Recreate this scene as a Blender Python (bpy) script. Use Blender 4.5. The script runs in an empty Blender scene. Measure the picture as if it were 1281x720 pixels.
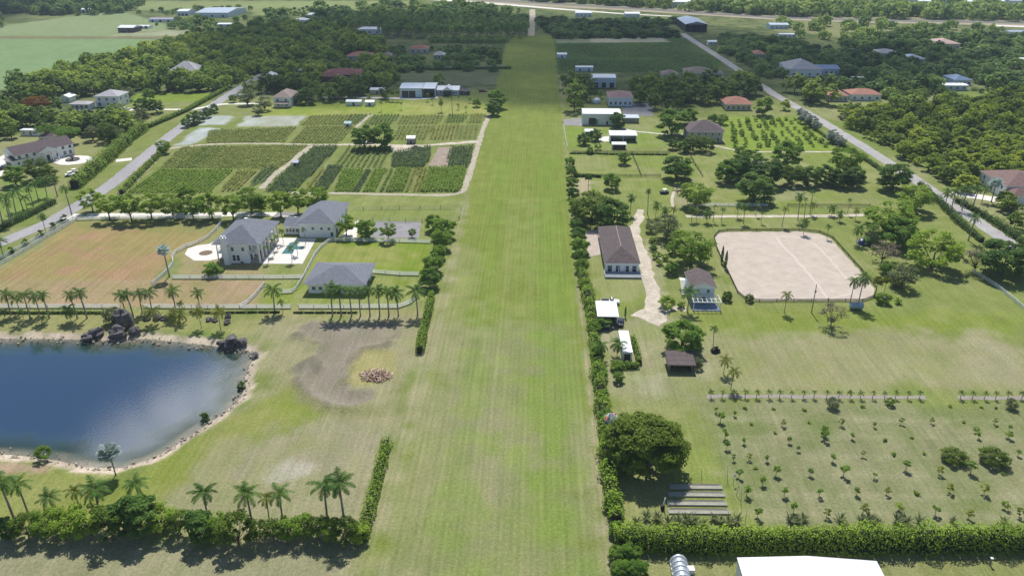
import bpy, math, random
import numpy as np
from mathutils import Vector
SC = bpy.context.scene; COL = SC.collection
rad = math.radians
# ---------------------------------------------------------------- camera model (pixel of a 1281x720 frame <-> ground)
CAMH = 100.0; FOC = 960.0; PITCH = rad(25.5); YAW = rad(1.94)
FW = np.array([-math.sin(YAW)*math.cos(PITCH), math.cos(YAW)*math.cos(PITCH), -math.sin(PITCH)])
RT = np.array([math.cos(YAW), math.sin(YAW), 0.0])
UP = np.cross(RT, FW)
def G(px, py, z=0.0):
    d = FW*FOC + RT*(px-640.5) + UP*(360-py)
    t = (z-CAMH)/d[2]
    return (float(d[0]*t), float(d[1]*t))
def depth(x, y, z=0.0):
    return float(np.dot(FW, (x, y, z-CAMH)))
def mpp(x, y, z=0.0):            # metres covered by one pixel at that point
    return depth(x, y, z)/FOC
def PW(poly, z=0.0): return [G(a, b, z) for a, b in poly]
def inframe(x, y, z=0, m=60):
    d = depth(x, y, z)
    if d < 5: return False
    u = 640.5+FOC*float(np.dot(RT, (x, y, z-CAMH)))/d; v = 360-FOC*float(np.dot(UP, (x, y, z-CAMH)))/d
    return -m < u < 1281+m and -m < v < 720+m
# ---------------------------------------------------------------- noise for planting and ground colour
def vnoise(x, y, seed=0):
    xi = np.floor(x).astype(np.int64); yi = np.floor(y).astype(np.int64)
    fx = x-xi; fy = y-yi; fx = fx*fx*(3-2*fx); fy = fy*fy*(3-2*fy)
    def h(a, b):
        n = (a*374761393+b*668265263+seed*974634777) & 0x7fffffff
        n = ((n ^ (n >> 13))*1274126177) & 0x7fffffff
        return ((n ^ (n >> 16)) & 0xffff)/65535.0
    a = h(xi, yi)*(1-fx)+h(xi+1, yi)*fx; b = h(xi, yi+1)*(1-fx)+h(xi+1, yi+1)*fx
    return a*(1-fy)+b*fy
def fbm(x, y, s, seed=0, o=4):
    r = 0; a = .5; t = 0
    for k in range(o):
        r = r+a*vnoise(x/s, y/s, seed+k*17); t += a; a *= .55; s *= .48
    return r/t
def inside(poly, X, Y):
    X = np.asarray(X, float); Y = np.asarray(Y, float)
    r = np.zeros(X.shape, bool); n = len(poly)
    for i in range(n):
        x0, y0 = poly[i]; x1, y1 = poly[(i+1) % n]
        if y0 == y1: continue
        c = ((y0 > Y) != (y1 > Y)) & (X < (x1-x0)*(Y-y0)/(y1-y0)+x0)
        r ^= c
    return r
def segdist(pts, X, Y, closed=True):
    d = np.full(X.shape, 1e9); n = len(pts)
    for i in range(n if closed else n-1):
        x0, y0 = pts[i]; x1, y1 = pts[(i+1) % n]
        dx = x1-x0; dy = y1-y0; L = dx*dx+dy*dy+1e-9
        t = np.clip(((X-x0)*dx+(Y-y0)*dy)/L, 0, 1)
        d = np.minimum(d, np.hypot(X-x0-t*dx, Y-y0-t*dy))
    return d
def sdist(poly, X, Y):
    return np.where(inside(poly, X, Y), 1, -1)*segdist(poly, X, Y)
# ---------------------------------------------------------------- mesh building
class MB:
    def __init__(s): s.ch = []; s.n = 0
    def add(s, v, f, mat=0, smooth=False):
        v = np.asarray(v, float).reshape(-1, 3)
        if isinstance(f, np.ndarray): s.ch.append((v, [(f+s.n)], mat, smooth))
        else:
            by = {}
            for q in f: by.setdefault(len(q), []).append(q)
            s.ch.append((v, [np.asarray(q, int)+s.n for q in by.values()], mat, smooth))
        s.n += len(v); return s
    def box(s, x0, x1, y0, y1, z0, z1, mat=0, skip=()):
        v = [(x, y, z) for z in (z0, z1) for y in (y0, y1) for x in (x0, x1)]
        f = {'b': (0, 2, 3, 1), 't': (4, 5, 7, 6), 's': (0, 1, 5, 4), 'n': (2, 6, 7, 3), 'w': (0, 4, 6, 2), 'e': (1, 3, 7, 5)}
        return s.add(v, [q for k, q in f.items() if k not in skip], mat)
    def bar(s, p, q, w, h, mat=0):           # box along p->q, width w (sideways), height h (up)
        p = np.array(p, float); q = np.array(q, float); d = q-p; L = np.linalg.norm(d); d /= max(L, 1e-6)
        u = np.cross(d, (0, 0, 1.0)); n = np.linalg.norm(u); u = u/n if n > 1e-3 else np.array((1.0, 0, 0)); w2 = np.cross(u, d)
        v = [c+u*a*w/2+w2*b*h/2 for c in (p, q) for a, b in ((-1, -1), (1, -1), (1, 1), (-1, 1))]
        return s.add(v, [(0, 1, 2, 3), (7, 6, 5, 4), (0, 4, 5, 1), (1, 5, 6, 2), (2, 6, 7, 3), (3, 7, 4, 0)], mat)
    def tube(s, pts, rs, n=7, mat=0, smooth=True):
        pts = np.asarray(pts, float); m = len(pts); rings = []
        for i in range(m):
            d = pts[min(i+1, m-1)]-pts[max(i-1, 0)]; d /= max(np.linalg.norm(d), 1e-9)
            a = np.array((1.0, 0, 0)) if abs(d[0]) < .8 else np.array((0, 1.0, 0))
            u = np.cross(d, a); u /= np.linalg.norm(u); w = np.cross(d, u)
            t = np.arange(n)*2*math.pi/n
            rings.append(pts[i]+rs[i]*(np.cos(t)[:, None]*u+np.sin(t)[:, None]*w))
        v = np.concatenate(rings); f = []
        for i in range(m-1):
            for k in range(n): f.append((i*n+k, i*n+(k+1) % n, (i+1)*n+(k+1) % n, (i+1)*n+k))
        f += [tuple(range(n))[::-1], tuple((m-1)*n+k for k in range(n))]
        return s.add(v, f, mat, smooth)
    def lathe(s, prof, n=12, mat=0, c=(0, 0, 0)):
        v = []; f = []
        for r, z in prof:
            for k in range(n): a = 2*math.pi*k/n; v.append((c[0]+r*math.cos(a), c[1]+r*math.sin(a), c[2]+z))
        for i in range(len(prof)-1):
            for k in range(n): f.append((i*n+k, i*n+(k+1) % n, (i+1)*n+(k+1) % n, (i+1)*n+k))
        f += [tuple(range(n))[::-1], tuple((len(prof)-1)*n+k for k in range(n))]
        return s.add(v, f, mat, True)
    def prism(s, poly, z0, z1, mat=0, axis='z'):
        n = len(poly)
        if axis == 'z': v = [(x, y, z0) for x, y in poly]+[(x, y, z1) for x, y in poly]
        elif axis == 'x': v = [(z0, x, y) for x, y in poly]+[(z1, x, y) for x, y in poly]
        else: v = [(x, z0, y) for x, y in poly]+[(x, z1, y) for x, y in poly]
        f = [tuple(range(n))[::-1], tuple(range(n, 2*n))]+[(i, (i+1) % n, n+(i+1) % n, n+i) for i in range(n)]
        return s.add(v, f, mat)
    def cards(s, c, nrm, size, rng, aspect=.55, mat=0):
        c = np.asarray(c, float); N = len(c)
        if N == 0: return s
        nrm = nrm/np.maximum(np.linalg.norm(nrm, axis=1, keepdims=True), 1e-6)
        a = rng.normal(size=(N, 3)); u = np.cross(nrm, a); u /= np.maximum(np.linalg.norm(u, axis=1, keepdims=True), 1e-6)
        w = np.cross(nrm, u); sz = np.broadcast_to(np.asarray(size, float), (N,))*rng.uniform(.65, 1.3, N)
        su = u*sz[:, None]*.5; sw = w*(sz*aspect)[:, None]*.5; bend = nrm*(sz*.12)[:, None]
        v = np.stack([c-su-bend, c+sw*1.1+su*.1, c+su-bend, c-sw*1.1+su*.1], 1).reshape(-1, 3)
        f = np.arange(4*N).reshape(N, 4)
        return s.add(v, f, mat)
    def build(s, name, mats, parent=None, loc=None):
        me = bpy.data.meshes.new(name)
        if s.ch:
            V = np.concatenate([c[0] for c in s.ch])
            vi = []; tot = []; mi = []; sm = []
            for v, fs, m, smo in s.ch:
                for f in fs:
                    vi.append(f.reshape(-1)); tot.append(np.full(len(f), f.shape[1])); mi.append(np.full(len(f), m)); sm.append(np.full(len(f), smo))
            vi = np.concatenate(vi).astype(np.int32); tot = np.concatenate(tot).astype(np.int32)
            st = np.concatenate([[0], np.cumsum(tot)[:-1]]).astype(np.int32)
            me.vertices.add(len(V)); me.vertices.foreach_set('co', V.astype(np.float32).ravel())
            me.loops.add(len(vi)); me.loops.foreach_set('vertex_index', vi)
            me.polygons.add(len(tot)); me.polygons.foreach_set('loop_start', st); me.polygons.foreach_set('loop_total', tot)
            me.polygons.foreach_set('material_index', np.concatenate(mi).astype(np.int32))
            me.polygons.foreach_set('use_smooth', np.concatenate(sm))
            me.update(calc_edges=True)
        for m in (mats if isinstance(mats, (list, tuple)) else [mats]): me.materials.append(m)
        o = bpy.data.objects.new(name, me); COL.objects.link(o)
        if parent: o.parent = parent
        if loc is not None: o.location = loc
        return o
def tag(o, label=None, cat=None, group=None, kind=None):
    if label: o['label'] = label
    if cat: o['category'] = cat
    if group: o['group'] = group
    if kind: o['kind'] = kind
    return o
def empty(name, loc, rz=0.0, label=None, cat=None, group=None):
    o = bpy.data.objects.new(name, None); COL.objects.link(o); o.empty_display_size = .5
    o.location = loc; o.rotation_euler.z = rz
    return tag(o, label, cat, group)
def copy_tree(o, parent=None):
    kids = [c for c in o.children]
    c = o.copy(); COL.objects.link(c)
    if parent: c.parent = parent
    for k in kids: copy_tree(k, c)
    return c
ORD = ['first', 'second', 'third', 'fourth', 'fifth', 'sixth', 'seventh', 'eighth', 'ninth', 'tenth', 'eleventh', 'twelfth', 'thirteenth', 'fourteenth',
       'fifteenth', 'sixteenth', 'seventeenth', 'eighteenth', 'nineteenth', 'twentieth', 'twenty-first', 'twenty-second', 'twenty-third', 'twenty-fourth', 'twenty-fifth',
       'twenty-sixth', 'twenty-seventh', 'twenty-eighth', 'twenty-ninth', 'thirtieth']
# ---------------------------------------------------------------- materials
class NT:
    def __init__(s, m):
        s.t = m.node_tree; s.t.nodes.clear(); s.out = s.n('ShaderNodeOutputMaterial')
    def n(s, typ, **kw):
        o = s.t.nodes.new(typ)
        for k, v in kw.items(): setattr(o, k, v)
        return o
    def l(s, a, b): s.t.links.new(a, b)
    def mix(s, fac, a, b, mode='MIX'):
        m = s.n('ShaderNodeMix', data_type='RGBA', blend_type=mode)
        for sock, v in ((m.inputs[0], fac), (m.inputs[6], a), (m.inputs[7], b)):
            if isinstance(v, bpy.types.NodeSocket): s.l(v, sock)
            elif isinstance(v, (int, float)): sock.default_value = v
            else: sock.default_value = (*v, 1)
        return m.outputs[2]
    def noise(s, vec, scale, detail=4, rough=.6):
        n = s.n('ShaderNodeTexNoise'); n.inputs['Scale'].default_value = scale; n.inputs['Detail'].default_value = detail; n.inputs['Roughness'].default_value = rough
        s.l(vec, n.inputs['Vector']); return n.outputs[0]
    def ramp(s, v, a, b, lo=0.0, hi=1.0):
        r = s.n('ShaderNodeMapRange'); r.inputs[1].default_value = a; r.inputs[2].default_value = b; r.inputs[3].default_value = lo; r.inputs[4].default_value = hi
        s.l(v, r.inputs[0]); return r.outputs[0]
    def math(s, op, a, b=0.0):
        m = s.n('ShaderNodeMath', operation=op)
        for sock, v in ((m.inputs[0], a), (m.inputs[1], b)):
            if isinstance(v, bpy.types.NodeSocket): s.l(v, sock)
            else: sock.default_value = v
        return m.outputs[0]
    def obj(s): return s.n('ShaderNodeTexCoord').outputs['Object']
    def mapped(s, vec, sc):
        m = s.n('ShaderNodeMapping'); m.inputs['Scale'].default_value = sc; s.l(vec, m.inputs['Vector']); return m.outputs[0]
    def pbsdf(s, col, rough=.7, metal=0.0, spec=.3):
        p = s.n('ShaderNodeBsdfPrincipled'); p.inputs['Roughness'].default_value = rough; p.inputs['Metallic'].default_value = metal; p.inputs['Specular IOR Level'].default_value = spec
        if isinstance(col, bpy.types.NodeSocket): s.l(col, p.inputs['Base Color'])
        else: p.inputs['Base Color'].default_value = (*col, 1)
        return p
    def done(s, sh): s.l(sh, s.out.inputs[0])
MATS = {}
def newmat(name):
    m = bpy.data.materials.new(name); m.use_nodes = True; MATS[name] = m; return m, NT(m)
def solid(name, c, c2=None, scale=1.0, rough=.7, metal=0.0, spec=.3, bump=0.0, seam=None, seamcol=None, stretch=(1, 1, 1), fine=0.0):
    """procedural mottled surface; seam=(axis, period) draws raised metal seams or shingle courses"""
    m, t = newmat(name); c2 = c2 or tuple(v*.82 for v in c); v = t.mapped(t.obj(), stretch)
    nz = t.noise(v, scale, 5, .65); col = t.mix(t.ramp(nz, .32, .68), c2, c)
    if fine:
        n2 = t.noise(v, fine, 3, .7); col = t.mix(.55, col, t.mix(t.ramp(n2, .25, .75), (.55, .55, .55), (1.25, 1.25, 1.25)), 'MULTIPLY')
    if seam:
        w = t.n('ShaderNodeTexWave', wave_type='BANDS', bands_direction=seam[0], wave_profile='SAW'); w.inputs['Scale'].default_value = .314/seam[1]; w.inputs['Distortion'].default_value = 0
        t.l(t.obj(), w.inputs['Vector'])
        col = t.mix(t.ramp(w.outputs['Fac'], .86, .96), col, seamcol or tuple(x*.6 for x in c))
    p = t.pbsdf(col, rough, metal, spec)
    if bump:
        b = t.n('ShaderNodeBump'); b.inputs['Strength'].default_value = bump; b.inputs['Distance'].default_value = .1; t.l(nz, b.inputs['Height']); t.l(b.outputs[0], p.inputs['Normal'])
    t.done(p.outputs[0]); return m
def leafmat(name, c1, c2, trans=.47, var=.16, spec=.12, dry=None):
    """foliage: colour differs from leaf spray to spray and from plant to plant"""
    m, t = newmat(name); g = t.n('ShaderNodeNewGeometry'); oi = t.n('ShaderNodeObjectInfo')
    col = t.mix(g.outputs['Random Per Island'], c1, c2)
    nz = t.noise(t.obj(), .22, 2, .5)
    col = t.mix(t.ramp(nz, .35, .7, 0, .5), col, dry or tuple(v*1.35 for v in c2))
    h = t.n('ShaderNodeHueSaturation'); t.l(col, h.inputs['Color'])
    tint = t.n('ShaderNodeAttribute', attribute_name='tint').outputs['Fac']
    t.l(t.math('ADD', t.ramp(oi.outputs['Random'], 0, 1, .5-var*.07, .5+var*.06), t.math('MULTIPLY', tint, -.06)), h.inputs['Hue']); t.l(t.math('ADD', t.ramp(oi.outputs['Random'], 0, 1, 1+var*1.1, 1-var*1.3), tint), h.inputs['Value'])
    p = t.pbsdf(h.outputs[0], .5, 0, spec); tr = t.n('ShaderNodeBsdfTranslucent'); t.l(t.mix(.25, h.outputs[0], (.30, .36, .03)), tr.inputs[0])
    mx = t.n('ShaderNodeMixShader'); mx.inputs[0].default_value = trans; t.l(p.outputs[0], mx.inputs[1]); t.l(tr.outputs[0], mx.inputs[2])
    t.done(mx.outputs[0]); return m
L_DARK = leafmat('leaf_dark', (0.0714, 0.1474, 0.0312), (0.1741, 0.3014, 0.0581))
L_MID = leafmat('leaf_mid', (0.1051, 0.2146, 0.0294), (0.2482, 0.3996, 0.0547))
L_LIGHT = leafmat('leaf_light', (0.1450, 0.2558, 0.0273), (0.3069, 0.4433, 0.0512))
L_OLIVE = leafmat('leaf_olive', (0.0738, 0.1343, 0.0170), (0.1750, 0.2535, 0.0341))
L_GREY = leafmat('leaf_grey', (0.1173, 0.1546, 0.0690), (0.2484, 0.2829, 0.1380))
L_FOREST = leafmat('leaf_forest', (0.0976, 0.1870, 0.0366), (0.2543, 0.3659, 0.0650), var=.45)
L_FARDARK = leafmat('leaf_far_dark', (0.0919, 0.1836, 0.0594), (0.2214, 0.3456, 0.0972), var=.35)
L_OLIVEWOOD = leafmat('leaf_olive_wood', (0.1441, 0.2404, 0.0306), (0.3494, 0.4369, 0.0568), var=.38)
L_HEDGE = leafmat('leaf_hedge', (0.1020, 0.1860, 0.0168), (0.2580, 0.3780, 0.0336), var=.05, trans=.10)
L_YEL = leafmat('leaf_yellowing', (.16, .215, .028), (.30, .35, .055))
L_ORANGE = leafmat('flower_orange', (0.2000, 0.0650, 0.0250), (0.3300, 0.1200, 0.0400))
L_BARE = leafmat('twig_brown', (0.1100, 0.0900, 0.0600), (0.2000, 0.1650, 0.1050), trans=.1)
L_PALM = leafmat('frond_green', (0.0459, 0.1188, 0.0216), (0.1148, 0.2228, 0.0351), spec=.2)
L_PALMY = leafmat('frond_yellow_green', (0.1320, 0.1740, 0.0264), (0.2640, 0.2820, 0.0480), spec=.3)
L_SILVER = leafmat('frond_silver', (.34, .41, .40), (.52, .60, .58), trans=.3)
L_PURPLE = leafmat('leaf_purple_grey', (0.0850, 0.0850, 0.0950), (0.1600, 0.1550, 0.1600))
L_SILVERLEAF = leafmat('leaf_silver_green', (0.1560, 0.2040, 0.1680), (0.3000, 0.3480, 0.2880), trans=.15)
M_TWIG = solid('hedge_twigs', (.030, .036, .014), (.020, .022, .010), 2, .95)  # twig core painted near-black, standing in for the shade inside hedges
M_BARK = solid('bark', (.16, .13, .10), (.08, .065, .05), 3, .9)
M_PBARK = solid('palm_trunk', (.34, .31, .27), (.22, .20, .17), 2, .85)
M_SHAFT = solid('palm_crownshaft', (.10, .16, .04), (.07, .12, .03), 2, .5)
M_WHITE = solid('white_paint', (.80, .80, .78), (.72, .72, .71), .6, .55)
M_TRIM = solid('white_trim', (.82, .82, .81), (.76, .76, .76), 1, .45)
M_WALLW = solid('white_wall', (.86, .86, .86), (.79, .80, .81), .35, .8)
M_WALLB = solid('pale_blue_wall', (.62, .70, .80), (.55, .63, .73), .4, .7)  # on white barns it also holds the bluish tint of cloud shade
M_WALLC = solid('cream_wall', (.62, .56, .46), (.54, .48, .40), .4, .8)
M_WALLG = solid('pale_metal_wall', (.70, .74, .72), (.62, .66, .64), .4, .5, seam=('X', .9), seamcol=(.40, .43, .42))
M_ROOFG = solid('grey_shingle', (.205, .215, .25), (.15, .16, .19), .9, .85, seam=('Z', .28), seamcol=(.09, .09, .105), fine=3)
M_ROOFB = solid('brown_shingle', (.150, .118, .112), (.095, .074, .072), .8, .9, seam=('Z', .26), seamcol=(.06, .045, .045), fine=3)
M_ROOFP = solid('purple_brown_tile', (.14, .105, .11), (.095, .072, .078), .8, .85, seam=('Z', .35), seamcol=(.055, .04, .042), fine=3)
M_ROOFR = solid('red_tile', (.42, .19, .13), (.30, .13, .09), .8, .8, seam=('Z', .35), seamcol=(.20, .08, .06), fine=2.5)
M_ROOFD = solid('dark_red_tile', (.24, .085, .075), (.16, .055, .05), .8, .8, fine=2.5)
M_ROOFT = solid('tan_tile', (.33, .25, .21), (.25, .19, .16), .8, .8, fine=2.5)
M_METALW = solid('white_metal_roof', (.82, .83, .84), (.77, .78, .80), .12, .35, seam=('X', .9), seamcol=(.66, .67, .69))
M_METALWY = solid('white_metal_roof_ribs', (.84, .84, .84), (.78, .78, .79), .15, .35, seam=('Y', 1.0), seamcol=(.68, .68, .70))
M_METALG = solid('galvanised_roof', (.50, .55, .62), (.42, .47, .54), .15, .35, metal=.35, seam=('X', .8), seamcol=(.33, .36, .42))
M_METALB = solid('blue_metal_roof', (.16, .24, .38), (.12, .19, .31), .2, .4, seam=('X', .7), seamcol=(.08, .13, .22))
M_GLASS = solid('window_glass', (.03, .04, .05), (.05, .06, .075), 1, .08, spec=.6)
M_DOOR = solid('dark_door', (.07, .06, .055), (.05, .045, .04), 1, .5)
M_WOOD = solid('weathered_wood', (.26, .20, .15), (.15, .115, .09), 1.2, .85, stretch=(1, 6, 1))
M_GREYWOOD = solid('grey_board', (.50, .49, .45), (.34, .33, .30), 1.5, .9, stretch=(1, 5, 1))
M_DARKFENCE = solid('dark_fence', (.075, .075, .06), (.045, .05, .04), 1, .85)
M_STEEL = solid('steel_post', (.30, .31, .31), (.2, .2, .2), 2, .5, metal=.4)
M_TYRE = solid('tyre_rubber', (.025, .025, .027), (.018, .018, .018), 4, .8)
M_ROCK = solid('dark_rock', (.20, .18, .17), (.075, .068, .07), 1.4, .9, bump=.9, fine=2.5)
M_LIME = solid('pale_rock', (.40, .345, .28), (.25, .21, .17), .9, .9, fine=2)
# ================================================================ GROUND
def axis_lines(segs):
    out = [segs[0][0]]
    for a, b, st in segs:
        n = max(1, int(round((b-a)/st))); out += list(np.linspace(a, b, n+1)[1:])
    return np.array(out)
gx = axis_lines([(-9000, -2500, 650), (-2500, -900, 80), (-900, -340, 4), (-340, -170, 1.6), (-170, 170, 1.0), (170, 340, 1.6), (340, 900, 4), (900, 2500, 80), (2500, 9000, 650)])
gy = axis_lines([(-400, 40, 20), (40, 330, 1.0), (330, 520, 1.6), (520, 860, 2.6), (860, 1350, 5), (1350, 3000, 60), (3000, 14000, 700)])
X, Y = np.meshgrid(gx, gy); NX = len(gx); NY = len(gy)
def lin(r, g, b): return np.array((r, g, b))
GREEN = lin(.175, .205, .056); BRIGHT = lin(.185, .232, .040); LUSH = lin(.125, .180, .034); DRY = lin(.30, .268, .150); TAN = lin(.36, .30, .21)
GREY = lin(.282, .235, .198); OLIVE = lin(.20, .20, .085); BROWN = lin(.30, .235, .13); DARKG = lin(.085, .110, .042); PALEF = lin(.205, .270, .135)
n1 = fbm(X, Y, 46, 1, 5); n2 = fbm(X, Y, 13, 7, 4); n3 = fbm(X, Y, 4.5, 13, 3)
def sm(v, a, b):
    t = np.clip((v-a)/(b-a), 0, 1); return t*t*(3-2*t)
C = GREEN + (DRY-GREEN)*(sm(n1*.55+n2*.45, .42, .66)*.75)[..., None]
def patch(poly, col, soft=3.0, amt=1.0, rough=1.0, mott=None, mcol=None, px=True, mlo=.42, mhi=.6):
    """blend one ground colour into the sheet inside a polygon, with an uneven edge"""
    global C
    P = PW(poly) if px else poly
    xs = [p[0] for p in P]; ys = [p[1] for p in P]; m = soft*2+2
    i0, i1 = np.searchsorted(gy, [min(ys)-m, max(ys)+m]); j0, j1 = np.searchsorted(gx, [min(xs)-m, max(xs)+m])
    if i1 <= i0 or j1 <= j0: return
    s = np.s_[i0:i1, j0:j1]; d = sdist(P, X[s], Y[s]) + (n2[s]-.5)*soft*2.2*rough + (n3[s]-.5)*soft*1.4*rough
    a = sm(d, -soft*.5, soft*.5)*amt
    c = np.broadcast_to(col, C[s].shape)
    if mcol is not None:
        k = sm(n1[s]*.4+n2[s]*.35+n3[s]*.25, mlo, mhi)*(mott or .8); c = c+(mcol-c)*k[..., None]
    C[s] = C[s]*(1-a[..., None])+c*a[..., None]
MOWN = sm(sdist(PW([(635, 45), (692.5, 45), (704, 150), (711, 200), (722, 340), (733, 430), (750, 580), (768, 720), (775, 800), (380, 830), (455, 690), (500, 545), (532, 430), (562, 300), (584, 245), (612, 142)]), X, Y), -.3, .6)
def stroke(pts, width, col, soft=.8, amt=1.0, px=True):
    global C
    P = PW(pts) if px else pts
    xs = [p[0] for p in P]; ys = [p[1] for p in P]; m = width+soft*2+2
    i0, i1 = np.searchsorted(gy, [min(ys)-m, max(ys)+m]); j0, j1 = np.searchsorted(gx, [min(xs)-m, max(xs)+m])
    s = np.s_[i0:i1, j0:j1]; d = width/2-segdist(P, X[s], Y[s], False)+(n3[s]-.5)*soft*2
    a = sm(d, -soft*.5, soft*.5)*amt; C[s] = C[s]*(1-a[..., None])+col*a[..., None]
# far country first, then nearer lots
patch([(-900, 250), (-900, -40), (2200, -40), (2200, 180), (1281, 110), (900, 140), (700, 118), (600, 112), (320, 120), (0, 170)], DARKG, 8, 1, 1, .8, OLIVE)
patch([(-300, 49), (228, 49), (190, 65), (150, 72), (110, 82), (60, 98), (10, 112), (-300, 118)], PALEF, 2, 1, .3, .5, lin(.17, .24, .11))
patch([(-300, 46), (115, 45.5), (225, 46), (205, 30), (160, 16), (120, 16.5), (0, 33), (-300, 40)], lin(.235, .265, .145), 3, 1, .5, .6, lin(.20, .245, .11))
patch([(-300, 45.2), (228, 45.2), (228, 48.6), (-300, 48.6)], lin(.20, .17, .10), 1.5, .9, .5)
patch([(135, 46), (280, 44), (300, 38), (170, 38)], lin(.33, .32, .23), 5, .9, 1, .8, OLIVE)
patch([(165, 13), (520, 8), (520, 1), (165, 2)], lin(.25, .27, .12), 6, .9, 1, .6, OLIVE)
patch([(320, 20), (470, 12), (400, 3), (300, 6)], lin(.25, .27, .12), 6, .7)
patch([(530, 108), (625, 106), (632, 90), (480, 88), (500, 100)], lin(.15, .165, .085), 3, 1, .5, .7, lin(.20, .19, .12))
patch([(540, 47), (636, 45), (636, 41), (470, 41)], lin(.20, .235, .09), 3, .9)
patch([(670, 20), (840, 22), (860, 44), (690, 44)], lin(.12, .15, .07), 4, .9)
patch([(694, 58), (694, 90), (895, 92), (905, 76), (850, 46), (692, 46)], lin(.085, .135, .036), 3, 1, .4, .8, lin(.075, .105, .03))
patch([(696, 54), (840, 53), (830, 45.5), (694, 46)], lin(.30, .28, .20), 3, .9, 1, .8, lin(.16, .18, .08))
patch([(738, 53.5), (835, 52.5), (825, 46), (738, 46.5)], lin(.42, .37, .29), 2, .9)
patch([(960, 24), (1281, 40), (1281, 70), (1180, 62), (1100, 50), (960, 38)], lin(.24, .225, .115), 8, .9, 1, .9, OLIVE)
patch([(990, 52), (1100, 58), (1110, 66), (1000, 66)], lin(.14, .165, .07), 5, .9)
patch([(1130, 8), (1500, 7), (1500, 24), (1150, 22)], lin(.27, .29, .16), 8, .9, 1, .5, OLIVE)
patch([(560, 1), (700, 10), (840, 15), (1000, 23), (1281, 32), (1600, 44), (1600, 36), (1281, 24), (960, 17), (640, -1)], lin(.30, .26, .18), 5, .9, 1, .7, lin(.22, .20, .11))
# left lots
patch([(168, 117), (276, 116), (262, 128), (240, 137), (185, 160), (150, 150), (158, 128)], BRIGHT, 3)
patch([(0, 170), (160, 166), (180, 160), (90, 232), (60, 250), (0, 285), (-300, 300), (-300, 165)], lin(.265, .248, .115), 3, 1, 1, .7, lin(.20, .215, .07))
patch([(0, 226), (60, 226), (60, 250), (0, 285)], lin(.19, .24, .06), 3)
patch([(150, 130), (640, 112), (614, 142), (578, 246), (100, 262)], lin(.195, .215, .065), 3, 1, 1, .7, lin(.24, .235, .10))
patch([(330, 128), (540, 124), (612, 130), (608, 143), (320, 146)], lin(.235, .275, .050), 3, 1, 1, .8, lin(.30, .28, .10))
patch([(255, 145), (292, 145), (282, 156), (250, 157)], lin(.46, .46, .48), 2, .9, 1.2, .6, lin(.28, .27, .22))
patch([(250, 160), (280, 160), (240, 181), (222, 181)], lin(.48, .48, .52), 2, .9, 1, .5, lin(.30, .30, .28))
patch([(308, 145), (384, 145), (372, 158), (296, 158)], lin(.46, .45, .44), 2, .9, 1.3, .6, lin(.28, .26, .20))
patch([(330, 245), (582, 246), (576, 300), (330, 300)], lin(.215, .235, .072), 3, 1, 1, .7, lin(.26, .25, .105))
patch([(-300, 345), (0, 340), (97, 278), (277, 277), (272, 292), (222, 318), (216, 338), (195, 352), (0, 382), (-300, 410)], lin(.365, .222, .135), 4, 1, 1, .75, lin(.270, .222, .085))
patch([(100, 275), (277, 275), (270, 290), (110, 286)], lin(.22, .22, .08), 4, .7)
patch([(220, 318), (275, 300), (330, 330), (345, 345), (215, 346)], lin(.33, .25, .15), 3, 1, 1, .6, lin(.25, .23, .08))
patch([(-300, 352), (215, 348), (345, 350), (330, 384), (-300, 384)], lin(.365, .245, .165), 2.5, 1, .6, .7, lin(.27, .22, .10))
patch([(330, 330), (395, 300), (410, 302), (375, 352), (330, 350)], lin(.21, .23, .065), 3, .9, 1, .5, DRY)
patch([(405, 302), (540, 302), (535, 345), (380, 340)], lin(.185, .235, .034), 3, 1, 1, .8, lin(.27, .255, .085), mlo=.46, mhi=.62)
patch([(330, 352), (532, 347), (530, 372), (500, 382), (320, 382)], lin(.205, .24, .045), 3, 1, 1, .5, DRY)
patch([(-300, 386), (530, 386), (525, 396), (420, 400), (345, 405), (300, 414), (0, 416), (-300, 420)], lin(.225, .228, .080), 2.5, 1, 1, .6, lin(.30, .26, .13))
patch([(330, 400), (525, 396), (520, 440), (498, 545), (455, 680), (300, 690), (160, 600), (240, 548), (318, 500), (340, 435)], lin(.248, .230, .112), 4, 1, 1, .85, lin(.305, .262, .165))
patch([(-300, 590), (160, 592), (330, 500), (360, 480), (440, 540), (400, 560), (330, 575), (260, 600), (180, 640), (0, 660), (-300, 680)], lin(.205, .225, .050), 4, 1, 1, .75, lin(.25, .235, .09))
patch([(-300, 580), (60, 578), (58, 588), (0, 592), (-300, 600)], lin(.38, .26, .19), 2, .9)
patch([(215, 610), (300, 560), (380, 520), (450, 520), (505, 545), (460, 665), (200, 670)], lin(.305, .262, .178), 7, .95, 1, .75, lin(.238, .225, .105))
patch([(338, 585), (362, 572), (385, 572), (402, 582), (385, 592), (345, 604)], lin(.40, .345, .29), 2.5, .8)
patch([(-300, 680), (470, 675), (440, 730), (-300, 740)], lin(.255, .232, .135), 3, 1, 1, .6, lin(.29, .255, .17))
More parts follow.
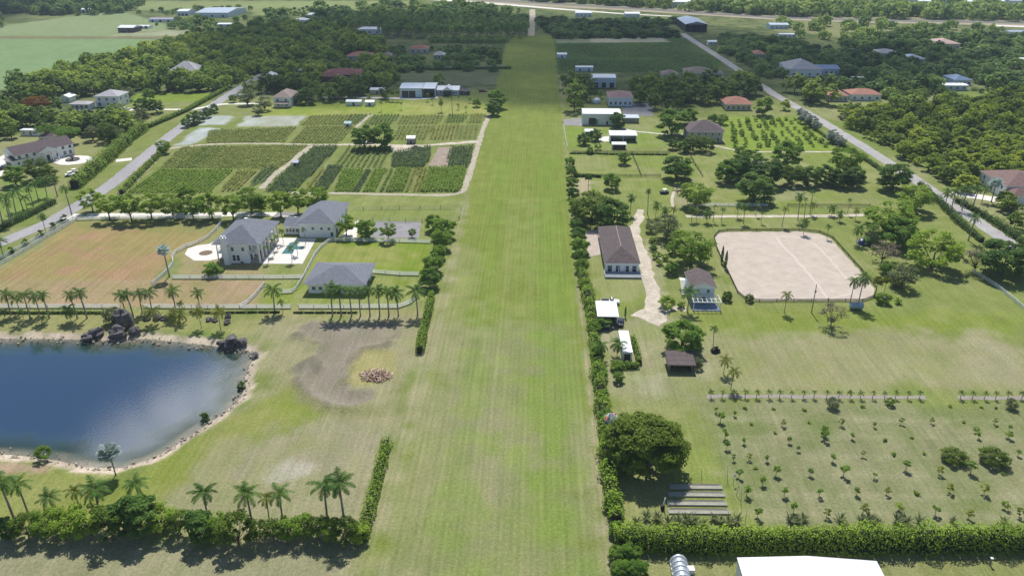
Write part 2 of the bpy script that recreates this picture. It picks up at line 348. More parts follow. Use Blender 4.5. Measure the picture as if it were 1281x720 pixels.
# soil and ground cover under the nursery crops
CR = [([(228, 184), (384, 181.5), (350, 211), (200, 210)], 'C_A', 1.5, 1.1, .7, 'olive potted crop block left of the diagonal track'), ([(252, 184), (286, 183), (246, 210), (218, 210)], 'C_B', 2.2, 1.2, .8, 'green band through the olive crop block'), ([(198, 212), (292, 212), (262, 241), (160, 242)], 'C_G', 1.6, 1.0, .9, 'bright green crop block above the driveway tree row'), ([(298, 213), (322, 213), (300, 238), (275, 240)], 'C_Y', 1.7, 1.2, 1.3, 'mixed yellow shrubs beside the bright crop block'), ([(326, 212), (348, 208), (330, 228), (310, 236)], 'C_D', 2.2, 1.3, 1.3, 'dark shrubs left of the diagonal track'),
      ([(262, 163), (372, 159), (355, 178), (258, 179)], 'C_A', 1.7, 1.1, .8, 'olive crop block behind the white ground cloth'), ([(382, 158), (444, 158), (424, 179), (362, 179)], 'C_A', 1.7, 1.1, .8, 'olive crop block left of the shaded tree clump'), ([(388, 145), (458, 143), (446, 156), (374, 157)], 'C_A', 2.0, 1.2, .8, 'far olive crop block with stray shrubs'), ([(440, 144), (466, 143), (448, 155), (425, 156)], 'C_D', 2.6, 1.6, 1.2, 'dark young palms block in the far nursery'),
      ([(466, 144), (500, 144), (490, 156), (456, 157)], 'C_B', 1.9, 1.2, .8, 'green far crop block right of the young palms'), ([(503, 145), (556, 144), (548, 155), (494, 156)], 'C_A', 2.0, 1.1, .7, 'pale far crop rows in the middle'), ([(560, 144), (586, 143.5), (580, 153), (556, 154)], 'C_B', 1.6, 1.1, .9, 'small green square of far crops'), ([(590, 143), (606, 143), (602, 154), (584, 154)], 'C_A', 1.8, 1.0, .7, 'pale crop square beside the nursery track corner'), ([(500, 158), (546, 157), (530, 175), (486, 175)], 'C_A', 2.2, 1.3, .9, 'pale crop rows right of the shaded tree clump'), ([(546, 158), (574, 156), (568, 175), (534, 175)], 'C_Y', 2.0, 1.4, 1.2, 'yellowish mixed shrubs in the far nursery'), ([(574, 157), (601, 156), (596, 174), (568, 175)], 'C_A', 2.6, 1.2, .9, 'striped crop rows at the right end of the far nursery'),
      ([(394, 184), (424, 184), (408, 200), (398, 212), (366, 241), (332, 240), (352, 218)], 'C_D', 1.5, 1.0, 1.5, 'dense dark shrub block right of the diagonal track'), ([(398, 214), (408, 210), (392, 240), (376, 241)], 'C_Y', 2.0, 1.4, 1.2, 'yellow-brown shrub strip between dark blocks'), ([(410, 208), (430, 208), (408, 240), (392, 241)], 'C_D', 1.3, 1.0, 1.2, 'dark shrub strip left of the striped rows'),
      ([(434, 183), (491, 183), (480, 210), (412, 210)], 'C_B', 2.5, .6, .9, 'clean striped rows of green plants'), ([(492, 191), (540, 184), (537, 200), (530, 210), (490, 209)], 'C_D', 1.2, .9, 1.7, 'dense grey-green shrub block in front of the dirt yard'), ([(564, 185), (592, 184), (586, 210), (558, 208)], 'C_D', 1.3, .9, 1.6, 'grey-green shrub block beside bare soil'),
      ([(428, 212), (456, 212), (444, 240), (418, 240)], 'C_G', 1.3, .8, 1.0, 'bright strip between dark strips in the front nursery row'), ([(458, 213), (466, 213), (450, 240), (440, 240)], 'C_D', 1.2, .8, .9, 'dark strip in the front nursery row'), ([(467, 212), (482, 212), (470, 240), (453, 240)], 'C_G', 1.3, .8, 1.1, 'second bright strip in the front nursery row'), ([(484, 212), (496, 212), (484, 240), (472, 240)], 'C_B', 2.3, .5, .7, 'thin green rows with pale gaps in the front nursery row'), ([(497, 211), (514, 211), (504, 240), (484, 240)], 'C_G', 1.2, .8, 1.3, 'lush bright strip in the front nursery row'), ([(515, 211), (524, 211), (512, 240), (502, 240)], 'C_A', 2.2, .5, .6, 'thin yellow rows with pale gaps in the front nursery row'), ([(524, 211), (538, 211), (528, 240), (514, 240)], 'C_Y', 1.6, 1.0, 1.2, 'yellow-green shrubs left of the lush right block'), ([(537, 210), (584, 210), (575, 240), (526, 240)], 'C_G', 1.25, .8, 1.5, 'lush bright green block at the right end of the nursery')]
CSOIL = {'C_A': lin(.150, .160, .055), 'C_B': lin(.135, .155, .055), 'C_D': lin(.085, .110, .045), 'C_G': lin(.120, .160, .040), 'C_Y': lin(.20, .185, .085)}
for pl_, mk_, rw_, *_r in CR: patch(pl_, CSOIL[mk_], 1.0, .5 if rw_ > 2.2 and mk_ == 'C_B' else .85, .5)
# mulch patch with lumpy rim
patch([(370, 420), (376, 408), (395, 402), (430, 404), (500, 406), (498, 420), (478, 434), (455, 437), (440, 450), (432, 470), (436, 490), (462, 488), (468, 497), (440, 512), (408, 508), (386, 495), (372, 478), (366, 460), (395, 445), (402, 432), (390, 424)],
      GREY, 1.3, 1, 1, .8, lin(.235, .19, .15))
patch([(440, 458), (452, 440), (492, 440), (494, 472), (455, 480), (440, 478)], lin(.33, .28, .12), 2, .8)
for a in ([(371, 420), (382, 426), (398, 430)], [(370, 476), (388, 497), (412, 509)], [(434, 475), (440, 452), (454, 437), (476, 434), (486, 430)], [(368, 462), (392, 448), (398, 462)]):
    stroke(a, 1.6, lin(.17, .145, .115), 1.6, .75)
# the grass runway
strip = [(635, 45), (692.5, 45), (704, 150), (711, 200), (722, 340), (733, 430), (750, 580), (768, 720), (775, 800), (380, 830), (455, 690), (500, 545), (532, 430), (562, 300), (584, 245), (612, 142)]
patch(strip, lin(.196, .222, .052), 2.2, 1, .5, .4, lin(.218, .232, .058))
patch([(430, 800), (455, 690), (500, 545), (540, 400), (700, 400), (735, 470), (775, 800)], lin(.236, .232, .112), 9, .95, 1, .8, lin(.285, .252, .155))
patch([(455, 690), (500, 545), (532, 430), (562, 300), (600, 300), (590, 420), (560, 560), (530, 760)], lin(.26, .25, .115), 7, .6, 1)
for x0, a in ((600, .35), (655, .5), (700, .28)):     # wheel-worn streaks along the runway
    stroke([(x0+(676-x0)*.55, 250), (x0, 720)], 5, lin(.27, .255, .12), 6, a)
for x0, a in ((560, .5), (690, .6), (720, .4), (640, .3)):
    stroke([(x0+(676-x0)*.62, 200), (x0, 720)], 7, lin(.165, .225, .038), 7, a)
patch([(600, 380), (614, 390), (630, 470), (612, 500), (596, 440)], lin(.32, .28, .17), 4, .4)
stroke([(700, 95), (711, 200), (723, 340), (734, 430), (750, 575), (767, 715)], 1.6, lin(.34, .275, .20), 1.2, .85)
stroke([(584, 245), (572, 300), (540, 430), (505, 545), (462, 680)], 2.5, lin(.30, .265, .16), 2.5, .7)
# right lots
patch([(704, 150), (722, 340), (768, 715), (1500, 760), (1500, 380), (1281, 330), (1245, 296), (965, 120), (700, 120)], lin(.205, .225, .068), 2, 1, .4, .8, lin(.25, .24, .105))
patch([(704, 158), (860, 158), (860, 182), (708, 186)], lin(.20, .25, .045), 3, .9, 1, .7, lin(.26, .24, .14))
patch([(905, 146), (1000, 146), (1046, 189), (910, 188)], lin(.20, .255, .042), 2, 1, .4, .5, lin(.235, .265, .06))
patch([(712, 192), (1100, 190), (1110, 230), (1000, 260), (720, 240)], lin(.205, .235, .060), 3, 1, 1, .8, lin(.265, .25, .115))
patch([(740, 345), (800, 347), (812, 372), (780, 392), (738, 372)], lin(.20, .235, .045), 3, .9, 1, .6, DRY)
patch([(735, 400), (830, 392), (905, 405), (900, 470), (880, 500), (745, 500)], lin(.285, .258, .150), 5, 1, 1, .8, lin(.22, .225, .09))
patch([(860, 385), (900, 380), (1281, 395), (1281, 425), (1000, 420), (890, 415)], lin(.200, .230, .048), 6, 1, 1, .5, lin(.24, .235, .09))
patch([(900, 420), (1000, 412), (1230, 415), (1500, 470), (1500, 495), (900, 492)], lin(.285, .258, .142), 7, 1, 1, .7, lin(.225, .225, .085))
patch([(1160, 412), (1240, 415), (1281, 440), (1281, 480), (1200, 470), (1230, 440)], lin(.33, .28, .19), 6, .6)
patch([(870, 502), (1500, 505), (1500, 660), (960, 655), (900, 610)], lin(.188, .202, .082), 3, 1, 1, .75, lin(.250, .228, .135))
patch([(862, 640), (835, 560), (900, 560), (935, 650)], lin(.20, .23, .055), 4, .8)
for k, yy in enumerate((523, 545, 569, 592, 618, 642)):
    stroke([(900, yy), (1500, yy+6)], 1.2, lin(.33, .285, .19), 1.6, .35)
patch([(768, 690), (1500, 680), (1500, 790), (770, 790)], lin(.225, .225, .085), 3, 1, 1, .6, lin(.27, .25, .13))
stroke([(812, 300), (822, 340), (826, 372), (824, 398)], 4.5, lin(.40, .34, .25), 3, .5)
for q in ([(748, 400), (766, 402), (762, 440), (748, 436)], [(806, 438), (816, 436), (818, 448), (808, 450)], [(800, 475), (830, 470), (830, 490), (806, 494)], [(878, 450), (890, 455), (886, 470), (878, 468)]):
    patch(q, lin(.40, .35, .25), 4, .55)
patch([(724, 225), (735, 222), (742, 240), (724, 244)], lin(.42, .33, .24), 2.5, .8)
patch([(838, 232), (858, 232), (868, 258), (842, 262)], lin(.33, .28, .19), 3, .7)
patch([(930, 195), (1010, 190), (1018, 240), (960, 260), (930, 230)], lin(.30, .27, .16), 6, .5)
# beyond the frame
C = np.clip(C*(.86+.24*n3)[..., None]*np.array((.905, .985, .90)), .01, .8)
# lake basin
LAKE = [(-420, 452), (-60, 424), (30, 423.5), (100, 424.5), (145, 427), (180, 423.5), (225, 428), (265, 432.5), (290, 436.5), (308, 437), (319, 445), (312, 457), (306, 470), (307, 485), (299, 500), (270, 523), (240, 543), (215, 559), (188, 574), (150, 585), (110, 584), (80, 577), (50, 571), (0, 567), (-120, 566), (-420, 640)]
LW = PW(LAKE, -.7)
Zg = np.zeros_like(X)
i0, i1 = np.searchsorted(gy, [100, 290]); j0, j1 = np.searchsorted(gx, [-320, -30]); s = np.s_[i0:i1, j0:j1]
ld = sdist(LW, X[s], Y[s])
Zg[s] = np.where(ld > -3.2, -.7*sm(ld, -3.2, 0)-np.clip(ld, 0, 100)*.16-3.2*sm(ld, 1, 11), 0)
Zg[s] = np.maximum(Zg[s], -5.0)
sw_ = np.where(Y[s] > 185, 1.6, 0.0); sand = sm(ld+(n3[s]-.5)*2.6+sw_, -2.9, -1.6)
sc_ = lin(.43, .365, .275)*(.6+.8*n3[s])[..., None]
C[s] = C[s]*(1-sand[..., None])+sc_*sand[..., None]
alg = sm(ld, 1.0, 5.0); bed = lin(.16, .19, .07)
C[s] = C[s]*(1-alg[..., None])+bed*alg[..., None]
for br_, hb_ in (([(371, 420), (376, 409), (395, 403)], .5), ([(371, 420), (382, 426), (398, 430)], .6), ([(370, 476), (388, 497), (412, 509), (440, 511)], .8), ([(434, 475), (440, 452), (454, 437), (476, 434), (490, 429)], .7), ([(368, 462), (392, 448), (399, 462)], .7), ([(433, 478), (436, 490), (462, 489)], .5)):
    Pb = PW(br_); k_ = np.s_[np.searchsorted(gy, 120):np.searchsorted(gy, 230), np.searchsorted(gx, -110):np.searchsorted(gx, -10)]
    Zg[k_] += hb_*np.exp(-(segdist(Pb, X[k_], Y[k_], False)/1.5)**2)*(.5+n3[k_])
gm = MB(); vid = np.arange(NX*NY).reshape(NY, NX)
gm.add(np.stack([X, Y, Zg], -1).reshape(-1, 3), np.stack([vid[:-1, :-1], vid[:-1, 1:], vid[1:, 1:], vid[1:, :-1]], -1).reshape(-1, 4), 0, True)
m, t = newmat('grass_ground')
vc = t.n('ShaderNodeAttribute', attribute_name='turf'); ob = t.obj()
na = t.noise(ob, 1.5, 5, .75); nb = t.noise(t.mapped(ob, (1.0, .03, 1)), .9, 4, .7); nc = t.noise(ob, .16, 4, .6); nd = t.noise(ob, 3.2, 2, .7)
col = t.mix(.75, vc.outputs['Color'], t.mix(t.ramp(na, .25, .75), (.58, .60, .54), (1.42, 1.38, 1.44)), 'MULTIPLY')
col = t.mix(.6, col, t.mix(t.ramp(nb, .3, .7), (.76, .80, .72), (1.24, 1.20, 1.28)), 'MULTIPLY')
col = t.mix(.6, col, t.mix(t.ramp(nc, .3, .7), (.84, .92, .80), (1.16, 1.08, 1.2)), 'MULTIPLY')
col = t.mix(.5, col, t.mix(t.ramp(nd, .25, .75), (.55, .58, .52), (1.45, 1.42, 1.46)), 'MULTIPLY')
mw = t.n('ShaderNodeTexWave', wave_type='BANDS', bands_direction='X', wave_profile='SIN'); mw.inputs['Scale'].default_value = .31416/1.25; mw.inputs['Distortion'].default_value = 1.2; mw.inputs['Detail'].default_value = 2; mw.inputs['Detail Scale'].default_value = .15; t.l(t.mapped(ob, (1, .02, 1)), mw.inputs['Vector'])
col = t.mix(t.math('MULTIPLY', t.n('ShaderNodeAttribute', attribute_name='mown').outputs['Fac'], .42), col, t.mix(mw.outputs['Fac'], (.88, .90, .86), (1.10, 1.08, 1.10)), 'MULTIPLY')
p = t.pbsdf(col, 1, 0, .05); b = t.n('ShaderNodeBump'); b.inputs['Strength'].default_value = .55; b.inputs['Distance'].default_value = .25; t.l(na, b.inputs['Height']); t.l(b.outputs[0], p.inputs['Normal'])
t.done(p.outputs[0])
go = gm.build('grass_ground', m); tag(go, kind='structure')
at = go.data.attributes.new('turf', 'FLOAT_COLOR', 'POINT')
at.data.foreach_set('color', np.concatenate([C.reshape(-1, 3), np.ones((NX*NY, 1))], 1).astype(np.float32).ravel())
at = go.data.attributes.new('mown', 'FLOAT', 'POINT'); at.data.foreach_set('value', MOWN.astype(np.float32).ravel())
# water sheet, with its own depth
wx = np.arange(-330, -45, 1.5); wy = np.arange(112, 290, 1.5); WX, WY = np.meshgrid(wx, wy); wd = sdist(LW, WX, WY)
wv = np.arange(WX.size).reshape(WX.shape); keep = (wd[:-1, :-1] > -3.5) & (wd[1:, 1:] > -3.5)
wm = MB(); wm.add(np.stack([WX, WY, np.full(WX.shape, -.7)], -1).reshape(-1, 3), np.stack([wv[:-1, :-1], wv[:-1, 1:], wv[1:, 1:], wv[1:, :-1]], -1)[keep].reshape(-1, 4))
m, t = newmat('lake_water'); dep = t.n('ShaderNodeAttribute', attribute_name='waterdepth').outputs['Fac']; ob = t.obj()
dn = t.math('ADD', dep, t.ramp(t.noise(ob, .12, 3, .6), .3, .7, -2.2, 2.2))
col = t.mix(t.ramp(dn, 1.5, 9.0), (.035, .070, .045), (.006, .032, .070)); col = t.mix(t.ramp(dn, 8, 40), col, (.003, .026, .074))
p = t.pbsdf(col, .05, 0, 1.0); p.inputs['IOR'].default_value = 1.72; t.l(t.ramp(dn, -.5, 7.0, .35, 1.0), p.inputs['Alpha'])
b = t.n('ShaderNodeBump'); b.inputs['Strength'].default_value = .14; b.inputs['Distance'].default_value = .05; t.l(t.noise(t.mapped(ob, (1, 1.6, 1)), 1.6, 3, .6), b.inputs['Height']); t.l(b.outputs[0], p.inputs['Normal'])
t.done(p.outputs[0])
wo = wm.build('lake_water', m); tag(wo, kind='structure')
at = wo.data.attributes.new('waterdepth', 'FLOAT', 'POINT'); at.data.foreach_set('value', np.maximum(wd, 0).astype(np.float32).ravel())
# ---------------------------------------------------------------- roads, drives, yards: thin sheets over the ground
def sheet(name, poly, mat, z=.02, px=True, kind='structure', jag=0.0, seed=1):
    P = PW(poly) if px else list(poly)
    if jag:                                                   # worn, uneven edge
        r = random.Random(seed); Q = []
        for i in range(len(P)):
            a = P[i]; c = P[(i+1) % len(P)]; L = math.dist(a, c); n = max(1, int(L/1.6))
            nx, ny = -(c[1]-a[1])/max(L, 1e-6), (c[0]-a[0])/max(L, 1e-6)
            for k in range(n):
                o = r.uniform(-jag, jag) if k else 0
                Q.append((a[0]+(c[0]-a[0])*k/n+nx*o, a[1]+(c[1]-a[1])*k/n+ny*o))
        P = Q
    o = MB().add([(x, y, z) for x, y in P], [tuple(range(len(P)))]).build(name, mat)
    return tag(o, kind=kind) if kind else o
def ribbon(name, pts, width, mat, z=.02, px=True, jag=0.0, seed=1, kind='structure'):
    P = PW(pts) if px else list(pts)
    Q = []
    for i in range(len(P)-1):
        n = max(1, int(math.dist(P[i], P[i+1])/2.5))
        Q += [tuple(P[i][k]+(P[i+1][k]-P[i][k])*j/n for k in (0, 1)) for j in range(n)]
    Q.append(P[-1]); Q = np.array(Q)
    for _ in range(3): Q[1:-1] = (Q[:-2]+2*Q[1:-1]+Q[2:])/4
    r = random.Random(seed); v = []
    for i in range(len(Q)):
        d = Q[min(i+1, len(Q)-1)]-Q[max(i-1, 0)]; d /= np.linalg.norm(d); nrm = np.array((-d[1], d[0])); w = width[0]+(width[1]-width[0])*i/(len(Q)-1) if isinstance(width, tuple) else width
        v += [(*(Q[i]+nrm*(w/2+r.uniform(-jag, jag))), z), (*(Q[i]-nrm*(w/2+r.uniform(-jag, jag))), z)]
    o = MB().add(v, [(2*i, 2*i+1, 2*i+3, 2*i+2) for i in range(len(Q)-1)]).build(name, mat)
    return tag(o, kind=kind) if kind else o
M_ROAD = solid('road_asphalt', (.36, .345, .35), (.29, .28, .285), .12, .9, fine=1.5, stretch=(1, .25, 1))
M_ROAD2 = solid('road_asphalt_pale', (.42, .40, .38), (.31, .295, .285), .16, .9, fine=1.2)
M_CONC = solid('white_concrete', (.74, .70, .64), (.64, .60, .54), .25, .85, fine=1.2)
M_GRAVEL = solid('coral_gravel', (.62, .55, .45), (.40, .34, .26), .22, .95, fine=1.1)
M_PALED = solid('pale_dirt_track', (.47, .42, .33), (.34, .30, .21), .25, .95, fine=1.0)
M_ASPH = solid('parking_asphalt', (.30, .285, .29), (.22, .21, .215), .2, .9, fine=1.2)
M_PAVE = solid('patio_pavers', (.50, .42, .36), (.38, .31, .26), .5, .9, fine=1.2)
M_POOLW = solid('pool_water', (.075, .185, .18), (.06, .155, .155), .3, .05, spec=.5)
M_DARKSTRIP = solid('highway_asphalt', (.16, .15, .15), (.12, .115, .115), .05, .9)
ribbon('road', [(-330, 398), (-100, 335), (0, 304), (60, 279), (100, 256), (140, 230), (175, 201), (215, 168), (250, 143), (284, 120), (330, 92)], 6.8, M_ROAD, .03, jag=.3)
ribbon('road', [(1480, 441), (1330, 346), (1248, 294), (1145, 224.5), (1084, 186), (1022, 148), (970, 119), (905, 75), (853, 42)], (6.0, 6.8), M_ROAD2, .03, jag=.32)
ribbon('highway_verge', [(1700, 44), (1281, 31.5), (1060, 27), (960, 23.5), (800, 13.5), (700, 8), (560, 0), (480, -6)], 16, solid('verge_gravel', (.36, .30, .23), (.27, .22, .15), .05, .95), .03)
ribbon('highway', [(1700, 42), (1281, 28.5), (1060, 24.5), (960, 21.5), (800, 11), (700, 5), (560, -2.5)], 15, M_DARKSTRIP, .05)
ribbon('frontage_road', [(840, 20.5), (780, 17.5), (700, 11.5), (640, 6.5), (540, -1)], (7, 22), M_CONC, .05)
ribbon('frontage_road', [(1500, 40), (1281, 33.5), (1240, 32)], 14, M_CONC, .06)
ribbon('dirt_track', [(666, 12), (666, 28), (664, 45)], 7, M_PALED, .03, jag=.5)
ribbon('driveway', [(108, 269.5), (180, 269), (240, 268.5), (302, 268), (345, 268)], 4.4, M_CONC, .05, jag=.1)
ribbon('driveway', [(345, 268), (375, 270)], 6, M_ASPH, .055)
ribbon('driveway', [(82, 275), (100, 268)], 5, M_CONC, .045)
ribbon('driveway', [(145, 201), (165, 199)], 5, M_CONC, .045)
ribbon('driveway', [(145, 139), (166, 137), (200, 137), (229, 137)], 3.5, M_CONC, .03)
ribbon('driveway', [(166, 137), (150, 144), (140, 146)], 4, M_PALED, .025)
ribbon('driveway', [(235, 138), (252, 135), (278, 130), (318, 130), (332, 128)], 4, M_CONC, .035)
sheet('driveway', [(66, 203), (69, 199), (80, 196.5), (98, 194.5), (110, 195), (118, 198.5), (130, 199), (128, 201), (115, 201.5), (100, 205), (85, 206.5), (74, 206)], M_CONC, .03)
sheet('driveway', [(0, 196), (12, 190), (16, 200), (8, 207), (2, 220), (-20, 224), (-20, 200)], M_CONC, .03)
sheet('driveway', [(231, 318), (235, 311), (246, 307), (262, 305), (276, 298), (300, 268), (306, 268), (285, 300), (280, 322), (262, 326), (243, 326)], M_CONC, .035)
cx, cy = G(257.5, 316.3); sheet('planting_bed', [(cx+2.2*math.cos(a*.4), cy+2.2*math.sin(a*.4)) for a in range(16)], solid('mulch', (.20, .15, .10), (.14, .10, .07), 1, .95), .045, px=False)
cx, cy = G(91, 199.5); 
sheet('pool_deck', [(346, 297.5), (396, 298), (378.5, 330), (327, 330)], M_CONC, .06)
sheet('swimming_pool_water', [(352, 317.5), (363, 303.5), (371.5, 303.5), (371, 308), (381, 308), (378, 312), (368.5, 312), (366, 317.5)], M_POOLW, .075)
sheet('parking_pad', [(470, 276.5), (527, 277.5), (524, 298), (463, 297.5)], M_ASPH, .03, jag=.15)
sheet('driveway', [(425, 297), (447, 275), (449, 278), (446, 298)], M_CONC, .035)
sheet('driveway', [(352, 270), (378, 271), (372, 276), (358, 276)], M_CONC, .06)
sheet('patio', [(731, 289), (750, 287), (752, 318), (737, 321), (733, 305)], M_PAVE, .04, jag=.25)
ribbon('gravel_drive', [(801, 262), (799, 274), (793, 287), (795, 300), (804, 322), (812, 350), (817, 372), (818, 388), (820, 400)], (3.2, 4.6), M_GRAVEL, .03, jag=.6, seed=4)
sheet('gravel_drive', [(788, 395), (806, 386), (816, 374), (830, 376), (836, 392), (834, 402), (824, 408), (806, 400)], M_GRAVEL, .035, jag=.6, seed=5)
ribbon('gravel_drive', [(858, 270.5), (910, 270.5), (960, 270.5), (1040, 270), (1085, 269)], 2.6, M_GRAVEL, .03, jag=.35, seed=6)
ribbon('gravel_drive', [(830, 388), (846, 382), (858, 386)], 3, M_GRAVEL, .032, jag=.5)
ribbon('footpath', [(778, 160), (786, 163), (798, 165), (812, 165.5), (826, 168), (845, 168.5), (858, 168)], 1.4, M_CONC, .03)
ribbon('footpath', [(880, 180), (900, 183), (918, 188), (930, 190), (960, 190), (1045, 190)], 1.8, M_GRAVEL, .03)
ribbon('footpath', [(842, 260), (840, 250), (843, 240)], 1.2, M_GRAVEL, .03)
sheet('yard_paving', [(705, 149.5), (727, 148), (729, 157), (706, 157)], M_ASPH, .03)
sheet('yard_paving', [(779, 130), (816, 128), (817, 145), (780, 145)], M_ASPH, .03)
sheet('yard_paving', [(749, 172), (763, 170), (763, 177), (748, 177)], M_CONC, .03)
ribbon('driveway', [(1190, 240), (1200, 243), (1230, 246.5), (1258, 252)], 7, M_CONC, .03)
ribbon('driveway', [(400, 122), (440, 122), (480, 122.5), (520, 124), (548, 122)], 4.5, M_CONC, .03, jag=.4)
ribbon('dirt_track', [(612, 143), (603, 165), (597, 186), (588, 215), (580, 240), (574, 244), (540, 244), (480, 243), (420, 241.5), (360, 241)], 2.6, M_PALED, .025, jag=.4)
ribbon('dirt_track', [(424, 181), (450, 181), (490, 181.5), (505, 184), (530, 182), (560, 180), (598, 177)], (3, 4), M_GRAVEL, .03, jag=.7)
sheet('dirt_yard', [(484, 181), (532, 181), (524, 190), (505, 191), (492, 189)], M_GRAVEL, .027, jag=.5)
ribbon('dirt_track', [(327, 236), (345, 217), (360, 206), (376, 193), (392, 181), (410, 181), (424, 181)], 3.0, M_PALED, .025, jag=.5)
ribbon('dirt_track', [(392, 181), (330, 179.5), (270, 180), (222, 184), (206, 187), (190, 204), (172, 222), (150, 244)], 2.8, M_PALED, .025, jag=.5)
ribbon('dirt_track', [(445, 160), (460, 146), (466, 143)], 2, M_PALED, .025, jag=.3)
sheet('bare_soil', [(536, 208), (549, 184), (566, 184), (560, 208)], solid('bare_soil', (.36, .29, .23), (.25, .19, .15), .3, .95, fine=1), .024, jag=.4)
ribbon('mini_palm_strip', [(884, 495.5), (950, 495.5), (1050, 496), (1158, 497)], 1.5, solid('strip_mulch', (.33, .30, .26), (.24, .215, .175), .4, .95, fine=1.5), .025, jag=.25)
ribbon('mini_palm_strip', [(1198, 497.2), (1281, 498), (1420, 499.5)], 1.5, MATS['strip_mulch'], .025, jag=.25)
ribbon('verge_bed', [(1228, 268), (1260, 287), (1285, 302), (1330, 330)], 2.0, solid('red_mulch', (.24, .12, .095), (.16, .08, .06), .8, .95), .03, jag=.3)
ARENA = [(894, 297), (899, 291.5), (910, 290), (1000, 289.5), (1024, 292), (1040, 299), (1066, 328), (1085, 349), (1094, 361), (1091, 371), (1078, 375.5), (950, 376), (934, 374), (924, 366), (912, 342), (899, 312)]
m, t = newmat('arena_sand'); ob = t.obj()
a = t.noise(ob, .25, 5, .65); c = t.noise(t.mapped(ob, (.25, 1.6, 1)), 1.2, 4, .7); fnn = t.noise(ob, 2.4, 3, .7)
col = t.mix(t.ramp(a, .3, .7), (.44, .375, .31), (.55, .475, .40)); col = t.mix(t.ramp(c, .45, .75, 0, .55), col, (.33, .262, .212)); col = t.mix(.5, col, t.mix(fnn, (.7, .7, .7), (1.25, 1.25, 1.25)), 'MULTIPLY')
t.done(t.pbsdf(col, .95, 0, .1).outputs[0])
sheet('riding_arena_sand', ARENA, m, .03, jag=.28)
M_TRACK = solid('arena_track_sand', (.575, .495, .42), (.52, .44, .37), .3, .95)
ribbon('arena_track', [(972, 295.5), (969, 298.5), (975, 304), (990, 318), (1005, 335), (1020, 352), (1030, 366), (1036, 374)], 1.1, M_TRACK, .042, jag=.25)
ribbon('arena_track', [(972, 295.5), (995, 295), (1010, 298), (1030, 315), (1052, 340), (1066, 358), (1072, 368), (1050, 370), (1036, 374)], .8, M_TRACK, .042, jag=.25)
# ---------------------------------------------------------------- far fields with their own crop (thin sheets)
# ================================================================ SKY, SUN, CLOUD, HAZE
SUN_EL = rad(56); SUN_AZ = rad(-1.0)
w = bpy.data.worlds.new('World'); SC.world = w; w.use_nodes = True; nt = w.node_tree
sky = nt.nodes.new('ShaderNodeTexSky'); sky.sky_type = 'NISHITA'; sky.sun_disc = False; sky.sun_elevation = SUN_EL; sky.sun_rotation = SUN_AZ; sky.air_density = 1.0; sky.dust_density = .4; sky.ozone_density = 1.5
bg = next(n for n in nt.nodes if n.type == 'BACKGROUND'); bg.inputs['Strength'].default_value = .095; nt.links.new(sky.outputs[0], bg.inputs[0])
sl = bpy.data.lights.new('sun', 'SUN'); sl.energy = 4.7; sl.angle = rad(.53); sl.color = (1.0, .97, .92); so = bpy.data.objects.new('sun', sl); COL.objects.link(so)
sd = Vector((math.sin(SUN_AZ)*math.cos(SUN_EL), math.cos(SUN_AZ)*math.cos(SUN_EL), math.sin(SUN_EL))); so.rotation_euler = sd.to_track_quat('Z', 'Y').to_euler(); so.location = (0, 300, 400)
cd = bpy.data.cameras.new('camera'); co = bpy.data.objects.new('camera', cd); COL.objects.link(co); SC.camera = co
co.location = (0, 0, CAMH); co.rotation_euler = (math.pi/2-PITCH, 0, YAW); cd.sensor_width = 36; cd.lens = FOC/1281*36; cd.clip_start = 1; cd.clip_end = 30000
SC.view_settings.view_transform = 'Standard'; SC.view_settings.look = 'None'; SC.view_settings.gamma = 1; SC.view_settings.exposure = 0.18; SC.view_settings.use_curve_mapping = False
SC.render.engine = 'CYCLES'; SC.cycles.use_denoising = True; SC.cycles.max_bounces = 7; SC.cycles.diffuse_bounces = 4; SC.cycles.transparent_max_bounces = 12; SC.cycles.volume_bounces = 0; SC.cycles.transmission_bounces = 3
# the fair-weather cloud whose shadow lies over the far lots and whose white shows in the lake
SHADE = [(330, 100), (420, 116), (520, 116), (600, 124), (650, 126), (700, 127), (780, 137), (860, 134), (930, 118), (1020, 112), (1150, 104), (1230, 92), (1190, 62), (1060, 50), (1000, 42), (900, 34), (860, 28), (700, 22), (560, 18), (420, 18), (330, 30), (240, 48), (262, 78)]
CZ = 900.0; off = np.array((sd.x, sd.y))/sd.z*CZ
SW = [(x+off[0], y+off[1]) for x, y in PW(SHADE)]
sx = np.array([p[0] for p in SW]); sy = np.array([p[1] for p in SW])
cgx = np.arange(sx.min()-120, sx.max()+120, 12); cgy = np.arange(sy.min()-120, sy.max()+120, 12); CXg, CYg = np.meshgrid(cgx, cgy)
ds = sdist(SW, CXg, CYg)+(fbm(CXg, CYg, 150, 31, 4)-.5)*90
lump = .55+.9*fbm(CXg, CYg, 110, 41, 4)
th = np.sqrt(np.clip(ds+25, 0, 160))*7*lump
cv = np.arange(CXg.size).reshape(CXg.shape); kp = (ds[:-1, :-1] > -30) & (ds[1:, 1:] > -30) & (ds[1:, :-1] > -30) & (ds[:-1, 1:] > -30)
q = np.stack([cv[:-1, :-1], cv[:-1, 1:], cv[1:, 1:], cv[1:, :-1]], -1)[kp].reshape(-1, 4)
cm = MB(); cm.add(np.stack([CXg, CYg, CZ+th], -1).reshape(-1, 3), q, 0, True); cm.add(np.stack([CXg, CYg, CZ-th*.35-.5], -1).reshape(-1, 3), q[:, ::-1].copy(), 0, True)
m, t = newmat('cloud_vapour'); al = t.n('ShaderNodeAttribute', attribute_name='thickness').outputs['Fac']
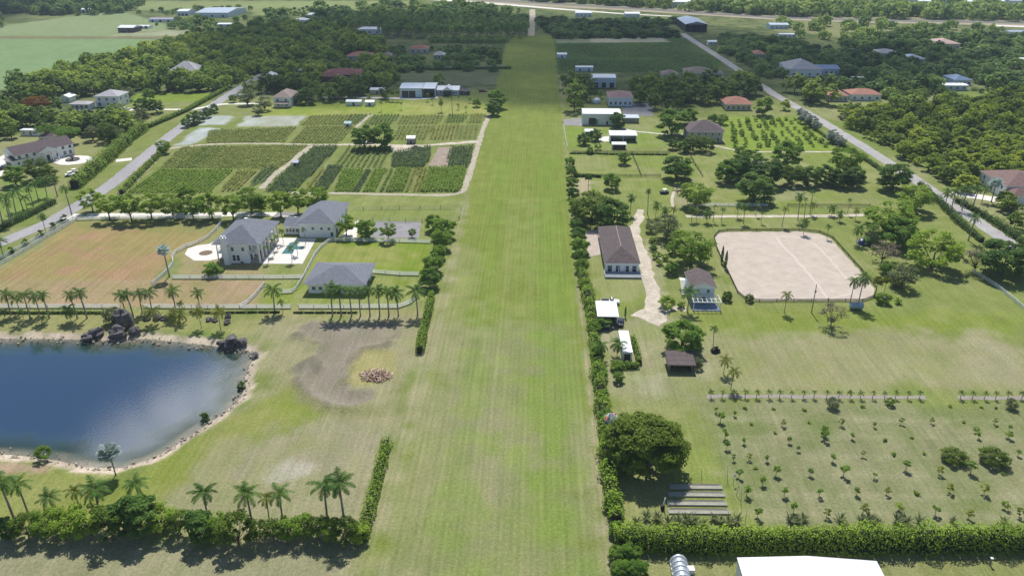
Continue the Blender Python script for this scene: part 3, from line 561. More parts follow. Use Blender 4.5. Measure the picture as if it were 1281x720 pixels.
di = t.n('ShaderNodeBsdfDiffuse'); di.inputs[0].default_value = (.9, .9, .9, 1); tr = t.n('ShaderNodeBsdfTranslucent'); tr.inputs[0].default_value = (.9, .9, .9, 1)
mx = t.n('ShaderNodeMixShader'); mx.inputs[0].default_value = .85; t.l(di.outputs[0], mx.inputs[1]); t.l(tr.outputs[0], mx.inputs[2])
tp = t.n('ShaderNodeBsdfTransparent'); m2 = t.n('ShaderNodeMixShader')
t.l(t.math('MULTIPLY', al, t.ramp(t.noise(t.obj(), .012, 4, .6), .25, .6, .55, 1.0)), m2.inputs[0]); t.l(tp.outputs[0], m2.inputs[1]); t.l(mx.outputs[0], m2.inputs[2]); t.done(m2.outputs[0])
cl = cm.build('cloud', m); tag(cl, kind='structure')
av = sm(ds, -18, 40).ravel()*.70
at = cl.data.attributes.new('thickness', 'FLOAT', 'POINT'); at.data.foreach_set('value', np.concatenate([av*1.1, av*.5]).astype(np.float32))
CV2 = []; CF2 = []; x_ = np.arange(-1160, -480, 12.); y_ = np.arange(960, 1960, 12.); QX, QY = np.meshgrid(x_, y_)
d2 = 205-np.hypot((QX+800-(QY-1440)*.22)*1.15, (QY-1440)*.56)+(fbm(QX+2000, QY, 140, 51, 4)-.5)*110; t2 = np.sqrt(np.clip(d2+25, 0, 160))*8*(.55+.9*fbm(QX+2000, QY, 100, 61, 4))
iv = np.arange(QX.size).reshape(QX.shape); k2 = (d2[:-1, :-1] > -30) & (d2[1:, 1:] > -30) & (d2[1:, :-1] > -30) & (d2[:-1, 1:] > -30); q2 = np.stack([iv[:-1, :-1], iv[:-1, 1:], iv[1:, 1:], iv[1:, :-1]], -1)[k2].reshape(-1, 4)
c2 = MB(); c2.add(np.stack([QX, QY, CZ+t2], -1).reshape(-1, 3), q2, 0, True); c2.add(np.stack([QX, QY, CZ-t2*.35-.5], -1).reshape(-1, 3), q2[:, ::-1].copy(), 0, True)
m, t = newmat('bright_cloud_vapour'); al = t.n('ShaderNodeAttribute', attribute_name='thickness').outputs['Fac']; tr = t.n('ShaderNodeBsdfTranslucent'); tr.inputs[0].default_value = (.99, .99, .99, 1); tp = t.n('ShaderNodeBsdfTransparent'); m2 = t.n('ShaderNodeMixShader'); t.l(al, m2.inputs[0]); t.l(tp.outputs[0], m2.inputs[1]); t.l(tr.outputs[0], m2.inputs[2]); t.done(m2.outputs[0])
c2o = c2.build('cloud', m); tag(c2o, kind='structure'); a2 = sm(d2, -10, 60).ravel(); at = c2o.data.attributes.new('thickness', 'FLOAT', 'POINT'); at.data.foreach_set('value', np.concatenate([a2, a2*.05]).astype(np.float32))
HAZE_D = .00011
if HAZE_D:
    hz = MB().box(-4500, 4500, -300, 5200, -7, 108).build('haze', newmat('haze_air')[0]); tag(hz, kind='stuff')
    m = MATS['haze_air']; nt2 = m.node_tree; nt2.nodes.clear(); o_ = nt2.nodes.new('ShaderNodeOutputMaterial'); pv = nt2.nodes.new('ShaderNodeVolumePrincipled')
    pv.inputs['Color'].default_value = (.70, .83, 1.0, 1); pv.inputs['Density'].default_value = HAZE_D; pv.inputs['Anisotropy'].default_value = 0; nt2.links.new(pv.outputs[0], o_.inputs['Volume'])
# ================================================================ PLANT PROTOTYPES (built once; every plant is then a copy with its own children)
BIN = []                                     # prototypes: the first use takes the prototype itself
def crown_cards(mb, seed, D, H, z0, nclump, per, card, flat=1.0, core=.9, mat=0, lean=0):
    """leaf sprays gathered in clumps through the volume of an uneven crown"""
    rng = np.random.default_rng(seed); R = D/2; cs = []; tries = 0
    lob = rng.uniform(.78, 1.12, 7); ph = rng.uniform(0, 6.28)
    while len(cs) < nclump and tries < 9000:
        tries += 1
        u = rng.normal(size=3); u /= np.linalg.norm(u); r = core*rng.uniform(.25, 1)**.38
        az = math.atan2(u[1], u[0])+ph; k = (az % 6.2832)/6.2832*7; i = int(k) % 7; f = k-int(k); rr = lob[i]*(1-f)+lob[(i+1) % 7]*f
        if u[2] < -.7: continue
        z = u[2]
        cs.append((u[0]*R*r*rr, u[1]*R*r*rr, z0+H*.42+z*r*H*.56*flat))
    cs = np.array(cs); cr = R*rng.uniform(.20, .34, len(cs))*(30/max(nclump, 8))**.33
    idx = np.repeat(np.arange(len(cs)), per); d = rng.normal(size=(len(idx), 3)); d /= np.linalg.norm(d, axis=1, keepdims=True)
    d[:, 2] = np.abs(d[:, 2])*.9-.25*(rng.random(len(idx)) < .4)
    rad_ = rng.uniform(.25, 1.05, len(idx))**.6
    c = cs[idx]+d*(cr[idx]*rad_)[:, None]*np.array((1.15, 1.15, .75))
    c[:, 2] = np.maximum(c[:, 2], z0*.6+.1)
    out = c-np.array((0, 0, z0+H*.2)); out /= np.linalg.norm(out, axis=1, keepdims=True)
    n = d*.75+out*.45+rng.normal(size=c.shape)*.42+np.array((0, 0, .75))
    mb.cards(c, n, card, rng, .62, mat)
    return cs
def limb_tubes(mb, seed, D, H, z0, cs, r0, mat=0, nl=5, bare=0):
    rng = np.random.default_rng(seed+5); top = z0+H*.35
    mb.tube([(0, 0, -.3), (r0*.15, 0, z0*.5), (0, r0*.2, z0), (0, 0, top)], [r0*1.35, r0, r0*.85, r0*.4], 7, mat)
    pick = rng.permutation(len(cs))[:nl+bare]
    for i in pick:
        e = cs[i]; b = np.array((0, 0, z0*rng.uniform(.75, 1.15))); mid = b*.45+e*.55+np.array((0, 0, .15*H))*rng.uniform(-.3, .3)
        mb.tube([b, mid, e], [r0*.5, r0*.3, r0*.1], 5, mat)
def tree_proto(name, seed, D, H, leaf, trunkfrac=.25, nclump=42, per=60, card=.55, flat=1.0, r0=None, split=True, bark=None, nl=6, bare=0):
    """unit: crown width D, total height H. split -> Empty > trunk, crown ; else one small mesh"""
    z0 = H*trunkfrac; bark = bark or M_BARK; r0 = r0 or max(.06, D*.026)
    a = MB(); cs = crown_cards(a, seed, D*.93, H-z0, z0, nclump, per, card, flat)
    if split:
        root = empty(name, (0, 0, 0)); a.build('crown', leaf, root)
        b = MB(); limb_tubes(b, seed, D, H-z0, z0, cs, r0, 0, nl, bare); b.build('trunk', bark, root)
    else:
        limb_tubes(a, seed, D, H-z0, z0, cs, r0, 1, 2); root = a.build(name, [leaf, bark])
    root['D'] = D; root['Ht'] = H; root['used'] = 0
    return root
def inst(proto, loc, s=1.0, rz=0.0, label=None, cat='tree', group=None, sz=None):
    """place a plant: the prototype itself first, copies after"""
    o = proto if not proto['used'] else copy_tree(proto)
    proto['used'] = 1
    if o is not proto: o['used'] = 1
    o.location = loc; o.rotation_euler = (0, 0, rz); o.scale = (s, s, s*(sz or 1.0))
    for k in ('label', 'category', 'group'):
        if k in o: del o[k]
    return tag(o, label, cat, group)
def retire(*ps):
    for p in ps:
        if not p['used']:
            for c in list(p.children): bpy.data.objects.remove(c)
            bpy.data.objects.remove(p)
RN = random.Random(11)
def P(name, leaf, n=3, **k):
    return [tree_proto(name, 100+hash_(name, leaf.name, i), leaf=leaf, **k) for i in range(n)]
def hash_(*a): return sum(ord(c)*(i+3) for i, c in enumerate(''.join(map(str, a)))) % 9973
BL_DARK = P('broadleaf_tree', L_DARK, 2, D=9, H=7.4, nclump=62, per=95, card=.46, trunkfrac=.05)
BL_MID = P('broadleaf_tree', L_MID, 2, D=8, H=7, nclump=58, per=85, card=.44, trunkfrac=.08)
BL_LIGHT = P('broadleaf_tree', L_LIGHT, 2, D=9, H=7.8, nclump=54, per=75, card=.44, trunkfrac=.11)
BL_OLIVE = P('broadleaf_tree', L_OLIVE, 1, D=9, H=7.5, nclump=52, per=80, card=.44, trunkfrac=.06)
BL_GREY = P('broadleaf_tree', L_GREY, 1, D=8, H=7, nclump=40, per=60, card=.4, trunkfrac=.07, bare=8)
ROWT = P('broadleaf_tree', L_LIGHT, 2, D=6.8, H=7.4, nclump=40, per=70, card=.45, trunkfrac=.2)
BL_PURP = P('broadleaf_tree', L_PURPLE, 1, D=7, H=6.5, nclump=40, per=60, card=.42)
SILVER = P('silver_tree', L_SILVERLEAF, 1, D=7, H=6.5, nclump=40, per=70, card=.42, trunkfrac=.15)
UMB = P('umbrella_tree', L_MID, 1, D=10, H=6.5, nclump=50, per=80, card=.45, trunkfrac=.42, flat=.7)
POIN = P('orange_flowering_tree', L_ORANGE, 1, D=10, H=7, nclump=46, per=60, card=.5, trunkfrac=.35, flat=.7)
BARE = P('twiggy_tree', L_BARE, 1, D=5, H=5, nclump=26, per=26, card=.28, trunkfrac=.15, bare=18, r0=.09)
SAP = P('orchard_sapling', L_MID, 2, D=1.7, H=2.6, nclump=9, per=24, card=.34, trunkfrac=.28, r0=.05, nl=3) + P('orchard_sapling', L_LIGHT, 1, D=1.9, H=2.3, nclump=9, per=24, card=.32, trunkfrac=.22, r0=.05, nl=3)
SAPY = P('orchard_sapling', L_YEL, 1, D=1.6, H=2.2, nclump=8, per=20, card=.32, trunkfrac=.22, r0=.045, nl=3)
BUSH = P('round_shrub', L_MID, 1, D=3, H=2, nclump=20, per=40, card=.34, trunkfrac=.06, r0=.06) + P('round_shrub', L_LIGHT, 1, D=2.2, H=1.7, nclump=16, per=36, card=.32, trunkfrac=.06, r0=.05)
BUSHD = P('round_shrub', L_DARK, 1, D=2.4, H=2.2, nclump=22, per=44, card=.30, trunkfrac=.06, r0=.06)
BUSHG = P('grey_shrub', L_GREY, 1, D=4, H=3, nclump=24, per=36, card=.36, trunkfrac=.08, r0=.07, bare=6)
LOWTUFT = P('low_shrub', L_LIGHT, 1, D=1.7, H=.8, nclump=8, per=22, card=.32, trunkfrac=.05, r0=.03)
# ---------------------------------------------------------------- palms (unit: 1 m from ground to crown heart is scaled by the trunk only)
def frond_crown(seed, n, L, leafl, droop, up0=1.15, up1=-.35, width=.17, st=11, mat=0, split=.9):
    rng = np.random.default_rng(seed); mb = MB(); V = []; Fc = []
    for k in range(n):
        az = 2.399*k+rng.uniform(-.25, .25); f = (k+.5)/n; e = up0+(up1-up0)*f+rng.uniform(-.12, .12); Lk = L*rng.uniform(.85, 1.08)
        t = np.linspace(0, 1, st+1); ang = e-droop*t**1.4
        dr = np.cumsum(np.cos(ang))/(st+1)*Lk; dz = np.cumsum(np.sin(ang))/(st+1)*Lk
        r = np.array((math.cos(az), math.sin(az))); s = np.array((-r[1], r[0]))
        pts = np.stack([r[0]*dr, r[1]*dr, dz], 1)
        b = len(V)
        mb.tube(pts[::2], np.linspace(.05, .012, len(pts[::2])), 4, mat)
        for i in range(1, st+1):
            w = leafl*math.sin(math.pi*(.12+.80*t[i]))**.7
            tang = pts[i]-pts[i-1]; tang /= np.linalg.norm(tang)
            for sg in (-1, 1):
                dr_ = np.array((s[0]*sg, s[1]*sg, -.55+rng.uniform(-.25, .3)))+tang*.55; dr_ /= np.linalg.norm(dr_)
                half = tang*width*Lk/st*5.0
                p0 = pts[i]-half*.55; p1 = pts[i]+half*.45; tip = pts[i]+dr_*w
                V += [p0, p1, tip+half*.2, tip-half*.25]; Fc.append([len(V)-4, len(V)-3, len(V)-2, len(V)-1])
    mb.add(np.array(V), np.array(Fc), mat)
    return mb
def fan_crown(seed, n, L, R, mat=0, droop=.5):
    rng = np.random.default_rng(seed); mb = MB()
    for k in range(n):
        az = 2.399*k; f = (k+.5)/n; e = 1.25-1.65*f; d = np.array((math.cos(az)*math.cos(e), math.sin(az)*math.cos(e), math.sin(e)))
        c = d*L*rng.uniform(.85, 1.1); mb.tube([(0, 0, 0), c*.6+np.array((0, 0, .1)), c], [.05, .04, .03], 4, mat)
        s = np.cross(d, (0, 0, 1.0)); s /= np.linalg.norm(s); u = np.cross(s, d); V = []; Fc = []
        for j in range(13):
            a = (j-6)/6*2.3; dirj = d*math.cos(a)+s*math.sin(a)-u*.15; wv = (-d*math.sin(a)+s*math.cos(a))*R*.16
            tip = c+dirj*R*rng.uniform(.85, 1.05)-np.array((0, 0, R*.15)); mid = c+dirj*R*.6
            V += [c, mid-wv, tip, mid+wv]; Fc.append([len(V)-4, len(V)-3, len(V)-2, len(V)-1])
        mb.add(np.array(V), np.array(Fc), mat)
    return mb
def palm_at(kind, label, base, crown, group=None, name='royal_palm', hmin=1.2, sc=1.0):
    """trunk base and crown heart given as seen in the photograph; the trunk is as tall as that needs"""
    x, y = G(*base); lo, hi = .3, 25
    for _ in range(30):
        z = (lo+hi)/2; d = depth(x, y, z); v = 360-FOC*float(np.dot(UP, (x, y, z-CAMH)))/d
        if v > crown[1]: lo = z
        else: hi = z
    h = max(hmin, z); L, fr, shaft = PALMS[kind]
    root = empty(name, (x, y, 0), RN.uniform(0, 6.28), label, 'palm tree', group)
    r = .16 if kind in ('royal', 'bismarck') else .11
    r *= min(1.2, max(.6, h/7)); lx, ly = RN.uniform(-.055, .055)*h, RN.uniform(-.055, .055)*h
    t = MB(); t.tube([(0, 0, -.2), (lx*.1, ly*.1, h*.12), (lx*.4, ly*.4, h*.5), (lx, ly, h*(.84 if shaft else 1))], [r*1.5, r*1.15, r*1.1, r*.85], 8)
    t.build('trunk', M_PBARK, root)
    if shaft:
        q = MB(); q.tube([(lx, ly, h*.835), (lx, ly, h*.9), (lx, ly, h*1.01)], [r*.95, r*.9, r*.4], 8); q.build('crownshaft', M_SHAFT, root)
    me = RN.choice(fr); o = bpy.data.objects.new('fronds', me); COL.objects.link(o); o.parent = root; o.location = (lx, ly, h); k = L*sc*RN.uniform(.82, 1.14); o.scale = (k, k, k); o.rotation_euler = (RN.uniform(-.16, .16), RN.uniform(-.16, .16), RN.uniform(0, 6))
    if kind in ('royal', 'coco') and RN.random() < .6:
        q = bpy.data.objects.new('dead_fronds', RN.choice(DEADF)); COL.objects.link(q); q.parent = root; q.location = (lx, ly, h-.1); q.scale = (k, k, k); q.rotation_euler.z = RN.uniform(0, 6)
    return root
def fr_mesh(mb, mats):
    o = mb.build('fronds', mats); me = o.data; bpy.data.objects.remove(o); return me
PALMS = {
 'royal': (1.0, [fr_mesh(frond_crown(s, 15, 3.0, .75, 1.25), L_PALM) for s in (1, 2, 3, 4)], True),
 'coco': (1.0, [fr_mesh(frond_crown(s, 20, 2.9, .62, 1.7, 1.3, -.7), L_PALM) for s in (11, 12, 13)], False),
 'yellow': (1.0, [fr_mesh(frond_crown(s, 16, 2.2, .5, 1.6, 1.2, -.5), L_PALMY) for s in (21, 22)], False),
 'small': (1.0, [fr_mesh(frond_crown(s, 13, 1.7, .42, 1.5, 1.2, -.3), L_PALM) for s in (31, 32, 33)], False),
 'date': (1.0, [fr_mesh(frond_crown(s, 26, 2.0, .32, 1.5, 1.35, -.8), L_PALM) for s in (41, 42)], False),
 'mini': (1.0, [fr_mesh(frond_crown(s, 9, .95, .28, 1.3, 1.2, -.1, st=7), L_PALM) for s in (51, 52)], False),
 'bismarck': (1.0, [fr_mesh(fan_crown(s, 22, 1.35, 1.25), L_SILVER) for s in (61, 62)], False),
 'cabbage': (1.0, [fr_mesh(fan_crown(s, 20, .95, .95), L_PALM) for s in (71, 72)], False),
 'cabbagey': (1.0, [fr_mesh(fan_crown(s, 18, .85, .9), L_PALMY) for s in (81,)], False),
}
DEADF = [fr_mesh(frond_crown(s, n_, 2.3, .4, 1.1, -.45, -1.0), L_BARE) for s, n_ in ((91, 3), (92, 4), (93, 2))]
def tree_px(protos, cx, cy, wpx, label, group=None, hw=None, cat='tree', sz=None):
    """crown centre and crown width as seen in the photograph"""
    p = RN.choice(protos) if isinstance(protos, list) else protos
    D, Hh = p['D'], p['Ht']; hc = 4.0; wpx *= 1.2
    for _ in range(5):
        x, y = G(cx, cy, hc); s = wpx*mpp(x, y, hc)/D; hc = .58*Hh*s*(sz or 1)
    return inst(p, (x, y, 0), s, RN.uniform(0, 6.28), label, cat, group, sz)
# ---------------------------------------------------------------- hedges
def hedge(name, pts, width, height, leaf, label, seed=1, dens=9, card=.42, lump=.25, px=True, group=None, cat='hedge', top=None):
    rng = np.random.default_rng(seed); Pp = np.array(PW(pts) if px else pts); seg = np.linalg.norm(np.diff(Pp, axis=0), axis=1); cum = np.concatenate([[0], np.cumsum(seg)]); L = cum[-1]
    N = int(L*(width+2*height)*dens); s = rng.uniform(0, L, N)
    i = np.clip(np.searchsorted(cum, s)-1, 0, len(seg)-1); f = (s-cum[i])/seg[i]; c = Pp[i]*(1-f)[:, None]+Pp[i+1]*f[:, None]
    tdir = (Pp[i+1]-Pp[i])/seg[i][:, None]; nd = np.stack([-tdir[:, 1], tdir[:, 0]], 1)
    lum = 1+lump*(fbm(c[:, 0]+500, c[:, 1]+500, 2.6, seed, 3)-.5)*2.2
    th = rng.uniform(-.25, math.pi+.25, N); e = .55 if lump < .2 else .8
    px_ = np.sign(np.cos(th))*np.abs(np.cos(th))**e*width/2*lum; pz = np.maximum(np.abs(np.sin(th))**e*np.sign(np.sin(th)), .02)*height*lum
    k = rng.uniform(.72, 1.06, N); px_ *= k; pz *= k
    # uneven ends
    pos = np.stack([c[:, 0]+nd[:, 0]*px_, c[:, 1]+nd[:, 1]*px_, pz+.1], 1)
    nr = np.stack([nd[:, 0]*np.cos(th), nd[:, 1]*np.cos(th), np.sin(th)], 1)+rng.normal(size=(N, 3))*.55+np.array((0, 0, .2))
    mb = MB(); mb.cards(pos, nr, card, rng, .62)
    step = max(1, int(L/3))
    for j in range(step):
        a, b_ = j*L/step, (j+1)*L/step
        def at_(q):
            ii = min(max(int(np.searchsorted(cum, q))-1, 0), len(seg)-1); ff = (q-cum[ii])/seg[ii]; return Pp[ii]*(1-ff)+Pp[ii+1]*ff
        p0, p1 = at_(a+.3), at_(b_); mb.bar((p0[0], p0[1], height*.3), (p1[0], p1[1], height*.36), width*.5, height*.64, 1)
    return tag(mb.build(name, [leaf, M_TWIG]), label, cat, group)
# ---------------------------------------------------------------- crops: uncountable plants in rows
def crop(name, poly, leaf, row=1.8, step=.7, h=.6, card=.45, per=2, label=None, seed=1, ang=0.0, jit=.12, fill=1.0, px=True, width=.35, kind='stuff', lumps=0):
    rng = np.random.default_rng(seed); Q = np.array(PW(poly) if px else poly); ca, sa = math.cos(ang), math.sin(ang)
    R = np.array(((ca, sa), (-sa, ca))); q = Q@R.T; u = np.arange(q[:, 0].min(), q[:, 0].max(), row); v = np.arange(q[:, 1].min(), q[:, 1].max(), step)
    U, V = np.meshgrid(u, v); U = U.ravel(); V = V.ravel(); U = U+rng.normal(size=U.shape)*jit; V = V+rng.uniform(-.5, .5, V.shape)*step
    pts = np.stack([U, V], 1)@R; ok = inside(Q, pts[:, 0], pts[:, 1]) & (rng.random(len(pts)) < fill)
    if lumps: ok &= fbm(pts[:, 0]+900, pts[:, 1]+900, 7, seed, 3) > lumps
    pts = pts[ok]
    c = np.repeat(pts, per, 0); n = len(c); hz = h*(.75+.5*fbm(c[:, 0]+900, c[:, 1]+900, 9, seed, 2))
    pos = np.stack([c[:, 0]+rng.normal(size=n)*width*.5, c[:, 1]+rng.normal(size=n)*width*.6, hz*rng.uniform(.35, 1.0, n)], 1)
    nr = rng.normal(size=(n, 3))*.5+np.array((0, 0, 1.3)); mb = MB().cards(pos, nr, card, rng, .7)
    o = mb.build(name, leaf); return tag(o, label, 'crop' if label else None, None, kind)
# ================================================================ BUILDINGS
CLEAR = []                                   # (x, y, radius): nothing is planted by chance here
def roof_mb(kind, x0, x1, y0, y1, z, rise, ov=.6, th=.22, hipl=None):
    """closed roof with fascia: material 0 covering, 1 trim"""
    a, b, c, d = x0-ov, x1+ov, y0-ov, y1+ov; mb = MB(); W = b-a; D = d-c
    e0 = [(a, c, z), (b, c, z), (b, d, z), (a, d, z)]; e1 = [(x, y, z+th) for x, y, _ in e0]; t = z+th+rise
    mb.add(e0, [(3, 2, 1, 0)], 1); mb.add(e0+e1, [(0, 1, 5, 4), (1, 2, 6, 5), (2, 3, 7, 6), (3, 0, 4, 7)], 1)
    if kind == 'hip':
        if W >= D: k = hipl or D/2; r = [(a+k, (c+d)/2, t), (b-k, (c+d)/2, t)]; f = [(0, 1, 5, 4), (1, 2, 5), (2, 3, 4, 5), (3, 0, 4)]
        else: k = hipl or W/2; r = [((a+b)/2, c+k, t), ((a+b)/2, d-k, t)]; f = [(0, 1, 4), (1, 2, 5, 4), (2, 3, 5), (3, 0, 4, 5)]
        mb.add(e1+r, f, 0)
    elif kind == 'gable_x': mb.add(e1+[(a, (c+d)/2, t), (b, (c+d)/2, t)], [(0, 1, 5, 4), (2, 3, 4, 5)], 0); mb.add([e1[0], e1[3], (a, (c+d)/2, t), e1[1], e1[2], (b, (c+d)/2, t)], [(0, 2, 1), (3, 4, 5)], 1)
    elif kind == 'gable_y': mb.add(e1+[((a+b)/2, c, t), ((a+b)/2, d, t)], [(1, 2, 5, 4), (3, 0, 4, 5)], 0); mb.add([e1[0], e1[1], ((a+b)/2, c, t), e1[2], e1[3], ((a+b)/2, d, t)], [(0, 1, 2), (3, 4, 5)], 1)
    elif kind == 'shed': mb.add(e1+[(a, d, t), (b, d, t)], [(0, 1, 5, 4)], 0); mb.add(e1+[(a, d, t), (b, d, t)], [(1, 2, 5), (3, 0, 4), (2, 3, 4, 5)], 1)
    else: mb.add(e1, [(0, 1, 2, 3)], 0)
    return mb
def window(root, side, u, z, w, h, x0, x1, y0, y1, name='window', frame=None, pane=None):
    """a framed window (or door) set proud of a wall; the pane is its own piece"""
    fr = frame or M_TRIM; A, B = MB(), MB()
    def put(mb, du, dz, o0, o1, u_, z_):
        if side == 'S': mb.box(u_-du/2, u_+du/2, y0-o1, y0-o0, z_, z_+dz)
        elif side == 'N': mb.box(u_-du/2, u_+du/2, y1+o0, y1+o1, z_, z_+dz)
        elif side == 'W': mb.box(x0-o1, x0-o0, u_-du/2, u_+du/2, z_, z_+dz)
        else: mb.box(x1+o0, x1+o1, u_-du/2, u_+du/2, z_, z_+dz)
    put(A, w+.24, .12, 0, .09, u, z-.12); put(A, w+.24, .12, 0, .09, u, z+h)
    put(A, .12, h, 0, .08, u-w/2-.06, z); put(A, .12, h, 0, .08, u+w/2+.06, z)
    if name == 'window': put(A, w, .06, 0, .07, u, z+h*.5-.03)
    f = A.build(name, fr, root); put(B, w, h, 0, .045, u, z)
    B.build('pane' if name == 'window' else 'panel', pane or (M_GLASS if name == 'window' else M_DOOR), f)
def building(name, label, cat, x0, x1, y0, y1, wh, roof, rise, wall, rmat, trim=None, ov=.6, win=(), rz=0.0, group=None, hipl=None, open_=(), th=.22):
    cx, cy = (x0+x1)/2, (y0+y1)/2; hw, hd = (x1-x0)/2, (y1-y0)/2
    root = empty(name, (cx, cy, 0), rz, label, cat, group); CLEAR.append((cx, cy, max(hw, hd)+1.5))
    w = MB(); T = .2; g = -.3
    for sd_ in 'SNWE':
        if sd_ in open_: continue
        if sd_ == 'S': w.box(-hw, hw, -hd, -hd+T, g, wh)
        if sd_ == 'N': w.box(-hw, hw, hd-T, hd, g, wh)
        if sd_ == 'W': w.box(-hw, -hw+T, -hd+T+.002, hd-T-.002, g, wh-.003)
        if sd_ == 'E': w.box(hw-T, hw, -hd+T+.002, hd-T-.002, g, wh-.003)
    if w.ch: w.build('wall', wall, root)
    if open_:
        for sx in np.linspace(-hw+.15, hw-.15, max(2, int(hw*2/4.5)+1)):
            for sy in ((-hd+.15, hd-.15)):
                if (sy < 0 and 'S' in open_) or (sy > 0 and 'N' in open_): MB().box(sx-.12, sx+.12, sy-.12, sy+.12, -.2, wh-.004).build('post', trim or M_TRIM, root)
        if 'E' in open_ or 'W' in open_:
            for sx in ([hw-.15] if 'E' in open_ else [])+([-hw+.15] if 'W' in open_ else []): MB().box(sx-.13, sx+.13, -.13, .13, -.2, wh-.006).build('post', trim or M_TRIM, root)
    roof_mb(roof, -hw, hw, -hd, hd, wh, rise, ov, th, hipl).build('roof', [rmat, trim or M_TRIM], root)
    for q in win:
        side, n, z, ww, hh = q[:5]; nm = q[5] if len(q) > 5 else 'window'
        span = hw if side in 'SN' else hd
        if isinstance(n, (list, tuple)): us = [v*span for v in n]
        else: us = [span*(-1+(2*i+1)/n) for i in range(n)]
        for u in us: window(root, side, u, z, ww, hh, -hw, hw, -hd, hd, nm)
    return root
def at_px(px0, px1, pyb, dep):
    a, b = G(px0, pyb), G(px1, pyb); y = (a[1]+b[1])/2; return a[0], b[0], y, y+dep
BLD = {}
# --- left estate
x0, x1, y0, y1 = at_px(281, 313, 329, 20)
HW, HD = (x1-x0)/2, 10.0
man = building('white_mansion', 'two-storey white mansion with grey hip roof, front chimney and columned porch by the pool', 'house', x0, x1, y0, y1, 6.6, 'hip', 0.01, M_WALLW, M_ROOFG,
   win=(('S', [-.18, .14], .9, .9, 1.9), ('S', [-.22, .6], 4.3, .8, 1.2), ('W', [-.35, 0, .4, .8], .9, 1.1, 1.7), ('W', 5, 4.1, 1.1, 1.5), ('E', 6, 4.0, 1.4, 1.9), ('E', [-.8, -.45, .2, .6], .4, 1.7, 2.3), ('W', [-.75], .2, 1.1, 2.2, 'door')))
for c in list(man.children):
    if c.name.startswith('roof'): bpy.data.objects.remove(c)
PX = HW+3.5                                   # roof carried out over the pool-side porch
rm = roof_mb('hip', -HW-2.3, PX, -HD-.2, HD, 6.62, 4.0, .7).build('roof', [M_ROOFG, M_TRIM], man)
MB().box(-.5, .5, 2, 3, 9.2, 10.9).build('chimney_vent', M_TRIM, rm)
ch = MB(); ch.box(-1.0-2.75, 1.0-2.75, -HD-.9, -HD-.003, -.2, 6.0); ch.box(-.8-2.75, .8-2.75, -HD-1.6, -HD-.91, -.2, 9.0); ch.box(-.95-2.75, .95-2.75, -HD-1.75, -HD-.76, 9.002, 9.3)
ch.box(-.75-2.75, -.2-2.75, -HD-1.5, -HD-1.0, 9.302, 9.9); ch.box(.2-2.75, .75-2.75, -HD-1.5, -HD-1.0, 9.302, 9.9); ch.build('chimney', M_WALLW, man)
for k in range(7):
    y = -HD+.5+k*(2*HD-1)/6
    c = MB(); c.box(PX-.55, PX-.05, y-.25, y+.25, .3, 6.615); c.box(PX-.68, PX+.08, y-.38, y+.38, -.2, .298); c.box(PX-.66, PX+.06, y-.36, y+.36, 6.1, 6.4); c.build('porch_column', M_TRIM, man)
MB().box(HW+.004, PX-.02, -HD, HD, -.2, .12).build('porch_floor', M_PAVE, man)
bl = MB(); bl.box(HW+.004, PX-1.0, -HD, HD, 3.3, 3.5); 
for z in (3.95, 4.4): bl.box(PX-1.06, PX-1.0, -HD, HD, z, z+.07)
for y in np.arange(-HD+.1, HD, .55): bl.box(PX-1.055, PX-1.005, y, y+.05, 3.502, 4.4)
bl.build('balcony', M_TRIM, man)
bw = MB(); bw.box(-HW-2.0, -HW-.004, -HD, -HD+7, 3.3, 3.5)
for z in (3.95, 4.4): bw.box(-HW-2.0, -HW-1.94, -HD, -HD+7, z, z+.07); bw.box(-HW-1.94, -HW-.01, -HD, -HD+.06, z, z+.07)
bw.build('balcony', M_TRIM, man)
for y in (-HD+.2, -HD+3.4, -HD+6.8): MB().box(-HW-2.02, -HW-1.7, y-.16, y+.16, -.2, 3.298).build('porch_column', M_TRIM, man); MB().box(-HW-2.0, -HW-1.74, y-.13, y+.13, 3.502, 6.6).build('porch_column', M_TRIM, man)
a = MB(); a.box(.3*HW, .3*HW+.8, -HD-.5, -HD-.002, .1, .7); a.build('air_conditioner', M_STEEL, man)
x0, x1, y0, y1 = at_px(375, 419, 297, 21)
building('guest_house', 'white two-storey guest house with grey hip roof behind the swimming pool', 'house', x0, x1, y0, y1, 5.2, 'hip', 3.2, M_WALLW, M_ROOFG, ov=.9,
   win=(('S', [-.75, -.2, .3, .72], 2.9, .85, .9), ('S', [.86], .6, .9, 1.4), ('E', 4, 3, 1, 1.2), ('W', 3, 3, 1, 1.2), ('E', 3, .1, 2.4, 2.4, 'door')))
xx0, xx1, yy0, yy1 = at_px(353.5, 375, 293, 8)
building('link_wing', 'low white wing with dark grey gable roof joining the mansion and guest house', 'building', xx0+1.0, x0-.25, yy0, yy1, 3.1, 'gable_x', 1.7, M_WALLW, M_ROOFG, ov=.35, win=(('S', [-.7, -.3, .1, .5], 1.0, .8, 1.2), ('S', [.85], .1, 1, 2.1, 'door')))
x0, x1, y0, y1 = at_px(386, 455, 367, 14)
building('stable_barn', 'low white barn under a broad grey hip roof behind the row of ten royal palms', 'barn', x0, x1, y0, y1, 3.3, 'hip', 2.7, M_WALLW, M_ROOFG, ov=1.1,
   win=(('S', [-.8, -.55, -.3, .3, .55, .8], 1.2, 1.0, 1.0), ('S', [0], .05, 3.0, 2.7, 'door'), ('E', [0], .05, 3, 2.7, 'door'), ('W', 3, 1.2, 1, 1)))
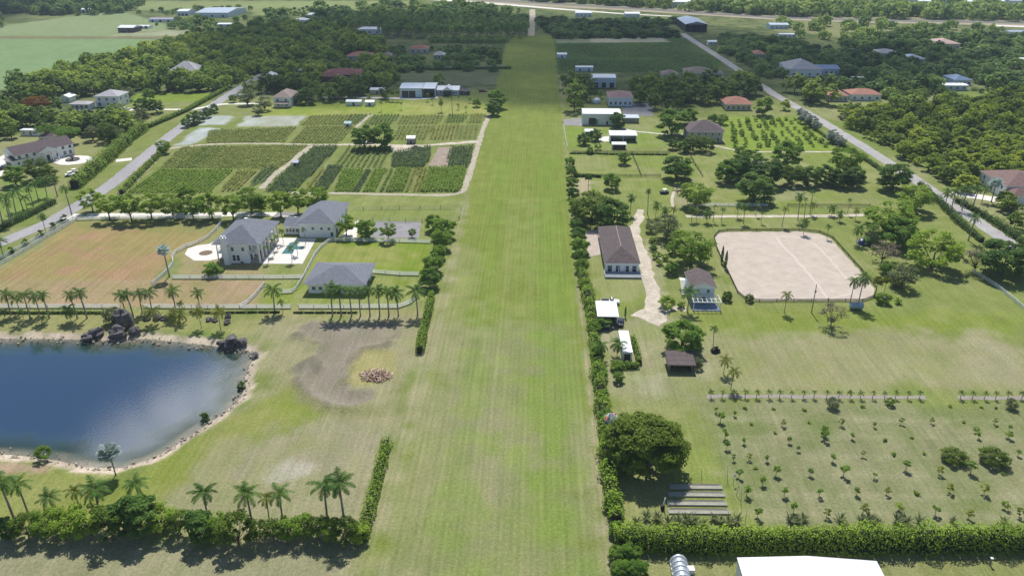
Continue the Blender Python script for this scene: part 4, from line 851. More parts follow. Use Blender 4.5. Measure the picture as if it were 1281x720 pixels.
# --- left, across the road
cx, cy = G(52, 198.5); x0, x1, y0, y1 = cx-1.5, cx+13.5, cy-11, cy+17
fh = building('farm_house', 'long white house with purple-brown gable roof beside the white turning circle', 'house', x0-4, x1-8, y0-2, y1-4, 5.0, 'gable_y', 3.2, M_WALLW, M_ROOFP, rz=rad(-33), ov=.5,
   win=(('S', [-.5, .5], 1, 1.1, 1.5), ('S', [0], 3.6, 1.1, 1.2), ('E', 8, 3.6, 1.2, 1.3), ('E', [-.8, -.5, .4, .65, .85], .9, 1.3, 1.6), ('E', [0.05], .1, 1.6, 2.4, 'door')))
pc = MB()
for k in (-4.2, -1.4, 1.4, 4.2): pc.box(8.4+1.0, 8.8+1.0, k-.2, k+.2, -.2, 4.9)
hwf = (x1-x0-4)/2
pr = roof_mb('gable_x', hwf+.01, hwf+3.2, -4.6, 4.6, 4.6, 2.2, .25); pr.build('portico', [M_ROOFP, M_TRIM], fh)
for k in (-4.2, -1.4, 1.4, 4.2): MB().box(hwf+2.7, hwf+3.1, k-.2, k+.2, -.2, 4.598).build('porch_column', M_TRIM, fh)
x0, x1, y0, y1 = at_px(9, 25, 210, 8)
building('garage', 'small white garage with brown roof and dark open door, left of the turning circle', 'garage', x0, x1, y0, y1, 3.0, 'gable_y', 1.7, M_WALLW, M_ROOFP, rz=rad(-30), ov=.4, win=(('S', [0], .05, 4.2, 2.4, 'door'), ('E', [-.3, .4], 1, .9, 1.2)))
x0, x1, y0, y1 = at_px(26, 50, 170, 3.6)
building('white_trailer', 'long white office trailer in the dry yard at the left edge', 'trailer', x0, x1, y0, y1, 2.9, 'flat', 0, M_WHITE, M_METALW, ov=.08, th=.12, win=(('S', [-.6, .45, .62], 1.2, .8, .9), ('S', [.1], .3, .9, 2.0, 'door')))
x0, x1, y0, y1 = at_px(44, 64, 181, 11)
building('brown_roof_cottage', 'cottage with dark brown hip roof half hidden by umbrella-shaped trees', 'house', x0, x1, y0+4, y1+4, 2.8, 'hip', 2.2, M_WALLC, M_ROOFB, win=(('S', 3, 1, 1, 1.1),))
x0, x1, y0, y1 = at_px(121, 150, 134, 13)
building('white_villa', 'white two-storey villa with pale grey roof beside the bright green lawn', 'house', x0, x1, y0, y1, 6.2, 'hip', 2.8, M_WALLW, solid('pale_grey_tile', (.42, .41, .42), (.33, .32, .34), .8, .8), win=(('S', [-.7, .1, .6], .8, 1.6, 1.7), ('S', [-.65, 0, .65], 3.9, 1.2, 1.4), ('E', 2, 3.9, 1.2, 1.4), ('E', 2, .8, 1.2, 1.6)))
x0, x1, y0, y1 = at_px(88, 112, 137, 7)
building('pool_pavilion', 'low pale pavilion left of the white two-storey villa', 'building', x0, x1, y0, y1, 2.9, 'hip', 1.2, M_WALLW, MATS['pale_grey_tile'], win=(('S', 4, .8, 1.4, 1.5),))
x0, x1, y0, y1 = at_px(76, 88, 128, 7)
building('white_cottage', 'small white cottage under the trees far left of the villa', 'house', x0, x1, y0, y1, 2.8, 'gable_y', 1.5, M_WALLW, M_METALW, win=(('S', 2, 1, 1, 1),))
x0, x1, y0, y1 = at_px(213, 247, 97, 16)
building('grey_roof_house', 'house with pale grey hip roof and white dormer deep in the left wood', 'house', x0, x1, y0, y1, 4.4, 'hip', 5.5, M_WALLW, MATS['pale_grey_tile'], win=(('S', 4, 1, 1.4, 1.5),))
x0, x1, y0, y1 = at_px(343, 358, 134, 17)
hh = building('white_gable_house', 'white two-storey house with tan hip roof and front porch behind the nursery fields', 'house', x0, x1+3, y0, y1, 5.6, 'hip', 3.0, M_WALLW, M_ROOFT, win=(('S', 2, 3.6, 1.2, 1.2), ('S', 2, .8, 1.2, 1.4), ('E', 4, 3.4, 1.2, 1.2), ('E', 4, .8, 1.2, 1.4)))
roof_mb('shed', -3.5, 4.5, -(y1-y0)/2-3.5, -(y1-y0)/2-.02, 2.6, .6, .2).build('porch_roof', [M_ROOFT, M_TRIM], hh)
x0, x1, y0, y1 = at_px(404, 452, 101, 18)
rv = building('red_villa', 'sprawling villa with dark red tiled roofs among the trees', 'house', x0, x1, y0, y1, 4.2, 'hip', 2.6, solid('red_wall', (.30, .11, .10), (.24, .085, .08), .5, .8), M_ROOFD, win=(('S', 6, .8, 1.6, 2.0), ('E', 3, .8, 1.4, 1.8)))
rw = roof_mb('hip', -14, -2, -13, -7, 3.6, 1.8, .5); rw.box(-13.5, -2.5, -12.5, -7, -.2, 3.598, 2); rw.build('side_wing', [M_ROOFD, M_TRIM, MATS['red_wall']], rv)
for a in ((434, 463, 76, 16, 3.4, 'house with terracotta hip roof above the dark red villa', M_ROOFR), (513, 535, 67, 15, 3.6, 'house with orange tiled roof in the trees left of the runway', M_ROOFR),
          (478, 489, 75, 9, 3, 'small tan-roofed house beside the terracotta house in the far trees', M_ROOFT), (543, 556, 74, 8, 3, 'small pale grey house among far trees left of the runway', MATS['pale_grey_tile']), (374, 384, 94, 8, 3.2, 'small grey-roofed house in the dark trees left of the red villa', MATS['pale_grey_tile']), (331, 343, 104, 10, 4, 'pale gabled house in shade above the white two-storey house', M_METALW)):
    x0, x1, y0, y1 = at_px(a[0], a[1], a[2], a[3]); building('tiled_house', a[5], 'house', x0, x1, y0, y1, a[4], 'hip', 2.6, M_WALLC, a[6], win=(('S', 3, .9, 1.4, 1.6),))
x0, x1, y0, y1 = at_px(501, 528, 122, 18)
building('steel_barn', 'wide pale blue steel barn with grey roof beyond the nursery', 'barn', x0, x1, y0, y1, 5.6, 'gable_x', 1.3, M_WALLB, M_METALG, ov=.3, win=(('S', [-.55, .1], .1, 4.2, 4.0, 'door'),))
x0b, x1b, yb0, yb1 = at_px(528.5, 545, 120.5, 14)
building('open_barn_bay', 'open-sided barn bay with pale metal roof at the right end of the steel barn', 'barn', x1+.3, x1b, y0+1, y0+16, 5.2, 'shed', .9, M_WALLB, M_METALW, ov=.2, open_=('S',), trim=M_STEEL)
x0, x1, y0, y1 = at_px(547, 574, 119, 12)
wb = building('white_stable', 'low white stable with a central gable, right of the steel barn', 'barn', x0, x1, y0, y1, 3.0, 'gable_x', 1.6, M_WALLB, M_METALW, ov=.4, win=(('S', [-.7, -.45, .5, .75], .9, 1.0, 1.2),))
g_ = roof_mb('gable_y', -2.6, 2.6, -(y1-y0)/2-3.5, 0, 3.6, 2.0, .3); g_.box(-2.4, 2.4, -(y1-y0)/2-3.0, -1, -.2, 3.598, 2); g_.build('entrance_gable', [M_METALW, M_TRIM, M_GLASS], wb)
for a in ((576, 587, 119, 8, 2.6, 'purple-brown shed right of the low white stable', M_ROOFP, M_ROOFP), (463, 481, 118, 7, 2.6, 'small pale shed left of the wide steel barn', M_WALLC, M_METALW), (433, 452, 132.5, 5, 2.3, 'long low white shed on the lawn above the nursery', M_WALLG, M_METALW),
          (457, 468, 133, 5, 2.3, 'short low white shed beside the long one on the nursery lawn', M_WALLG, M_METALW), (431, 439, 160, 4, 2.2, 'tiny teal-roofed shed among the nursery rows', M_WALLG, solid('teal_roof', (.30, .48, .46), (.24, .40, .38), .5, .5)), (509, 519, 180, 5, 2.6, 'small white-roofed shed on the nursery yard', M_STEEL, M_METALW), (367, 373, 209, 3, 1.9, 'tiny grey hut beside the diagonal nursery track', M_STEEL, M_METALG)):
    x0, x1, y0, y1 = at_px(a[0], a[1], a[2], a[3]); building('shed', a[5], 'shed', x0, x1, y0, y1, a[4], 'gable_x', .8, a[6], a[7], ov=.25, win=(('S', [0], .05, 1.2, 1.9, 'door'),))
# --- far left greenhouses and sheds
for a in ((148, 168, 41, 16, 4.5, 'bright white-roofed packing shed in the far left fields', M_METALW, 1.6, M_DOOR), (245, 286, 22, 60, 5, 'long pale grey greenhouse at the top left', M_METALG, 2.2, M_WALLB), (222, 236, 20, 20, 5, 'short pale shed left of the long grey greenhouse', M_METALW, 1.5, M_WALLB), (186, 216, 28, 14, 3.0, 'low lilac shade house below the long grey greenhouse', solid('lilac_shade_cloth', (.32, .29, .42), (.25, .23, .34), .2, .8), .6, M_WALLB),
          (168, 186, 36, 10, 2.2, 'low white tunnel beside the bright white packing shed', M_METALW, .5, M_WALLW), (272, 299, 34.5, 10, 3, 'long white shed at the edge of the far left fields', M_METALW, .8, M_WALLB), (102, 118, 16.5, 10, 4, 'distant white building beside tall dark conifers', M_METALW, 1.2, M_WALLB)):
    x0, x1, y0, y1 = at_px(a[0], a[1], a[2], a[3]); building('farm_shed', a[5], 'shed', x0, x1, y0, y1, a[4], 'gable_x', a[7], a[8], a[6], ov=.3, win=(('S', 3, .1, 2.4, 2.6, 'door'),))
for a in ((367, 384, 31, 'pale house in the far trees at the top left of centre', 14), (384, 396, 24, 'distant white house right of the pale one in the far trees', 10), (413, 427, 36, 'distant white slab building beside the palm plantation', 12), (448, 477, 43, 'long white building with pale roof at the left end of the tall palm plantation', 9)):
    x0, x1, y0, y1 = at_px(a[0], a[1], a[2], a[4]); building('far_house', a[3], 'house', x0, x1, y0, y1, 4.5, 'hip', 1.8, M_WALLW, M_METALW, win=(('S', 3, 1, 1.6, 1.8),))
# --- right of the runway
x0, x1, y0, y1 = at_px(757.5, 798, 340.5, 31)
br = building('ranch_house', 'long ranch house with brown hip roof and white front porch beside the gravel drive', 'house', x0, x1, y0, y1, 3.1, 'hip', 3.0, M_WALLW, M_ROOFB, ov=.55, hipl=6.5,
   win=(('S', [-.75, -.25, .3, .75], .3, 1.3, 2.0), ('W', 6, 1, 1.2, 1.2), ('E', 6, 1, 1.2, 1.2)))
hw, hd = (x1-x0)/2, 15.5; MB().box(-.09, .09, -hd+6.3, hd-6.3, 6.22, 6.40).build('ridge_cap', solid('ridge_tan', (.40, .32, .28), (.32, .25, .22), 1, .8), br)
MB().box(-hw-.5, hw+.5, -hd-4.6, -hd-.004, -.2, .35).build('porch_floor', solid('porch_deck', (.30, .33, .38), (.24, .27, .32), .8, .7), br)
rl = MB(); yq = -hd-4.6
for z in (.352, .75, 1.15): rl.box(-hw-.55, hw+.55, yq-.04, yq+.04, z, z+.14); rl.box(-hw-.58, -hw-.5, yq+.05, -hd, z, z+.14); rl.box(hw+.5, hw+.58, yq+.05, -hd, z, z+.14)
for u in np.linspace(-hw-.5, hw+.5, 34): rl.box(u-.05, u+.05, yq-.03, yq+.03, .49, 1.148)
rl.build('porch_railing', M_TRIM, br)
for u in np.linspace(-hw, hw, 6): MB().box(u-.1, u+.1, -hd-.5, -hd-.3, .352, 3.095).build('porch_column', M_TRIM, br)
x0, x1, y0, y1 = at_px(863.5, 892, 379, 10)
sh = building('blue_grey_house', 'small two-storey blue-grey house with brown gable roof beside the sand arena', 'house', x0, x1, y0, y1, 5.0, 'gable_y', 1.5, M_WALLB, M_ROOFB, ov=.5, win=(('S', [-.45, .45], 3.4, .9, 1.0), ('S', [.1], .8, 1.2, 1.2), ('W', 3, 3.2, 1, 1), ('E', 3, 3.2, 1, 1)))
st = MB(); hw, hd = (x1-x0)/2, (y1-y0)/2
for k in range(9): st.box(-hw-1.6, -hw-.01, hd-.5-k*.55, hd-.5-k*.55+.5, 2.7-k*.3-.1, 2.7-k*.3)
st.box(-hw-1.6, -hw-.01, hd-.45, hd+1.4, 2.62, 2.75); st.build('stair', M_TRIM, sh)
pg = MB(); pz = 2.6
for u in (-hw, hw+.9):
    for v in (-hd-4.9, -hd-.6): pg.box(u-.1, u+.1, v-.1, v+.1, -.2, pz)
for v in (-hd-4.9, -hd-.6, -hd-2.7): pg.box(-hw-.3, hw+1.2, v-.08, v+.08, pz+.002, pz+.2)
for u in np.linspace(-hw-.1, hw+1.0, 7): pg.box(u-.06, u+.06, -hd-5.2, -hd-.3, pz+.203, pz+.34)
pg.build('pergola', M_TRIM, sh); MB().box(-hw-.2, hw+1.1, -hd-5.1, -hd-.01, -.1, .22).build('deck', solid('blue_grey_deck', (.20, .25, .33), (.15, .19, .26), .8, .7), sh)
x0, x1, y0, y1 = at_px(747.5, 772.5, 408, 8.5)
building('carport', 'white flat-roofed carport beside the runway hedge with a blue car under it', 'carport', x0, x1, y0, y1, 3.0, 'shed', .3, M_WALLW, M_METALW, ov=.2, th=.14, open_=('S', 'W'))
x0, x1, y0, y1 = at_px(781.5, 793, 451, 11)
building('white_shed', 'narrow white-roofed shed boxed in by a clipped hedge', 'shed', x0-.6, x1-.6, y0, y1, 2.5, 'flat', 0, M_WALLG, M_METALWY, ov=.15, th=.12, win=(('S', [0], .05, 1.6, 2.0, 'door'),))
x0, x1, y0, y1 = at_px(837, 866, 465, 4.6)
building('wooden_stall', 'dark wooden animal stall with brown lean-to roof under the dome-shaped tree', 'shed', x0, x1, y0, y1, 2.1, 'shed', .8, M_WOOD, M_ROOFB, ov=.6, trim=M_WOOD, win=(('W', [0], .7, 1.6, .7),), open_=('S',))
x0, x1, y0, y1 = at_px(728.5, 776, 156.5, 13)
building('white_warehouse', 'tall pale green metal warehouse with bright white roof beside the runway', 'warehouse', x0, x1, y0, y1, 6.0, 'gable_x', .9, M_WALLG, M_METALW, ov=.15, th=.15, win=(('S', [-.5], .1, 3.6, 3.8, 'door'), ('S', [.3], .1, 1, 2.1, 'door')))
x0, x1, y0, y1 = at_px(763, 796, 178, 7.5)
building('white_shelter', 'white-roofed open horse shelter in front of the pale green warehouse', 'shelter', x0, x1, y0, y1, 3.4, 'shed', .5, M_WALLG, M_METALW, ov=.3, th=.15, open_=('S',))
x0, x1, y0, y1 = at_px(766, 783, 187, 3.5)
building('white_shelter', 'small white-roofed lean-to just below the open horse shelter', 'shelter', x0, x1, y0, y1, 2.4, 'shed', .3, M_WOOD, M_METALW, ov=.25, th=.12, open_=('S',))
x0, x1, y0, y1 = at_px(732, 742, 170, 4)
building('white_shelter', 'tiny white-roofed shelter between two round trees by the runway fence', 'shelter', x0, x1, y0, y1, 2.2, 'shed', .3, M_WALLG, M_METALW, ov=.25, th=.12, open_=('S',))
x0, x1, y0, y1 = at_px(780, 799, 154, 6)
building('grey_shed', 'low grey shed against the right end of the pale green warehouse', 'shed', x0, x1, y0, y1, 2.7, 'shed', .4, M_STEEL, M_METALG, ov=.2, win=(('S', [.6], .9, .8, .8),))
x0, x1, y0, y1 = at_px(761, 791, 133, 16)
building('blue_barn', 'pale blue barn with faded red hip roof in the cloud shade', 'barn', x0, x1, y0, y1, 5.2, 'hip', 2.4, M_WALLB, solid('faded_red_roof', (.34, .20, .19), (.27, .15, .145), .4, .7), ov=.5, win=(('S', 5, 1, 1.2, 1.6),))  # white barn; the blue of the cloud shade is put into its wall colour
x0, x1, y0, y1 = at_px(740.5, 770, 110, 14)
building('white_block_barn', 'boxy white barn with flat pale roof, the highest of three beside the runway', 'barn', x0, x1, y0, y1, 6.5, 'gable_x', .7, M_WALLB, M_METALW, ov=.1, th=.15, win=(('S', 3, .1, 3, 3.4, 'door'),))
x0, x1, y0, y1 = at_px(720, 742, 89.5, 6)
building('white_shed', 'long low white shed at the edge of the dark green crop field', 'shed', x0, x1, y0, y1, 3.0, 'flat', 0, M_WALLB, M_METALW, ov=.1, th=.12, win=(('S', 2, .1, 1.2, 2, 'door'),))
x0, x1, y0, y1 = at_px(697, 709, 73, 8)
building('white_shed', 'small pale shed at the runway edge beside the dark green crops', 'shed', x0, x1, y0, y1, 2.8, 'gable_x', .8, M_WALLB, M_METALG, ov=.2, win=(('S', [0], .1, 1.2, 2, 'door'),))
cx, cy = G(746, 129); tk = empty('dome_tank', (cx, cy, 0), 0, 'round pale tank with domed lid left of the blue barn', 'tank'); MB().lathe([(2.6, -.2), (2.6, 1.7)], 20).build('tank_wall', M_WALLB, tk); MB().lathe([(2.75, 1.702), (2.7, 1.9), (2.1, 2.6), (1.1, 3.0), (.15, 3.1)], 20).build('dome', M_METALW, tk); CLEAR.append((cx, cy, 4))
x0, x1, y0, y1 = at_px(861, 903, 178, 15)
hb = building('brown_hip_house', 'tall house with pale walls and big brown hip roof above the fenced paddocks', 'house', x0, x1, y0, y1, 5.4, 'hip', 4.0, solid('grey_wall', (.48, .46, .46), (.40, .38, .39), .5, .8), M_ROOFP, ov=.9, win=(('S', 5, 3.4, 1.1, 1.2), ('S', 4, .7, 1.3, 1.6), ('E', 3, 3.4, 1.1, 1.2)))
x0, x1, y0, y1 = at_px(908, 939, 138, 16)
building('red_roof_house', 'single-storey cream house with bright red tiled hip roof above the sapling orchard', 'house', x0, x1, y0, y1, 3.4, 'hip', 3.0, M_WALLC, M_ROOFR, ov=.8, win=(('S', 5, .8, 1.4, 1.5),))
x0, x1, y0, y1 = at_px(859, 892, 98, 18)
building('tan_hip_house', 'wide house with tan hip roof between dark trees right of the runway', 'house', x0, x1, y0, y1, 3.4, 'hip', 3.2, M_WALLC, M_ROOFT, ov=.8, win=(('S', 5, .8, 1.4, 1.5),))
x0, x1, y0, y1 = at_px(829, 848, 99, 12)
building('tan_hip_house', 'smaller tan-roofed house left of the wide tan hip roof', 'house', x0, x1, y0, y1, 3.0, 'hip', 2.2, M_WALLC, M_ROOFT, ov=.6, win=(('S', 3, .8, 1.4, 1.5),))
x0, x1, y0, y1 = at_px(892, 904, 97, 9)
building('tan_hip_house', 'little white-walled annex at the right end of the wide tan hip roof', 'house', x0, x1, y0, y1, 3.0, 'hip', 1.5, M_WALLW, M_ROOFT, ov=.4, win=(('S', 2, .8, 1.2, 1.4),))
x0, x1, y0, y1 = at_px(857, 884, 40, 55)
building('farm_barn', 'large dark open barn with pale blue metal roof at the end of the right-hand road', 'barn', x0, x1, y0, y1, 7, 'gable_y', 2.5, M_DOOR, M_METALG, ov=.4, open_=('S',), trim=M_STEEL)
for a in ((988, 1027, 96, 28, 5, 'large house with broad pale grey hip roof in the shaded trees on the right', MATS['pale_grey_tile'], M_WALLW, 5.0), (1024, 1049, 93.5, 16, 4.0, 'blue-roofed shed right of the broad pale grey roof', M_METALB, M_WALLB, 1.6), (976, 988, 93, 9, 3.0, 'small bright white outbuilding left of the broad pale grey roof', M_METALW, M_WALLW, .6),
          (1036, 1060, 127, 15, 3.4, 'house with salmon tiled roof beside the right-hand road', M_ROOFR, M_WALLC, 2.4), (1064, 1101, 126, 14, 3.6, 'long white house with salmon tiled roof and row of windows', M_ROOFR, M_WALLW, 2.4), (1068, 1080, 103, 6, 2.6, 'small white shed in the palms above the salmon roofs', M_METALW, M_WALLW, .5),
          (1193, 1214, 107, 16, 3.6, 'blue-grey roofed house at the upper edge of the olive wood', M_METALB, M_WALLB, 2.0), (1177, 1209, 113, 8, 3.0, 'long white-roofed shed in front of the blue-grey roof by the olive wood', M_METALW, M_WALLB, .5), (1097, 1125, 72, 16, 3.2, 'pale grey-roofed house in the shaded trees below the highway', MATS['pale_grey_tile'], M_WALLC, 2.4), (1131, 1156, 79, 16, 3.2, 'pale blue-roofed house right of the grey one below the highway', M_METALG, M_WALLB, 2.4),
          (1172, 1200, 61, 24, 4, 'house with pink roof below the highway on the right', solid('pink_roof', (.50, .33, .30), (.42, .27, .25), .2, .7), M_WALLC, 3.0), (975, 995, 47.5, 8, 3.0, 'long white roof in the shaded trees right of the dark barn', M_METALW, M_WALLW, .6), (963, 986, 36.5, 14, 4, 'grey-blue shed right of the large dark barn', M_METALG, M_WALLB, 1.2), (886, 896, 57, 8, 3.0, 'small white hut beside the far end of the right-hand road', M_METALW, M_WALLW, .8), (943, 957, 73, 12, 3.2, 'red-roofed house in the shaded trees right of the road', M_ROOFR, M_WALLC, 2.2),
          (1274, 1296, 81, 10, 3.5, 'bright white shed at the right edge below the highway', M_METALW, M_WALLW, .7), (1262, 1290, 45, 10, 3.5, 'pale roof at the right edge just under the highway', M_METALG, M_WALLB, 1), (782, 800, 22, 16, 4, 'white shed beside the frontage road near the runway end', M_METALW, M_WALLW, 1.2), (720, 740, 21, 14, 4, 'pale shed at the back of the dark orchard near the runway end', M_METALG, M_WALLW, 1.2)):
    x0, x1, y0, y1 = at_px(*a[:4]); building('roofed_building', a[5], 'house' if 'house' in a[5] else 'shed', x0, x1, y0, y1, a[4], 'hip' if 'house' in a[5] else 'gable_x', a[8], a[7], a[6], ov=.5, win=(('S', 4, .9, 1.3, 1.4),))
x0, x1, y0, y1 = at_px(1256, 1310, 250, 20)
eh = building('brown_tile_house', 'two-storey white house with brown hip roofs at the right edge behind a white drive', 'house', x0, x1, y0, y1, 5.6, 'hip', 3.2, M_WALLW, solid('red_brown_tile', (.24, .15, .13), (.17, .105, .095), .8, .85, seam=('Z', .32), seamcol=(.10, .06, .055), fine=2.5), win=(('S', 5, .8, 1.3, 1.6), ('S', 5, 3.5, 1.2, 1.3), ('W', 3, 3.5, 1.2, 1.3), ('W', 3, .8, 1.2, 1.5)))
q = roof_mb('hip', -9, -1, -16, -9.9, 3.6, 2.0, .5); q.box(-8.5, -1.5, -15.5, -10.0, -.2, 3.598, 2); q.build('front_wing', [MATS['red_brown_tile'], M_TRIM, M_WALLW], eh)
# distant white roofs near the top edge
for k, (a, b, y) in enumerate(((1135, 1146, 6), (1149, 1164, 8), (1190, 1202, 7), (1204, 1217, 8.5), (1226, 1240, 6.5), (1246, 1256, 8), (1262, 1277, 7), (868, 880, 8), (890, 905, 7), (837, 864, 9))):
    x0, x1, y0, y1 = at_px(a, b, y, 20); building('distant_shed', 'tiny pale distant roof close to the top edge of the picture, right half', 'shed', x0, x1, y0, y1, 6, 'gable_x', 2, M_WALLB, M_METALW, ov=.3, group='distant roofs at the top edge')
# --- bottom edge
bx0 = G(921, 697, 4.2)[0]; bx1 = G(1098, 701, 4.2)[0]; by1 = G(1010, 696, 4.8)[1]
building('white_roof_barn', 'big white-roofed metal barn cut by the bottom edge of the picture', 'barn', bx0+.3, bx1-.3, by1-26, by1, 4.0, 'gable_y', .75, M_WALLG, solid('white_barn_roof', (.76, .76, .755), (.66, .66, .655), .22, .45, seam=('Y', .9), seamcol=(.54, .54, .55), stretch=(1, .35, 1)), ov=.15, th=.15, trim=M_STEEL, win=(('W', 4, 1.5, 1.2, 1), ('E', 4, 1.5, 1.2, 1)))
# ================================================================ VEHICLES AND SMALL THINGS
PAINT = {}
def paint(n, c): 
    if n not in PAINT: PAINT[n] = solid('car_paint_'+n, c, tuple(v*.93 for v in c), .5, .25, spec=.6)
    return PAINT[n]
def car(kind, label, px, rz, colour, cat='car', group=None, name=None):
    """body from a side profile, glasshouse, wheels with rims, lamps"""
    x, y = G(*px) if len(px) == 2 else px[:2]
    root = empty(name or ('pickup_truck' if kind == 'pickup' else 'parked_car'), (x, y, .02), rz, label, cat, group); L, W = (5.5, 1.95) if kind == 'pickup' else (4.6, 1.82); b = MB(); h = L/2
    lo, hi = .32, .95 if kind != 'pickup' else 1.05
    prof = [(-h, lo+.1), (-h+.1, lo), (h-.1, lo), (h, lo+.12), (h-.02, hi-.22), (h-.25, hi-.08), (h*.38, hi), (-h*.42, hi+.02), (-h+.05, hi-.02)]
    n = len(prof); V = [(a, -W/2*(.96 if z < .5 else 1)*(.94 if a > h-.3 or a < -h+.2 else 1), z) for a, z in prof]+[(a, W/2*(.96 if z < .5 else 1)*(.94 if a > h-.3 or a < -h+.2 else 1), z) for a, z in prof]
    b.add(V, [tuple(range(n)), tuple(range(2*n-1, n-1, -1))]+[(i, n+i, n+(i+1) % n, (i+1) % n) for i in range(n)])
    c0, c1, r0, r1, ch = (-.1, h*.42, .25, h*.22, hi+.72) if kind == 'pickup' else (-h*.72, h*.36, -h*.45, h*.08, hi+.52)
    def cab(mb, inset, z0, z1, a0, a1, b0, b1):
        w0, w1 = W/2-.06-inset, W/2-.24-inset
        mb.add([(a0, -w0, z0), (a1, -w0, z0), (a1, w0, z0), (a0, w0, z0), (b0, -w1, z1), (b1, -w1, z1), (b1, w1, z1), (b0, w1, z1)], [(0, 1, 5, 4), (1, 2, 6, 5), (2, 3, 7, 6), (3, 0, 4, 7), (4, 5, 6, 7)])
    b.box(r0, r1, -W/2+.26, W/2-.26, ch-.04, ch+.035)
    for sy in (-1, 1):
        for fx in (.02, .5, .98):
            b.bar((c0+(c1-c0)*fx, sy*(W/2-.075), hi), (r0+(r1-r0)*fx, sy*(W/2-.25), ch), .07, .07)
    if kind == 'pickup':
        for sy in (-1, 1): b.box(-h+.06, -.2, sy*(W/2-.04)-.05, sy*(W/2-.04)+.03, hi+.02, hi+.16)
    b.build('body', paint(*colour), root); g = MB(); cab(g, .015, hi-.02, ch-.03, c0, c1, r0, r1); g.build('windows', M_GLASS, root)
    if kind == 'pickup': MB().box(-h+.2, -.3, -W/2+.2, W/2-.2, hi+.021, hi+.05).build('truck_bed', M_TYRE, root)
    for sx in (-h*.62, h*.62):
        for sy in (-1, 1):
            w = MB(); t = np.arange(14)*2*math.pi/14; cy_ = sy*(W/2-.1); R = .36
            w.add([(sx+R*math.cos(a), cy_+o, R+R*math.sin(a)) for o in (-.12, .12) for a in t], [tuple(range(14)), tuple(range(27, 13, -1))]+[(i, (i+1) % 14, 14+(i+1) % 14, 14+i) for i in range(14)]); wo_ = w.build('wheel', M_TYRE, root)
            q = MB(); q.add([(sx+.21*math.cos(a), cy_+sy*o, R+.21*math.sin(a)) for o in (.11, .135) for a in t], [tuple(range(14)), tuple(range(27, 13, -1))]+[(i, (i+1) % 14, 14+(i+1) % 14, 14+i) for i in range(14)]); q.build('rim', M_STEEL, wo_)
    for sy in (-1, 1): MB().box(h-.06, h+.015, sy*W*.36-.18, sy*W*.36+.18, .62, .76).build('headlight', M_TRIM, root); MB().box(-h-.015, -h+.05, sy*W*.4-.1, sy*W*.4+.1, .62, .84).build('tail_light', solid('tail_lamp', (.35, .02, .02), (.3, .02, .02), 2, .3) if 'tail_lamp' not in MATS else MATS['tail_lamp'], root)
    return root
car('pickup', 'white pickup truck parked behind the white carport', (763, 379.5), 0, ('white', (.78, .78, .78)), 'truck')
car('sedan', 'dark blue car half under the carport and its round tree', (756, 411), .05, ('blue', (.03, .05, .13)))
car('sedan', 'small black car beside the right post of the carport', (776, 405), 1.4, ('black', (.02, .02, .025)))
car('sedan', 'white car in the shade under the nursery tree clump, left one', (451, 180), .3, ('white', (.78, .78, .78)))
car('van', 'white van in the shade under the nursery tree clump, right of another white car', (463, 179.5), .2, ('white', (.78, .78, .78)))
car('sedan', 'red-brown car at the edge of the nursery yard', (521, 186), .1, ('maroon', (.10, .035, .03)))
car('sedan', 'white car on the curved drive of the white villa', (158, 137.5), .8, ('white', (.78, .78, .78)))
car('sedan', 'dark car before the white villa, left of the lawn', (112, 141), .4, ('black', (.02, .02, .025)))
car('sedan', 'silver-grey car beside the low pavilion of the white villa', (101, 141), .3, ('silver', (.40, .41, .43)))
car('pickup', 'white pickup truck far up on the drive left of the nursery', (297, 120.5), .2, ('white', (.78, .78, .78)), 'truck')
car('sedan', 'dark car beside the red-roofed cream house', (950, 141), .2, ('black', (.02, .02, .025)))
car('sedan', 'small dark car parked near the open garage at the left edge', (4, 212), 1.2, ('black', (.02, .02, .025)))
car('pickup', 'red pickup truck beside the sheds right of the low white stable', (604, 115), .1, ('red', (.25, .04, .03)), 'truck')
# utility cart on the dry lawn left
def cart(label, px, rz, col, s=1.0):
    x, y = G(*px); root = empty('utility_cart', (x, y, 0), rz, label, 'utility vehicle'); b = MB()
    b.prism([(-1.5*s, .4), (1.4*s, .4), (1.5*s, .8), (.7*s, 1.0), (.55*s, .62), (-.35*s, .62), (-.4*s, 1.05), (-1.5*s, 1.05)], -.7*s, .7*s, 0, 'y'); b.build('body', col, root)
    r = MB(); r.box(-.6*s, .75*s, -.7*s, .7*s, 1.85, 1.93); r.build('canopy', M_TRIM, root)
    f = MB()
    for a, c in ((-.5, -.62), (.65, -.62), (-.5, .62), (.65, .62)): f.bar((a*s, c*s, .7), (a*s*.9, c*s, 1.85), .06, .06)
    f.build('roof_frame', M_STEEL, root)
    for a in (-1.0, 1.0):
        for c in (-1, 1):
            w = MB(); t = np.arange(12)*2*math.pi/12; w.add([(a*s+.36*math.cos(q), c*.68*s+o, .36+.36*math.sin(q)) for o in (-.14, .14) for q in t], [tuple(range(12)), tuple(range(23, 11, -1))]+[(i, (i+1) % 12, 12+(i+1) % 12, 12+i) for i in range(12)]); w.build('wheel', M_TYRE, root)
cart('white-topped utility cart on the dry lawn beside the tall roadside hedge', (88, 220), .7, M_WHITE, 1.3)
cart('dark utility cart just behind the white-topped one by the roadside hedge', (93, 216.5), .5, M_STEEL, 1.2)
cart('small dark vehicle alone on the paddock left of two horses', (831, 242), .3, solid('navy_plastic', (.03, .05, .10), (.02, .03, .07), 2, .4), 1.2)
